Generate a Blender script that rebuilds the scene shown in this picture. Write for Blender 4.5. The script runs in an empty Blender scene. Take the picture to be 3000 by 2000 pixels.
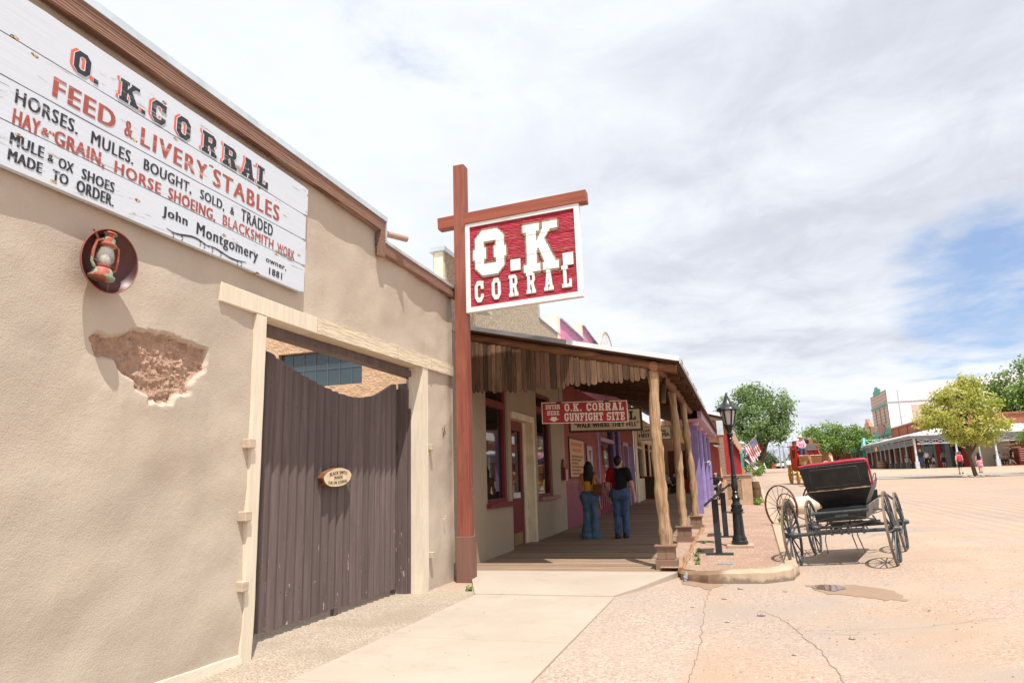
import bpy, bmesh, math, random
import numpy as np
from mathutils import Vector, Matrix, Euler, noise as mnoise
random.seed(7); rng = np.random.default_rng(7)
scene = bpy.context.scene
COL = scene.collection
R = math.radians

# ------------------------------------------------------------------ camera
CAMZ = 1.5
cam_d = bpy.data.cameras.new("camera"); cam = bpy.data.objects.new("camera", cam_d); COL.objects.link(cam)
cam_d.sensor_width = 36.0; cam_d.lens = 24.0; cam_d.clip_start = 0.05; cam_d.clip_end = 6000
yaw, pitch, roll = R(17.325), R(11.644), R(-1.771)
fw = Vector((-math.sin(yaw)*math.cos(pitch), math.cos(yaw)*math.cos(pitch), math.sin(pitch)))
rt = Vector((math.cos(yaw), math.sin(yaw), 0)); up = rt.cross(fw)
r2 = math.cos(roll)*rt + math.sin(roll)*up; u2 = -math.sin(roll)*rt + math.cos(roll)*up
m = Matrix((r2, u2, -fw)).transposed().to_4x4(); m.translation = Vector((0, 0, CAMZ))
cam.matrix_world = m
scene.camera = cam

# ------------------------------------------------------------------ light
SUN = Vector((0.265, -0.395, 1.0)).normalized()
sd = bpy.data.lights.new("sun", 'SUN'); sd.energy = 4.7; sd.angle = R(0.53); sd.color = (1.0, 0.955, 0.88)
so = bpy.data.objects.new("sun", sd); COL.objects.link(so)
so.rotation_euler = SUN.to_track_quat('Z', 'Y').to_euler()
scene.view_settings.view_transform = 'Standard'; scene.view_settings.look = 'None'
scene.view_settings.exposure = 0.34; scene.view_settings.gamma = 1.0
try: scene.view_settings.use_curve_mapping = False
except Exception: pass
scene.cycles.max_bounces = 8; scene.cycles.diffuse_bounces = 4; scene.cycles.glossy_bounces = 3
scene.cycles.transmission_bounces = 4; scene.cycles.transparent_max_bounces = 8
scene.cycles.use_adaptive_sampling = True
try: scene.cycles.use_denoising = True
except Exception: pass

class NT:
    """tiny node helper"""
    def __init__(s, tree): s.t = tree; s.n = tree.nodes; s.l = tree.links
    def new(s, typ, **kw):
        nd = s.n.new(typ)
        for k, v in kw.items():
            if k in nd.inputs.keys() if isinstance(k, str) else False: s.set(nd, k, v)
            else: setattr(nd, k, v)
        return nd
    def set(s, nd, k, v):
        inp = nd.inputs[k]
        if isinstance(v, bpy.types.NodeSocket): s.l.new(v, inp)
        else: inp.default_value = v
    def math(s, op, a, b=0.0, c=None, clamp=False):
        nd = s.n.new('ShaderNodeMath'); nd.operation = op; nd.use_clamp = clamp
        s.set(nd, 0, a); s.set(nd, 1, b)
        if c is not None: s.set(nd, 2, c)
        return nd.outputs[0]
    def mix(s, f, a, b, blend='MIX'):
        nd = s.n.new('ShaderNodeMix'); nd.data_type = 'RGBA'; nd.blend_type = blend
        s.set(nd, 0, f)
        for i, v in ((6, a), (7, b)):
            if isinstance(v, tuple) and len(v) == 3: v = (*v, 1)
            s.set(nd, i, v)
        return nd.outputs[2]
    def noise(s, vec, scale=5, detail=4, rough=0.55, dist=0.0):
        nd = s.n.new('ShaderNodeTexNoise')
        if vec is not None: s.l.new(vec, nd.inputs['Vector'])
        nd.inputs['Scale'].default_value = scale; nd.inputs['Detail'].default_value = detail
        nd.inputs['Roughness'].default_value = rough; nd.inputs['Distortion'].default_value = dist
        return nd.outputs['Fac']
    def voro(s, vec, scale=5, feature='F1', out='Distance', rand=1.0):
        nd = s.n.new('ShaderNodeTexVoronoi'); nd.feature = feature
        s.l.new(vec, nd.inputs['Vector']); nd.inputs['Scale'].default_value = scale
        nd.inputs['Randomness'].default_value = rand
        return nd.outputs[out]
    def ramp(s, f, stops):
        nd = s.n.new('ShaderNodeValToRGB'); s.l.new(f, nd.inputs[0]); e = nd.color_ramp.elements
        for i, (p, c) in enumerate(stops):
            if isinstance(c, (int, float)): c = (c, c, c)
            if i < 2: el = e[i]; el.position = p
            else: el = e.new(p)
            el.color = (*c, 1)
        return nd.outputs[0]
    def step(s, f, lo, hi):
        nd = s.n.new('ShaderNodeMapRange'); nd.interpolation_type = 'SMOOTHSTEP'
        s.l.new(f, nd.inputs[0]); nd.inputs[1].default_value = lo; nd.inputs[2].default_value = hi
        return nd.outputs[0]
    def mapv(s, vec, scale=(1, 1, 1), loc=(0, 0, 0), rot=(0, 0, 0)):
        nd = s.n.new('ShaderNodeMapping'); s.l.new(vec, nd.inputs[0])
        nd.inputs['Scale'].default_value = scale; nd.inputs['Location'].default_value = loc; nd.inputs['Rotation'].default_value = rot
        return nd.outputs[0]

# sky: Nishita blue above a broken cloud deck
wd = bpy.data.worlds.new("World"); scene.world = wd; wd.use_nodes = True
N = NT(wd.node_tree); N.n.clear()
tc = N.n.new('ShaderNodeTexCoord'); dirv = tc.outputs['Generated']
sky = N.n.new('ShaderNodeTexSky'); sky.sky_type = 'NISHITA'; sky.sun_disc = False
sky.sun_elevation = math.asin(SUN.z); sky.sun_rotation = math.atan2(SUN.x, SUN.y)
sky.air_density = 1.0; sky.dust_density = 0.6; sky.ozone_density = 1.5; sky.altitude = 1400
sx = N.n.new('ShaderNodeSeparateXYZ'); N.l.new(dirv, sx.inputs[0])
zc = N.math('ADD', N.math('MAXIMUM', sx.outputs[2], 0.0), 0.11)
cv = N.n.new('ShaderNodeCombineXYZ'); N.l.new(N.math('DIVIDE', sx.outputs[0], zc), cv.inputs[0]); N.l.new(N.math('DIVIDE', sx.outputs[1], zc), cv.inputs[1])
cvec = cv.outputs[0]
n1 = N.noise(N.mapv(cvec, (1.0, 1.0, 1), (3.1, 1.7, 0.3)), 0.95, 9, 0.56, 0.4)
n2 = N.noise(N.mapv(cvec, (1.0, 1.25, 1), (9.4, 4.2, 2.0)), 0.55, 7, 0.55, 0.5)
n3 = N.noise(N.mapv(cvec, (1.2, 1.0, 1), (1.3, 7.2, 5.0)), 2.6, 8, 0.62, 0.5)
n4 = N.noise(N.mapv(cvec, (1.0, 1.25, 1), (5.3, 2.2, 8.0)), 2.6, 9, 0.6, 0.3)
def lobe(d, c0, c1):
    v = Vector(d).normalized(); vm = N.n.new('ShaderNodeVectorMath'); vm.operation = 'DOT_PRODUCT'
    nm = N.n.new('ShaderNodeVectorMath'); nm.operation = 'NORMALIZE'; N.l.new(dirv, nm.inputs[0])
    N.l.new(nm.outputs[0], vm.inputs[0]); vm.inputs[1].default_value = v
    return N.step(vm.outputs['Value'], c0, c1)
gap = N.math('MAXIMUM', N.math('MULTIPLY', lobe((0.315, 0.92, 0.222), 0.988, 0.9997), 0.9), N.math('MULTIPLY', lobe((0.29, 0.94, 0.15), 0.992, 0.9998), 0.9))
gap = N.math('MAXIMUM', gap, N.math('MULTIPLY', lobe((-0.41, 0.68, 0.61), 0.980, 1.0), 0.26))
grey = N.math('MAXIMUM', lobe((0.22, 0.90, 0.36), 0.90, 0.995), N.math('MULTIPLY', lobe((0.05, 0.97, 0.16), 0.97, 0.999), 0.5))
cover = N.math('SUBTRACT', N.math('ADD', N.math('MULTIPLY', n1, 0.75), N.math('MULTIPLY', n3, 0.35)), N.math('MULTIPLY', gap, 0.30))
mask = N.step(N.math('ADD', cover, N.math('MULTIPLY', N.math('SUBTRACT', n4, 0.5), 0.26)), 0.20, 0.44)
shade = N.math('ADD', N.math('MULTIPLY', n2, 0.95), N.math('MULTIPLY', n3, 0.42))
shade = N.math('ADD', shade, N.math('MULTIPLY', grey, 0.12))
ccol = N.ramp(N.step(shade, 0.52, 0.98), [(0.0, (0.87, 0.895, 0.935)), (0.45, (0.79, 0.825, 0.885)), (0.75, (0.69, 0.72, 0.79)), (1.0, (0.58, 0.605, 0.685))])
left = lobe((-0.75, 0.62, 0.42), 0.70, 0.98)
ccol = N.mix(N.math('MULTIPLY', left, 0.75), ccol, (0.85, 0.885, 0.935))
skyc = N.mix(1.0, sky.outputs[0], (0.095, 0.10, 0.108), 'MULTIPLY')
skyc = N.mix(0.42, skyc, (0.50, 0.68, 1.0))
col = N.mix(mask, skyc, ccol)
bg = N.n.new('ShaderNodeBackground'); N.l.new(col, bg.inputs[0]); bg.inputs[1].default_value = 0.92
wo = N.n.new('ShaderNodeOutputWorld'); N.l.new(bg.outputs[0], wo.inputs[0])

# ------------------------------------------------------------------ materials
MATS = {}
def newmat(name):
    mt = bpy.data.materials.new(name); mt.use_nodes = True; n = NT(mt.node_tree); n.n.clear()
    out = n.n.new('ShaderNodeOutputMaterial'); p = n.n.new('ShaderNodeBsdfPrincipled'); n.l.new(p.outputs[0], out.inputs[0])
    MATS[name] = mt; n.p = p; n.out = out
    tcn = n.n.new('ShaderNodeTexCoord'); n.obj = tcn.outputs['Object']
    g = n.n.new('ShaderNodeNewGeometry'); n.pos = g.outputs['Position']
    return n
def fin(n, col, rough=0.8, bump=None, bs=0.3, bd=0.02, spec=0.3, metal=0.0):
    n.set(n.p, 'Base Color', (*col, 1) if isinstance(col, tuple) and len(col) == 3 else col)
    n.set(n.p, 'Roughness', rough); n.p.inputs['Specular IOR Level'].default_value = spec; n.p.inputs['Metallic'].default_value = metal
    if bump is not None:
        b = n.n.new('ShaderNodeBump'); n.l.new(bump, b.inputs['Height']); b.inputs['Strength'].default_value = bs; b.inputs['Distance'].default_value = bd
        n.l.new(b.outputs[0], n.p.inputs['Normal'])
def sc(c, k): return tuple(min(1, x*k) for x in c)
def plain(name, col, rough=0.6, var=0.12, vs=6, bs=0.15, bscale=60, spec=0.3, metal=0.0, st=(1, 1, 1), wear=None, wearamt=0.6):
    n = newmat(name); v = n.mapv(n.obj, st)
    f = n.noise(v, vs, 5, 0.6)
    c = n.mix(n.step(f, 0.3, 0.7), sc(col, 1-var), sc(col, 1+var))
    if wear: c = n.mix(n.step(n.noise(v, vs*2.3, 6, 0.65), wearamt, wearamt+0.06), c, wear)
    fin(n, c, rough, n.noise(v, bscale, 4, 0.6), bs, 0.01, spec, metal)
    return MATS[name]
def stuccomat(name, col, big=0.6, grain=90, gs=0.35, col2=None):
    n = newmat(name); v = n.pos
    f = n.noise(v, 0.9, 6, 0.6); f2 = n.noise(v, 5, 5, 0.65)
    c = n.mix(n.step(f, 0.3, 0.7), sc(col, 0.93), sc(col, 1.05)); c = n.mix(n.math('MULTIPLY', n.step(f2, 0.45, 0.75), 0.35), c, col2 or sc(col, 1.12))
    c = n.mix(n.math('MULTIPLY', n.step(n.noise(n.mapv(v, (2.6, 2.6, 0.28)), 1.0, 6, 0.65, 0.4), 0.52, 0.72), 0.30), c, sc(col, 0.80)); c = n.mix(n.math('MULTIPLY', n.step(n.noise(n.mapv(v, (1, 1, 1), (7, 3, 1)), 0.55, 7, 0.6, 0.6), 0.50, 0.60), 0.35), c, (col[0]*0.90, col[1]*0.915, col[2]*0.94))
    h = n.math('ADD', n.math('MULTIPLY', n.noise(v, grain, 3, 0.6), 0.35), n.math('MULTIPLY', n.noise(v, 11, 5, 0.6), big))
    h = n.math('ADD', h, n.math('MULTIPLY', n.noise(v, 26, 5, 0.65, 0.0), 0.30))
    fin(n, c, 0.92, h, gs, 0.035, 0.15)
    return MATS[name]
def woodmat(name, col, axis=2, scale=6, var=0.35, rough=0.8, bs=0.35, col2=None, crack=0.0, ind=0.0):
    """grain runs along axis (object coords)"""
    n = newmat(name); st = [scale*3.0]*3; st[axis] = scale*0.18
    v = n.mapv(n.obj, tuple(st)); f = n.noise(v, 1.0, 6, 0.62, 0.6); f2 = n.noise(n.obj, 1.3, 4, 0.6)
    c = n.ramp(f, [(0.25, sc(col, 1-var)), (0.55, col), (0.8, col2 or sc(col, 1+var*0.7))])
    c = n.mix(n.math('MULTIPLY', n.step(f2, 0.4, 0.7), 0.4), c, sc(col, 1-var*0.6))
    if crack: c = n.mix(n.math('MULTIPLY', n.step(n.noise(v, 2.2, 3, 0.5), 0.63, 0.70), crack), c, sc(col, 0.22))
    if name == 'deck_wood':
        sy = n.n.new('ShaderNodeSeparateXYZ'); n.l.new(n.pos, sy.inputs[0]); wn = n.n.new('ShaderNodeTexWhiteNoise'); wn.noise_dimensions = '1D'; n.l.new(n.math('FLOOR', n.math('DIVIDE', n.math('SUBTRACT', sy.outputs[1], 11.04), 0.138)), wn.inputs['W']); c = n.mix(1.0, c, n.ramp(wn.outputs['Value'], [(0, (0.74, 0.72, 0.70)), (1, (1.16, 1.14, 1.12))]), 'MULTIPLY')
    if ind:
        oi = n.n.new('ShaderNodeObjectInfo'); c = n.mix(1.0, c, n.ramp(oi.outputs['Random'], [(0, 1-ind), (0.5, 1.0), (1, 1+ind)]), 'MULTIPLY')
    fin(n, c, rough, f, bs, 0.012, 0.25)
    return MATS[name]
M = MATS
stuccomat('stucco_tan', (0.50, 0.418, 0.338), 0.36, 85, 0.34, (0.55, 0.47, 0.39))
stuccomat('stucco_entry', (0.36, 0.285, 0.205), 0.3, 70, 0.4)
stuccomat('stucco_peach', (0.60, 0.40, 0.26), 1.3, 40, 0.9, (0.66, 0.46, 0.31))
stuccomat('stucco_cream', (0.62, 0.55, 0.44), 0.2, 60, 0.25)
stuccomat('stucco_pink', (0.58, 0.27, 0.42), 0.4, 70, 0.5)
n = newmat('pebble_dash'); vv = n.voro(n.pos, 55, 'F1'); vc = n.voro(n.pos, 55, 'F1', 'Color')
fin(n, n.mix(n.step(vv, 0.2, 0.75), n.mix(0.35, (0.62, 0.52, 0.40), vc, 'OVERLAY'), (0.26, 0.20, 0.14)), 0.9, vv, -0.9, 0.02, 0.2)
n = newmat('adobe'); f = n.noise(n.pos, 9, 8, 0.7, 0.6); f2 = n.noise(n.pos, 38, 6, 0.7)
fin(n, n.mix(n.step(f2, 0.58, 0.72), n.ramp(f, [(0.3, (0.42, 0.25, 0.17)), (0.5, (0.56, 0.36, 0.26)), (0.7, (0.62, 0.43, 0.325))]), (0.68, 0.52, 0.42)), 0.95, n.math('ADD', n.math('MULTIPLY', f, 1.0), n.math('MULTIPLY', f2, 0.8)), 0.9, 0.05, 0.1)
# street: packed dirt over old asphalt
n = newmat('dirt_street'); v = n.pos
lo = n.noise(v, 0.16, 7, 0.62, 0.5); mid = n.noise(v, 0.9, 6, 0.65, 0.4); gv = n.voro(v, 52, 'F1'); gc = n.voro(v, 52, 'F1', 'Color')
gr = n.n.new('ShaderNodeSeparateColor'); n.l.new(gc, gr.inputs[0])
c = n.mix(n.step(mid, 0.32, 0.68), (0.385, 0.276, 0.202), (0.445, 0.333, 0.25))
asp = n.math('MULTIPLY', n.step(n.math('ADD', n.math('MULTIPLY', lo, 0.8), n.math('MULTIPLY', mid, 0.3)), 0.50, 0.64), 0.8)
c = n.mix(asp, c, (0.315, 0.265, 0.232))
stone = n.ramp(gr.outputs[0], [(0.0, (0.20, 0.14, 0.108)), (0.3, (0.36, 0.255, 0.20)), (0.7, (0.425, 0.318, 0.26)), (1.0, (0.60, 0.50, 0.44))])
nearm = n.step(n.noise(v, 0.5, 5, 0.6), 0.36, 0.60)
c = n.mix(n.math('MULTIPLY', nearm, 0.46), c, stone)
trk = n.n.new('ShaderNodeTexWave'); n.l.new(n.mapv(v, (1, 0.06, 1), (0, 0, 0), (0, 0, R(-6))), trk.inputs[0]); trk.inputs['Scale'].default_value = 0.75; trk.inputs['Distortion'].default_value = 5; trk.inputs['Detail'].default_value = 4; trk.inputs['Detail Scale'].default_value = 0.8
sep = n.n.new('ShaderNodeSeparateXYZ'); n.l.new(v, sep.inputs[0])
tm = n.math('MULTIPLY', n.step(sep.outputs[0], 3.0, 6.0), n.step(sep.outputs[1], 9.0, 20.0))
pch = n.math('SUBTRACT', 1.0, n.step(n.math('ADD', sep.outputs[0], n.math('MULTIPLY', n.math('SUBTRACT', n.noise(v, 1.7, 5, 0.65), 0.5), 0.55)), -0.62, -0.40))
pch = n.math('MULTIPLY', pch, n.math('SUBTRACT', 1.0, n.step(sep.outputs[1], 9.4, 10.2)))
c = n.mix(n.math('MULTIPLY', pch, 0.5), c, n.mix(gr.outputs[0], (0.26, 0.205, 0.175), (0.50, 0.42, 0.365)))
c = n.mix(n.math('MULTIPLY', n.math('MULTIPLY', n.step(trk.outputs['Fac'], 0.55, 0.9), tm), 0.5), c, (0.31, 0.21, 0.155))
ed = n.voro(n.mapv(v, (1, 1, 0)), 0.23, 'DISTANCE_TO_EDGE'); wob = n.math('ADD', ed, n.math('MULTIPLY', n.math('SUBTRACT', n.noise(v, 1.6, 6, 0.7), 0.5), 0.10))
crk = n.math('MULTIPLY', n.math('SUBTRACT', 1.0, n.step(n.math('ABSOLUTE', wob), 0.0, 0.006)), n.step(n.noise(v, 0.35, 3, 0.5), 0.46, 0.6))
c = n.mix(n.math('MULTIPLY', crk, 0.55), c, (0.20, 0.14, 0.11))
fin(n, c, 0.95, n.math('ADD', n.math('MULTIPLY', gv, -0.6), n.math('MULTIPLY', n.noise(v, 14, 5, 0.65), 0.5)), 0.5, 0.012, 0.12)
def gravel(name, a, b, sc_=46, dark=(0.22, 0.16, 0.12)):
    n = newmat(name); v = n.pos; gv = n.voro(v, sc_, 'F1'); gc = n.voro(v, sc_, 'F1', 'Color'); s = n.n.new('ShaderNodeSeparateColor'); n.l.new(gc, s.inputs[0])
    c = n.mix(s.outputs[0], a, b); c = n.mix(n.step(n.noise(v, 1.1, 6, 0.6), 0.42, 0.62), c, n.mix(0.6, c, sc(a, 0.95)))
    c = n.mix(n.step(gv, 0.45, 0.85), c, dark)
    fin(n, c, 0.95, gv, -0.8, 0.02, 0.12)
gravel('gravel_bed', (0.35, 0.215, 0.155), (0.54, 0.385, 0.30), 40)
gravel('gravel_strip', (0.34, 0.275, 0.21), (0.50, 0.42, 0.335), 60, (0.22, 0.17, 0.13))
n = newmat('concrete'); v = n.pos; f = n.noise(v, 0.7, 6, 0.6); f2 = n.noise(v, 40, 4, 0.7)
c = n.mix(n.step(f, 0.3, 0.7), (0.395, 0.325, 0.265), (0.445, 0.375, 0.31)); c = n.mix(n.math('MULTIPLY', n.step(f2, 0.55, 0.75), 0.25), c, (0.35, 0.29, 0.23))
c = n.mix(n.math('MULTIPLY', n.step(n.noise(v, 2.6, 7, 0.7, 0.6), 0.54, 0.68), 0.32), c, (0.30, 0.235, 0.18))
fin(n, c, 0.9, f2, 0.15, 0.01, 0.2)
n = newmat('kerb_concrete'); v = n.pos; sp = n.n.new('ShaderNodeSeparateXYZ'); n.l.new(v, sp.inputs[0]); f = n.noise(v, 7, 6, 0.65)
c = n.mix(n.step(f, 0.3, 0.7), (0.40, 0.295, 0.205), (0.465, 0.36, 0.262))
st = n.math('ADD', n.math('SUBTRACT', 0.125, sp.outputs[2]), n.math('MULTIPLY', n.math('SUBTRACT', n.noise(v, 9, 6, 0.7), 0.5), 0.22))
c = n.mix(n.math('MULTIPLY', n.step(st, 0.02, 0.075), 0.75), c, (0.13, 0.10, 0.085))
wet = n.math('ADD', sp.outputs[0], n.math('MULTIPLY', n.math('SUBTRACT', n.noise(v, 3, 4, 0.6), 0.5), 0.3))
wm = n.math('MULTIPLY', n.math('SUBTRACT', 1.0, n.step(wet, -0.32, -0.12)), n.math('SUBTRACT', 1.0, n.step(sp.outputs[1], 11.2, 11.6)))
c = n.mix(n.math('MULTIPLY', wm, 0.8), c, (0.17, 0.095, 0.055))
fin(n, c, 0.9, n.noise(v, 45, 5, 0.7), 0.35, 0.012, 0.2)
n = newmat('asphalt_road'); v = n.pos; f = n.noise(v, 0.5, 6, 0.65)
fin(n, n.mix(n.step(f, 0.3, 0.7), (0.30, 0.262, 0.235), (0.38, 0.322, 0.28)), 0.95, n.noise(v, 60, 3, 0.6), 0.2, 0.01, 0.15)
n = newmat('far_dirt'); v = n.pos; f = n.noise(v, 0.3, 6, 0.65); fin(n, n.mix(f, (0.40, 0.28, 0.205), (0.47, 0.355, 0.27)), 0.95, f, 0.1, 0.02, 0.1)
n = newmat('wet_mud'); v = n.pos; fin(n, n.mix(n.noise(v, 6, 5, 0.6), (0.28, 0.18, 0.12), (0.35, 0.24, 0.165)), 0.55, n.noise(v, 50, 4, 0.6), 0.25, 0.006, 0.4)
n = newmat('puddle_water'); fin(n, (0.16, 0.085, 0.045), 0.08, n.noise(n.pos, 3, 2, 0.5), 0.02, 0.004, 0.7)
# woods
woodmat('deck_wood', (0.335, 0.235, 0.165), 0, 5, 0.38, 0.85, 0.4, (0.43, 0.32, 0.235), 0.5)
woodmat('weathered_board', (0.130, 0.072, 0.041), 2, 11, 0.6, 0.85, 0.6, (0.25, 0.158, 0.095), 0.85, 0.5)
woodmat('dark_timber', (0.10, 0.042, 0.019), 0, 6, 0.5, 0.75, 0.5, (0.18, 0.082, 0.038), 0.5)
woodmat('log_bark', (0.17, 0.072, 0.033), 0, 5, 0.5, 0.75, 0.6, (0.28, 0.135, 0.062), 0.5)
n = newmat('log_pale'); v = n.mapv(n.obj, (13, 13, 0.9)); f = n.noise(v, 1.0, 7, 0.65, 1.0); kn = n.voro(n.mapv(n.obj, (5, 5, 1.9)), 1.0, 'F1')
c = n.ramp(f, [(0.30, (0.15, 0.072, 0.032)), (0.46, (0.33, 0.20, 0.11)), (0.60, (0.47, 0.33, 0.20)), (0.8, (0.57, 0.445, 0.31))])
c = n.mix(n.math('SUBTRACT', 1.0, n.step(kn, 0.06, 0.13)), c, (0.20, 0.09, 0.04))
sp = n.n.new('ShaderNodeSeparateXYZ'); n.l.new(n.obj, sp.inputs[0])
c = n.mix(n.math('MULTIPLY', n.math('SUBTRACT', 1.0, n.step(n.math('ADD', sp.outputs[2], n.math('MULTIPLY', f, 0.3)), 0.2, 0.75)), 0.55), c, (0.34, 0.27, 0.21))
fin(n, c, 0.72, f, 0.55, 0.02, 0.3)
woodmat('edging_log', (0.36, 0.20, 0.11), 1, 6, 0.5, 0.85, 0.6, (0.50, 0.33, 0.21), 0.6)
woodmat('painted_brown_box', (0.245, 0.150, 0.108), 0, 6, 0.18, 0.75, 0.25)
n = newmat('gate_brown'); v = n.mapv(n.obj, (26, 26, 1.2)); f = n.noise(v, 1, 6, 0.6, 0.5); sp = n.n.new('ShaderNodeSeparateXYZ'); n.l.new(n.obj, sp.inputs[0])
c = n.mix(n.step(f, 0.3, 0.75), (0.100, 0.071, 0.067), (0.150, 0.110, 0.105))
wn = n.n.new('ShaderNodeTexWhiteNoise'); wn.noise_dimensions = '1D'; n.l.new(n.math('FLOOR', n.math('DIVIDE', sp.outputs[1], 0.162)), wn.inputs['W']); c = n.mix(1.0, c, n.ramp(wn.outputs['Value'], [(0, 0.84), (1, 1.12)]), 'MULTIPLY')
chip = n.math('MULTIPLY', n.step(n.noise(n.mapv(n.obj, (15, 15, 4.2)), 1, 7, 0.7), 0.635, 0.655), n.math('SUBTRACT', 1.0, n.step(sp.outputs[2], 0.45, 1.15)))
c = n.mix(chip, c, n.mix(n.noise(n.obj, 25, 2, 0.5), (0.50, 0.36, 0.22), (0.42, 0.36, 0.32)))
fin(n, c, 0.6, f, 0.35, 0.01, 0.35)
n = newmat('cream_timber'); v = n.mapv(n.obj, (30, 3, 30)); f = n.noise(v, 1, 6, 0.65, 0.5)
fin(n, n.mix(n.step(f, 0.32, 0.7), (0.62, 0.51, 0.37), (0.73, 0.63, 0.48)), 0.75, f, 0.75, 0.03, 0.25)
n = newmat('cream_jamb'); v = n.mapv(n.obj, (20, 20, 2)); f = n.noise(v, 1, 6, 0.65, 0.5)
c = n.mix(n.step(f, 0.3, 0.7), (0.65, 0.555, 0.43), (0.74, 0.655, 0.53))
fin(n, c, 0.75, f, 0.3, 0.015, 0.25)
n = newmat('fascia_redwood'); wv = n.n.new('ShaderNodeTexWave'); wv.wave_type = 'BANDS'; wv.bands_direction = 'Z'
n.l.new(n.mapv(n.obj, (1, 0.10, 1.2)), wv.inputs[0]); wv.inputs['Scale'].default_value = 11; wv.inputs['Distortion'].default_value = 7; wv.inputs['Detail'].default_value = 3; wv.inputs['Detail Scale'].default_value = 1.4
fin(n, n.ramp(wv.outputs['Fac'], [(0.1, (0.15, 0.075, 0.05)), (0.5, (0.245, 0.135, 0.095)), (0.9, (0.31, 0.185, 0.14))]), 0.75, wv.outputs['Fac'], 0.25, 0.008, 0.25)
n = newmat('red_post_stain'); v = n.mapv(n.obj, (16, 16, 1.0)); f = n.noise(v, 1, 6, 0.65, 0.4); sp = n.n.new('ShaderNodeSeparateXYZ'); n.l.new(n.obj, sp.inputs[0])
c = n.ramp(f, [(0.28, (0.15, 0.042, 0.027)), (0.5, (0.25, 0.075, 0.047)), (0.75, (0.32, 0.11, 0.07))])
c = n.mix(n.math('MULTIPLY', n.step(n.noise(n.mapv(n.obj, (6, 6, 1.5)), 1, 6, 0.7), 0.55, 0.68), 0.6), c, (0.13, 0.04, 0.03))
c = n.mix(n.step(n.noise(n.mapv(n.obj, (14, 14, 5)), 1, 5, 0.6), 0.745, 0.755), c, (0.7, 0.6, 0.55))
fin(n, c, 0.6, f, 0.2, 0.008, 0.35)
woodmat('plinth_redbrown', (0.20, 0.105, 0.08), 2, 5, 0.2, 0.65, 0.15)
# painted sign boards
def signwhite(name, grainaxis, base=(0.60, 0.645, 0.71), knots=True, fine=1.0):
    n = newmat(name); st = [16, 16, 16]; st[grainaxis] = 0.9
    v = n.mapv(n.obj, tuple(st)); f = n.noise(v, 1, 7, 0.7, 0.6); pk = n.noise(n.mapv(n.obj, (2.2, 2.2, 5.0)), 1.0, 6, 0.65)
    c = n.mix(n.step(f, 0.35, 0.65), sc(base, 0.965), base)
    peel = n.math('MULTIPLY', n.step(pk, 0.54, 0.62), n.step(f, 0.54, 0.60))
    c = n.mix(n.math('MULTIPLY', peel, 0.8*fine), c, (0.23, 0.17, 0.12))
    if knots:
        sk = n.n.new('ShaderNodeSeparateXYZ'); n.l.new(n.obj, sk.inputs[0]); ck = n.n.new('ShaderNodeCombineXYZ'); n.l.new(n.math('MULTIPLY', sk.outputs[1], 1.5), ck.inputs[0]); n.l.new(n.math('MULTIPLY', sk.outputs[2], 2.9), ck.inputs[1]); vk = n.n.new('ShaderNodeTexVoronoi'); vk.voronoi_dimensions = '2D'; n.l.new(ck.outputs[0], vk.inputs['Vector']); vk.inputs['Scale'].default_value = 1.0; kv = vk.outputs['Distance']; kd = n.math('ADD', kv, n.math('MULTIPLY', n.math('SUBTRACT', n.noise(n.obj, 40, 4, 0.6), 0.5), 0.05))
        c = n.mix(n.math('SUBTRACT', 1.0, n.step(kd, 0.036, 0.048)), c, n.mix(n.step(n.noise(n.obj, 60, 3, 0.6), 0.4, 0.6), (0.13, 0.08, 0.05), (0.62, 0.47, 0.30)))
    fin(n, c, 0.7, f, 0.35, 0.006, 0.25)
signwhite('sign_white', 1); signwhite('sign_white_x', 0, (0.80, 0.79, 0.77), False, 0.5)
def paint(name, col, worn, amt=0.60, ax=1):
    n = newmat(name); st = [22, 22, 22]; st[ax] = 2.0
    f = n.noise(n.mapv(n.obj, tuple(st)), 1, 6, 0.7, 0.5); g2 = n.noise(n.mapv(n.obj, (2.2, 2.2, 5.0)), 1.0, 6, 0.65)
    c = n.mix(n.noise(n.obj, 8, 4, 0.6), sc(col, 0.75), sc(col, 1.25))
    c = n.mix(n.math('MULTIPLY', n.step(n.math('ADD', f, n.math('MULTIPLY', g2, 0.4)), amt+0.15, amt+0.28), 0.8), c, worn)
    fin(n, c, 0.65, f, 0.15, 0.004, 0.3)
paint('paint_black', (0.035, 0.036, 0.042), (0.42, 0.42, 0.43)); paint('paint_barn_red', (0.36, 0.085, 0.07), (0.60, 0.40, 0.37))
paint('paint_orange_red', (0.72, 0.13, 0.085), (0.75, 0.5, 0.45), 0.66)
paint('paint_white_letter', (0.78, 0.78, 0.77), (0.52, 0.46, 0.40), 0.66, 0)
n = newmat('carved_red'); wv = n.n.new('ShaderNodeTexWave'); wv.bands_direction = 'Z'; n.l.new(n.mapv(n.obj, (0.22, 1, 1)), wv.inputs[0]); wv.inputs['Scale'].default_value = 13; wv.inputs['Distortion'].default_value = 6; wv.inputs['Detail'].default_value = 3; wv.inputs['Detail Scale'].default_value = 1.6
f = n.noise(n.mapv(n.obj, (1.5, 3, 12)), 1.5, 6, 0.7)
c = n.mix(n.step(wv.outputs['Fac'], 0.1, 0.6), (0.27, 0.012, 0.028), (0.55, 0.035, 0.07)); c = n.mix(n.math('MULTIPLY', n.step(f, 0.55, 0.66), 0.6), c, (0.42, 0.17, 0.13))
fin(n, c, 0.6, wv.outputs['Fac'], 0.9, 0.02, 0.3)
plain('letter_edge', (0.30, 0.21, 0.13), 0.8, 0.3, 20)
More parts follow.
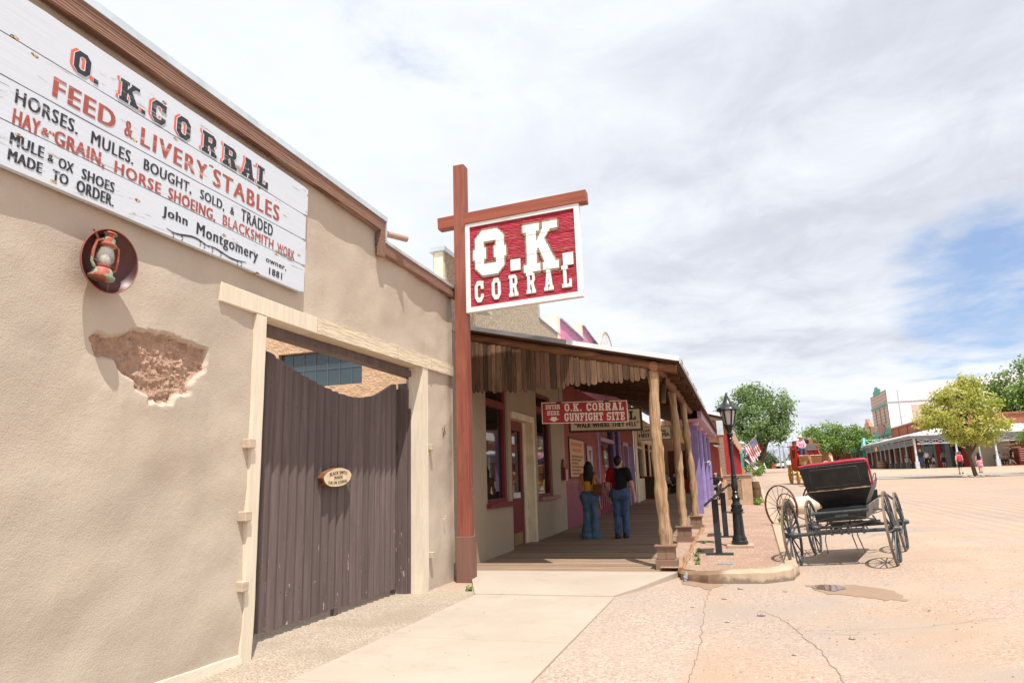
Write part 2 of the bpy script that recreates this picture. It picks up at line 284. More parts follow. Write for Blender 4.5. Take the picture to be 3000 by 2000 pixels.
plain('sign_red', (0.36, 0.028, 0.03), 0.5, 0.12, 4); plain('sign_cream', (0.62, 0.50, 0.34), 0.6, 0.1, 4); plain('letter_cream', (0.78, 0.70, 0.60), 0.6, 0.05, 6)
plain('black_letter', (0.03, 0.025, 0.022), 0.6, 0.2, 6); plain('dark_brown_frame', (0.07, 0.035, 0.022), 0.6, 0.3, 8)
plain('sign_yellow', (0.66, 0.43, 0.14), 0.6, 0.12, 6); plain('poster_tan', (0.60, 0.37, 0.20), 0.7, 0.08, 4); plain('poster_red_ink', (0.52, 0.16, 0.08), 0.7, 0.1, 6); plain('poster_brown_ink', (0.24, 0.13, 0.08), 0.7, 0.1, 6)
# metals and paints
plain('galvanised', (0.62, 0.68, 0.72), 0.42, 0.12, 3, 0.08, 20, 0.4, 0.55); plain('galvanised_white', (0.74, 0.77, 0.79), 0.5, 0.08, 3, 0.05, 20, 0.4, 0.2)
plain('grey_flashing', (0.27, 0.28, 0.29), 0.5, 0.12, 4, 0.05, 30, 0.4, 0.4)
plain('dish_maroon', (0.085, 0.022, 0.020), 0.42, 0.25, 8, 0.05, 40, 0.45); plain('dish_maroon_rim', (0.30, 0.105, 0.085), 0.5, 0.2, 8)
n = newmat('lantern_paint'); f = n.noise(n.obj, 9, 5, 0.6); fin(n, n.mix(n.step(f, 0.42, 0.49), (0.30, 0.42, 0.29), (0.36, 0.105, 0.07)), 0.55, f, 0.1, 0.004, 0.35)
plain('lantern_red', (0.33, 0.085, 0.055), 0.55, 0.25, 20)
plain('camera_taupe', (0.40, 0.27, 0.22), 0.55, 0.06, 5); plain('dark_metal', (0.05, 0.05, 0.055), 0.45, 0.2, 8, 0.05, 40, 0.5, 0.6)
plain('black_gloss', (0.018, 0.018, 0.02), 0.28, 0.25, 10, 0.25, 14, 0.5, 0.0, (1, 1, 1), (0.30, 0.30, 0.29), 0.735)
plain('black_matte', (0.030, 0.032, 0.035), 0.55, 0.2, 8); plain('buggy_black', (0.020, 0.021, 0.022), 0.5, 0.3, 6, 0.2, 40, 0.35, 0, (1, 1, 1), (0.42, 0.36, 0.27), 0.74)
plain('buggy_slate', (0.052, 0.060, 0.064), 0.48, 0.3, 12, 0.15, 30, 0.4); plain('wheel_slate', (0.045, 0.055, 0.060), 0.45, 0.3, 12, 0.12, 30, 0.4)
plain('tyre_dusty', (0.20, 0.145, 0.105), 0.75, 0.35, 9, 0.2, 40, 0.2); plain('red_leather', (0.42, 0.032, 0.065), 0.5, 0.12, 9, 0.2, 50, 0.35); plain('chipped_wood', (0.55, 0.42, 0.26), 0.8, 0.35, 20)
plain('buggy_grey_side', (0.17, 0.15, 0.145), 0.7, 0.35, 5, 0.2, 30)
plain('rust_iron', (0.16, 0.062, 0.042), 0.7, 0.4, 14, 0.2, 40, 0.3, 0.2); plain('canvas_hose', (0.66, 0.55, 0.41), 0.85, 0.12, 10, 0.3, 60)
plain('coach_red', (0.40, 0.022, 0.016), 0.4, 0.25, 4, 0.05, 20, 0.45); plain('coach_bright_red', (0.62, 0.03, 0.02), 0.4, 0.1, 4); plain('coach_yellow', (0.50, 0.30, 0.035), 0.5, 0.2, 6); plain('coach_tan', (0.30, 0.155, 0.062), 0.6, 0.2, 6); plain('seat_grey', (0.15, 0.13, 0.13), 0.6, 0.1, 6)
plain('leather_brown', (0.16, 0.055, 0.035), 0.5, 0.2, 12)
for nm, cc in dict(paint_maroon=(0.165, 0.022, 0.022), paint_red_wall=(0.25, 0.055, 0.045), paint_plum=(0.235, 0.055, 0.085), paint_purple=(0.135, 0.085, 0.225), paint_violet=(0.25, 0.19, 0.40), paint_lilac=(0.46, 0.28, 0.37), paint_pink=(0.60, 0.20, 0.36), paint_cream=(0.68, 0.58, 0.40), paint_cream_light=(0.78, 0.71, 0.54), paint_sill=(0.28, 0.13, 0.12), barn_red=(0.36, 0.035, 0.04), teal=(0.08, 0.34, 0.30), mint=(0.26, 0.62, 0.55), green_trim=(0.10, 0.36, 0.28), porch_grey=(0.25, 0.285, 0.30), porch_grey_light=(0.52, 0.57, 0.60), porch_dark=(0.11, 0.125, 0.135), terracotta=(0.50, 0.22, 0.12), terracotta_pink=(0.46, 0.19, 0.15), tan_board=(0.55, 0.37, 0.23), shutter_tan=(0.50, 0.34, 0.225), white_paint=(0.78, 0.78, 0.77), arch_white=(0.74, 0.76, 0.82), hydrant_red=(0.58, 0.03, 0.04), orange_paint=(0.70, 0.15, 0.06), brass=(0.25, 0.17, 0.06), chrome_grey=(0.55, 0.55, 0.55), cloth_black=(0.014, 0.014, 0.016), cloth_navy=(0.022, 0.028, 0.06), cloth_grey=(0.40, 0.41, 0.43), cloth_white=(0.70, 0.70, 0.70), cloth_pink=(0.66, 0.27, 0.34), cloth_hot=(0.72, 0.03, 0.085), cloth_mustard=(0.56, 0.25, 0.018), cloth_green=(0.12, 0.15, 0.13), cloth_tan=(0.55, 0.42, 0.27), hair_dark=(0.016, 0.011, 0.009), hair_brown=(0.13, 0.075, 0.04), shoe_dark=(0.03, 0.028, 0.028), straw=(0.74, 0.58, 0.35), horse_brown=(0.28, 0.12, 0.045), horse_tan=(0.52, 0.31, 0.14), horse_mane=(0.05, 0.03, 0.022), horse_white=(0.72, 0.63, 0.5), bulb_glass=(0.62, 0.60, 0.55), green_plastic=(0.02, 0.35, 0.16)).items():
    plain(nm, cc, 0.6, 0.12, 4, 0.08, 40)
plain('skin', (0.50, 0.27, 0.185), 0.55, 0.08, 9, 0.05, 60); plain('skin_tan', (0.36, 0.175, 0.115), 0.55, 0.08, 9, 0.05, 60); plain('skin_pale', (0.60, 0.37, 0.27), 0.55, 0.06, 9)
n = newmat('denim'); f = n.noise(n.obj, 5, 5, 0.6); fin(n, n.mix(n.step(f, 0.35, 0.7), (0.045, 0.085, 0.175), (0.085, 0.145, 0.265)), 0.85, n.noise(n.mapv(n.obj, (40, 40, 8)), 1, 4, 0.6), 0.5, 0.02, 0.15)
n = newmat('denim_teal'); f = n.noise(n.obj, 4, 5, 0.6); fin(n, n.mix(n.step(f, 0.35, 0.7), (0.055, 0.105, 0.165), (0.115, 0.185, 0.255)), 0.85, n.noise(n.mapv(n.obj, (30, 30, 6)), 1, 4, 0.6), 0.5, 0.02, 0.15)
n = newmat('tee_red_black'); sp = n.n.new('ShaderNodeSeparateXYZ'); n.l.new(n.obj, sp.inputs[0])
fin(n, n.mix(n.step(sp.outputs[0], -0.16, -0.03), (0.30, 0.008, 0.012), (0.012, 0.012, 0.014)), 0.8, n.noise(n.obj, 14, 4, 0.6), 0.4, 0.03, 0.15)
n = newmat('pink_check'); f = n.voro(n.obj, 30, 'F1'); fin(n, n.mix(n.step(f, 0.2, 0.6), (0.66, 0.16, 0.30), (0.74, 0.42, 0.50)), 0.8)
n = newmat('stripe_shirt'); wv = n.n.new('ShaderNodeTexWave'); wv.bands_direction = 'Z'; n.l.new(n.obj, wv.inputs[0]); wv.inputs['Scale'].default_value = 3.2; fin(n, n.mix(n.step(wv.outputs['Fac'], 0.45, 0.55), (0.40, 0.06, 0.04), (0.55, 0.45, 0.35)), 0.8)
# glass
def glass(name, col, rough=0.03, spec=0.8): n = newmat(name); fin(n, col, rough, n.noise(n.obj, 1.5, 2, 0.5), 0.01, 0.01, spec)
glass('window_glass', (0.020, 0.016, 0.013)); glass('far_glass', (0.05, 0.055, 0.06), 0.08)
n = newmat('glass_block'); f = n.noise(n.pos, 1.0, 3, 0.5); fin(n, n.mix(f, (0.025, 0.045, 0.06), (0.07, 0.105, 0.12)), 0.18, n.noise(n.pos, 6, 2, 0.5), 0.15, 0.03, 0.6)
n = newmat('lamp_glass'); fin(n, (0.72, 0.69, 0.66), 0.35, None, spec=0.4); n.p.inputs['Transmission Weight'].default_value = 0.15
n = newmat('chimney_glass'); fin(n, (0.86, 0.83, 0.78), 0.06, None, spec=0.5); n.p.inputs['Transmission Weight'].default_value = 0.75; n.p.inputs['IOR'].default_value = 1.15
n = newmat('clear_plastic'); fin(n, (0.8, 0.85, 0.9), 0.05); n.p.inputs['Transmission Weight'].default_value = 0.8; n.p.inputs['IOR'].default_value = 1.2
# masonry
def brickmat(name, a, b, mort, s=4.2, rot=(R(90), 0, R(90))):
    n = newmat(name); bt = n.n.new('ShaderNodeTexBrick'); n.l.new(n.mapv(n.pos, (1, 1, 1), (0, 0, 0), rot), bt.inputs[0]); bt.inputs['Scale'].default_value = s
    bt.inputs['Color1'].default_value = (*a, 1); bt.inputs['Color2'].default_value = (*b, 1); bt.inputs['Mortar'].default_value = (*mort, 1); bt.inputs['Mortar Size'].default_value = 0.012
    fin(n, n.mix(n.math('MULTIPLY', n.noise(n.pos, 0.6, 6, 0.65), 0.4), bt.outputs[0], sc(a, 0.7)), 0.9, bt.outputs[1], -0.3, 0.01, 0.15)
brickmat('brick_red', (0.33, 0.105, 0.062), (0.38, 0.14, 0.085), (0.40, 0.25, 0.18))
brickmat('brick_red_x', (0.33, 0.105, 0.062), (0.38, 0.14, 0.085), (0.40, 0.25, 0.18), 4.2, (R(90), 0, 0))
n = newmat('white_masonry'); f = n.noise(n.mapv(n.pos, (1.2, 1, 4)), 1.2, 6, 0.75)
fin(n, n.mix(n.step(f, 0.60, 0.68), (0.78, 0.80, 0.83), (0.45, 0.36, 0.30)), 0.9, n.noise(n.pos, 6, 5, 0.7), 0.5, 0.04, 0.15)
n = newmat('pink_block'); wv = n.n.new('ShaderNodeTexWave'); wv.bands_direction = 'Z'; n.l.new(n.pos, wv.inputs[0]); wv.inputs['Scale'].default_value = 0.75; f = n.noise(n.pos, 1, 5, 0.6)
fin(n, n.mix(n.step(wv.outputs['Fac'], 0.03, 0.14), (0.40, 0.25, 0.20), n.mix(f, (0.56, 0.39, 0.32), (0.63, 0.46, 0.38))), 0.9, wv.outputs['Fac'], 0.5, 0.03, 0.15)
# foliage
def leafmat(name, stops, trans=0.35):
    n = newmat(name); at = n.n.new('ShaderNodeAttribute'); at.attribute_name = 'tint'
    c = n.ramp(at.outputs['Fac'], stops); fin(n, c, 0.6, None, spec=0.25)
    tr = n.n.new('ShaderNodeBsdfTranslucent'); n.l.new(n.mix(0.5, c, (0.16, 0.22, 0.03)), tr.inputs[0])
    ms = n.n.new('ShaderNodeMixShader'); ms.inputs[0].default_value = trans; n.l.new(n.p.outputs[0], ms.inputs[1]); n.l.new(tr.outputs[0], ms.inputs[2]); n.l.new(ms.outputs[0], n.out.inputs[0])
leafmat('leaf_cottonwood', [(0.0, (0.09, 0.15, 0.05)), (0.5, (0.20, 0.31, 0.115)), (1.0, (0.36, 0.49, 0.23))], 0.45)
leafmat('leaf_yellow', [(0.0, (0.20, 0.28, 0.045)), (0.5, (0.50, 0.52, 0.10)), (1.0, (0.78, 0.72, 0.24))], 0.5)
leafmat('leaf_bright', [(0.0, (0.11, 0.18, 0.040)), (0.5, (0.21, 0.33, 0.08)), (1.0, (0.34, 0.47, 0.14))], 0.4)
leafmat('leaf_dark', [(0.0, (0.06, 0.085, 0.045)), (0.5, (0.11, 0.145, 0.08)), (1.0, (0.17, 0.21, 0.12))])
woodmat('tree_bark', (0.13, 0.085, 0.058), 2, 4, 0.4, 0.9, 0.6)
# ------------------------------------------------------------------ geometry helpers
INV = {}
class MB:
    def __init__(s): s.v = []; s.f = []; s.mi = []
    def add(s, vs, fs, mi=0):
        o = len(s.v); s.v.extend(tuple(p) for p in vs); s.f.extend(tuple(i+o for i in f) for f in fs); s.mi.extend([mi]*len(fs)); return s
    def box(s, x0, x1, y0, y1, z0, z1, mi=0):
        return s.add([(x, y, z) for z in (z0, z1) for y in (y0, y1) for x in (x0, x1)],
                     [(0, 2, 3, 1), (4, 5, 7, 6), (0, 1, 5, 4), (2, 6, 7, 3), (0, 4, 6, 2), (1, 3, 7, 5)], mi)
    def obox(s, c, ax, ay, az, mi=0):
        c = Vector(c); ax = Vector(ax); ay = Vector(ay); az = Vector(az)
        if ax.cross(ay).dot(az) < 0: ax = -ax
        return s.add([c+ax*i+ay*j+az*k for k in (-1, 1) for j in (-1, 1) for i in (-1, 1)],
                     [(0, 2, 3, 1), (4, 5, 7, 6), (0, 1, 5, 4), (2, 6, 7, 3), (0, 4, 6, 2), (1, 3, 7, 5)], mi)
    def bar(s, p0, p1, w, h, upv=(0, 0, 1), mi=0):
        p0 = Vector(p0); p1 = Vector(p1); d = (p1-p0); u = Vector(upv); sd_ = d.cross(u)
        if sd_.length < 1e-6: sd_ = d.cross(Vector((0, 1, 0)))
        sd_.normalize(); u = sd_.cross(d).normalized()
        return s.obox((p0+p1)/2, d/2, sd_*(w/2), u*(h/2), mi)
    def tube(s, pts, rs, n=10, mi=0, caps=True, jit=0.0, seed=0):
        pts = [Vector(p) for p in pts]; o = len(s.v)
        if not hasattr(rs, '__len__'): rs = [rs]*len(pts)
        ref = Vector((0.31, 0.17, 0.93))
        d0 = (pts[-1]-pts[0]).normalized()
        if abs(d0.dot(ref.normalized())) > 0.9: ref = Vector((1, 0.1, 0.05))
        for i, p in enumerate(pts):
            d = (pts[min(i+1, len(pts)-1)]-pts[max(i-1, 0)]).normalized()
            a = d.cross(ref).normalized(); b = d.cross(a)
            for k in range(n):
                t = 2*math.pi*k/n; r = rs[i]
                q = p+(a*math.cos(t)+b*math.sin(t))*r
                if jit: q = q+(q-p).normalized()*jit*mnoise.noise(q*6+Vector((seed*3.1, 0, 0)))
                s.v.append(tuple(q))
        fs = []
        for i in range(len(pts)-1):
            for k in range(n):
                k2 = (k+1) % n; fs.append((o+i*n+k, o+i*n+k2, o+(i+1)*n+k2, o+(i+1)*n+k))
        if caps: fs.append(tuple(o+k for k in range(n))[::-1]); fs.append(tuple(o+(len(pts)-1)*n+k for k in range(n)))
        fs = [f[::-1] for f in fs]
        s.f.extend(fs); s.mi.extend([mi]*len(fs)); return s
    def cyl(s, p0, p1, r0, r1=None, n=14, mi=0): return s.tube([p0, p1], [r0, r0 if r1 is None else r1], n, mi)
    def lathe(s, c, prof, n=20, ax=(0, 0, 1), mi=0, caps=True):
        c = Vector(c); kz_ = Vector(ax).length if type(ax).__name__ == 'LX' else 1.0; ax = Vector(ax).normalized(); prof = [(r, h*kz_) for r, h in prof]; a = ax.orthogonal().normalized(); b = ax.cross(a); o = len(s.v)
        for r, h in prof:
            for k in range(n):
                t = 2*math.pi*k/n; s.v.append(tuple(c+ax*h+(a*math.cos(t)+b*math.sin(t))*r))
        fs = []
        for i in range(len(prof)-1):
            for k in range(n):
                k2 = (k+1) % n; fs.append((o+i*n+k, o+i*n+k2, o+(i+1)*n+k2, o+(i+1)*n+k))
        if caps:
            if prof[0][0] > 1e-4: fs.append(tuple(o+k for k in range(n))[::-1])
            if prof[-1][0] > 1e-4: fs.append(tuple(o+(len(prof)-1)*n+k for k in range(n)))
        s.f.extend(fs); s.mi.extend([mi]*len(fs)); return s
    def ring(s, c, ax, R_, w, t, n=40, mi=0):
        """flat hoop: radius R_ (outer), radial thickness t, width w along ax"""
        return s.lathe(c, [(R_-t, -w/2), (R_, -w/2), (R_, w/2), (R_-t, w/2), (R_-t, -w/2)], n, ax, mi, False)
    def prism(s, poly, fr, t, mi=0):
        """poly in (u,v); fr=(origin,U,V,Nrm): front at origin plane, extruded back by t"""
        o, U, V, Nn = [Vector(q) for q in fr]
        a = 0
        for i in range(len(poly)):
            x0, y0 = poly[i]; x1, y1 = poly[(i+1) % len(poly)]; a += x0*y1-x1*y0
        if (a < 0) == (U.cross(V).dot(Nn) > 0): poly = poly[::-1]
        k = len(poly); vs = [o+U*u+V*v for u, v in poly]+[o+U*u+V*v-Nn*t for u, v in poly]
        fs = [tuple(range(k)), tuple(range(2*k-1, k-1, -1))]+[(i, i+k, (i+1) % k+k, (i+1) % k) for i in range(k)]
        return s.add(vs, fs, mi)
    def quad(s, *p, mi=0): return s.add(p, [tuple(range(len(p)))], mi)
    def build(s, name, mats, parent=None, smooth=False, angle=40, bevel=0.0, kind=None):
        me = bpy.data.meshes.new(name); me.from_pydata(s.v, [], s.f); me.validate(verbose=False)
        return link(me, name, mats, parent, smooth, angle, bevel, s.mi)
def link(me, name, mats, parent=None, smooth=False, angle=40, bevel=0.0, mi=None):
    if not isinstance(mats, (list, tuple)): mats = [mats]
    for q in mats: me.materials.append(MATS[q])
    if mi and len(mats) > 1 and len(mi) == len(me.polygons): me.polygons.foreach_set('material_index', mi)
    if parent is not None:
        me.transform(INV.get(parent.name, Matrix.Identity(4)))
    me.update()
    if smooth:
        me.shade_smooth()
        try: me.set_sharp_from_angle(angle=R(angle))
        except Exception: pass
    o = bpy.data.objects.new(name, me); COL.objects.link(o)
    if parent is not None:
        o.parent = parent; INV[o.name] = INV.get(parent.name, Matrix.Identity(4))
    if bevel:
        bv = o.modifiers.new('bevel', 'BEVEL'); bv.width = bevel; bv.segments = 2; bv.limit_method = 'ANGLE'; bv.angle_limit = R(50); bv.harden_normals = False
    return o
def tag(o, label=None, cat=None, group=None, kind=None):
    if label: o['label'] = label
    if cat: o['category'] = cat
    if group: o['group'] = group
    if kind: o['kind'] = kind
    return o
def thing(name, label, cat, loc=(0, 0, 0), rz=0.0, group=None, mat=None):
    """an Empty at the base of a thing. Parts are written in world space and moved into it, unless it is turned (then they are local)."""
    o = bpy.data.objects.new(name, None); COL.objects.link(o); o.empty_display_size = 0.2
    o.location = loc; o.rotation_euler = (0, 0, rz)
    INV[o.name] = Matrix.Identity(4) if (rz or mat) else Matrix.Translation(-Vector(loc))
    if mat: o.matrix_world = mat
    return tag(o, label, cat, group)
def structure(name, mb, mat, smooth=False, **k): return tag(mb.build(name, mat, None, smooth, **k), kind='structure')
def center_origin(o):
    """put a one-mesh thing's origin at the middle of its foot"""
    me = o.data; n_ = len(me.vertices); a = np.empty(n_*3); me.vertices.foreach_get('co', a); a = a.reshape(-1, 3)
    c = Vector(((a[:, 0].min()+a[:, 0].max())/2, (a[:, 1].min()+a[:, 1].max())/2, a[:, 2].min()))
    me.transform(Matrix.Translation(-c)); o.location = c; return o
def dup(root, loc=None, rz=None, label=None, mat=None):
    c = root.copy(); COL.objects.link(c)
    if loc is not None: c.location = loc
    if rz is not None: c.rotation_euler = (0, 0, rz)
    if mat is not None: c.matrix_world = mat
    if label: c['label'] = label
    def rec(a, b):
        for ch in list(a.children):
            d = ch.copy(); COL.objects.link(d); d.parent = b; rec(ch, d)
    rec(root, c); return c

# ground height of the street (rises away from the camera and towards its crown)
KNY = [(-100, 0), (9, 0), (20, .14), (48, .58), (64, .8), (78, 1.42), (150, 2.45), (300, 3.1), (5000, 3.1)]
KY = [k[0] for k in KNY]; KZ = [k[1] for k in KNY]
def G(x, y): return float(np.interp(y, KY, KZ)+.083*(min(max(x, .9), 3.1)-.9))
def BW(y): return .1+.013*(y-11)
W = -4.33

# letters -----------------------------------------------------------------
TXT = {}
def textmesh(s, spacing=1.0):
    k = (s, spacing)
    if k not in TXT:
        cu = bpy.data.curves.new('t', 'FONT'); cu.body = s; cu.size = 1; cu.resolution_u = 3; cu.fill_mode = 'FRONT'; cu.space_character = spacing
        ob = bpy.data.objects.new('t', cu); COL.objects.link(ob)
        bpy.context.view_layer.update()
        me = bpy.data.meshes.new_from_object(ob.evaluated_get(bpy.context.evaluated_depsgraph_get()))
        vs = [(v.co.x, v.co.y) for v in me.vertices]; fs = [tuple(p.vertices) for p in me.polygons]
        bpy.data.objects.remove(ob); bpy.data.curves.remove(cu); bpy.data.meshes.remove(me)
        x0 = min(v[0] for v in vs); x1 = max(v[0] for v in vs); y0 = min(v[1] for v in vs); y1 = max(v[1] for v in vs)
        TXT[k] = ([((a-x0)/(x1-x0), (b-y0)/(y1-y0)) for a, b in vs], fs)
    return TXT[k]
def put_text(mb, s, fr, u0, u1, v0, v1, mi=0, skew=0.0, bold=0.0, spacing=1.0, arc=0.0):
    """fit the line of text into the box u0..u1, v0..v1 of the frame (origin,U,V,N)"""
    o, U, V, Nn = [Vector(q) for q in fr]; vs, fs = textmesh(s, spacing)
    def pt(a, b, du=0, dn=0.0):
        u = u0+(u1-u0)*a+du; v = v0+(v1-v0)*b+skew*a-arc*(2*a-1)**2
        return o+U*u+V*v+Nn*dn
    flip = U.cross(V).dot(Nn) < 0
    fs2 = [f[::-1] for f in fs] if flip else fs
    mb.add([pt(a, b) for a, b in vs], fs2, mi)
    if bold: mb.add([pt(a, b, bold, 0.0008) for a, b in vs], fs2, mi)
def slab(ch):
    """slab-serif capital as positive and negative shapes in a unit-high cell; returns width, adds, cuts"""
    t = .25; s = .17; w = .80
    def r(a, b, c, d): return [(a, b), (c, b), (c, d), (a, d)]
    def octo(x0, x1, y0=0, y1=1, c=.22): return [(x0+c, y0), (x1-c, y0), (x1, y0+c), (x1, y1-c), (x1-c, y1), (x0+c, y1), (x0, y1-c), (x0, y0+c)]
    S = []; X = []
    if ch == '#': return 1.0, [r(0, 0, 1.0, 1.0)], []
    if ch == '.': return .27, [r(.02, 0, .25, .22)], []
    if ch == ' ': return .45, [], []
    if ch in 'OQ': S = [octo(0, w)]; X = [octo(t, w-t, .2, .8, .07)]
    elif ch == 'C': S = [octo(0, w), r(w-.16, .62, w, .98)]; X = [octo(t, w-t, .2, .8, .07), r(w-t-.01, .36, w+.1, .62)]
    elif ch == 'G': S = [octo(0, w), r(w-.16, .66, w, .98), ]; X = [octo(t, w-t, .2, .8, .07), r(w-t-.01, .50, w+.1, .66)]; return w+.02, S, X+[('+', r(.45, .36, w+.02, .52))]
    elif ch == 'I': w = .52; S = [r(.13, 0, .39, 1), r(0, 0, w, s), r(0, 1-s, w, 1)]
    elif ch == 'L': w = .74; S = [r(.10, 0, .36, 1), r(0, 0, w, s), r(0, 1-s, .48, 1), r(w-.17, 0, w, .36)]
    elif ch in 'EF':
        w = .76; S = [r(.10, 0, .35, 1), r(0, 0, .47 if ch == 'F' else w, s), r(0, 1-s, w, 1), r(w-.16, .64, w, 1), r(.3, .42, .58, .58), r(.47, .34, .58, .66)]
        if ch == 'E': S.append(r(w-.16, 0, w, .36))
    elif ch == 'H': w = .9; S = [r(.08, 0, .33, 1), r(w-.33, 0, w-.08, 1), r(.3, .42, .6, .58), r(0, 0, .41, s), r(0, 1-s, .41, 1), r(w-.41, 0, w, s), r(w-.41, 1-s, w, 1)]
    elif ch == 'T': w = .82; S = [r(.28, 0, .54, 1), r(.14, 0, .68, s), r(0, 1-s, w, 1), r(0, .62, .15, 1), r(w-.15, .62, w, 1)]
    elif ch == 'N': w = .92; S = [r(.08, 0, .28, 1), r(w-.28, 0, w-.08, 1), [(.08, 1), (.34, 1), (w-.08, 0), (w-.34, 0)], r(0, 0, .37, s), r(0, 1-s, .30, 1), r(w-.37, 1-s, w, 1)]
    elif ch == 'U': w = .88; S = [octo(.08, w-.08, 0, 1.3, .2), r(0, 1-s, .42, 1), r(w-.42, 1-s, w, 1)]; X = [octo(.33, w-.33, .2, 1.4, .06), r(-.1, 1, 1, 1.5)]
    elif ch == 'S': w = .76; S = [octo(0, w), r(0, 0, .15, .36), r(w-.15, .64, w, 1)]; X = [r(.24, .60, w+.1, .68), r(w-.24-.02, .55, w+.1, .72), r(-.1, .30, w-.24, .40), r(.24, .60, w-.15, .80), r(.15, .20, w-.24, .40)]
    elif ch == 'K': w = .96; S = [r(.09, 0, .36, 1), r(0, 0, .46, s), r(0, 1-s, .46, 1), [(.33, .40), (.36, .62), (.62, 1), (.90, 1)], [(.40, .50), (.58, .66), (.93, .06), (.64, .02)], r(.52, 0, w, s), r(.54, 1-s, w-.02, 1)]
    elif ch == 'R': w = .90; S = [r(.09, 0, .35, 1), r(0, 0, .45, s), r(0, 1-s, .4, 1), [(.3, 1), (.66, 1), (.84, .86), (.84, .60), (.70, .47), (.3, .40)], [(.44, .45), (.70, .5), (.86, .1), (.62, 0)], r(.54, 0, w, s)]; X = [r(.35, .58, .58, .83)]
    elif ch == 'A': w = .92; S = [[(.08, .05), (.33, .05), (.58, 1), (.30, 1)], [(.58, .05), (.86, .05), (.64, 1), (.38, 1)], r(.22, .26, .7, .40), r(0, 0, .40, s), r(w-.44, 0, w, s), r(.22, 1-s, .64, 1)]
    return w, S, X
def inside(poly, X, Y):
    c = np.zeros(X.shape, bool); k = len(poly)
    for i in range(k):
        x0, y0 = poly[i]; x1, y1 = poly[(i+1) % k]
        if y0 == y1: continue
        h = ((y0 > Y) != (y1 > Y)) & (X < (x1-x0)*(Y-y0)/(y1-y0)+x0); c ^= h
    return c
GL = {}
def glyph(ch, rows=44):
    if ch not in GL:
        w, S, Xs = slab(ch); nc = max(2, int((w+.1)*rows)); x = (np.arange(nc)+.5)/rows-.05; y = (np.arange(rows+4)+.5)/rows-2/rows
        XX, YY = np.meshgrid(x, y); mk = np.zeros(XX.shape, bool)
        for p in S: mk |= inside(p, XX, YY)
        for p in Xs:
            if p[0] == '+': mk |= inside(p[1], XX, YY)
            else: mk &= ~inside(p, XX, YY)
        GL[ch] = (w, mk, rows)
    return GL[ch]
def put_slab(mb, s, fr, u0, u1, v0, v1, mi=0, gap=.16, dil=0, du=0.0, dv=0.0, bigO=False):
    o, U, V, Nn = [Vector(q) for q in fr]; flip = U.cross(V).dot(Nn) < 0
    gs = [glyph(c) for c in s]; tot = sum(g[0] for g in gs)+gap*(len(gs)-1); k = (u1-u0)/tot; h = v1-v0; x = 0
    for g in gs:
        mk = g[1].copy(); rows = g[2]
        for _ in range(dil):
            m2 = mk.copy(); m2[1:] |= mk[:-1]; m2[:-1] |= mk[1:]; m2[:, 1:] |= mk[:, :-1]; m2[:, :-1] |= mk[:, 1:]; mk = m2
        open_ = {}; rects = []
        for j in range(mk.shape[0]+1):
            runs = {}
            if j < mk.shape[0]:
                row = mk[j]; i = 0
                while i < len(row):
                    if row[i]:
                        a = i
                        while i < len(row) and row[i]: i += 1
                        runs[(a, i)] = open_.get((a, i), j)
                    i += 1
            for kx, j0 in open_.items():
                if kx not in runs: rects.append((kx[0], kx[1], j0, j))
            open_ = runs
        for a, b, j0, j1 in rects:
            uu = [u0+k*(x+a/rows-.05)+du, u0+k*(x+b/rows-.05)+du]; vv = [v0+h*(j0-2)/rows+dv, v0+h*(j1-2)/rows+dv]
            q = [o+U*uu[0]+V*vv[0], o+U*uu[1]+V*vv[0], o+U*uu[1]+V*vv[1], o+U*uu[0]+V*vv[1]]
            mb.add(q[::-1] if flip else q, [(0, 1, 2, 3)], mi)
        x += g[0]+gap

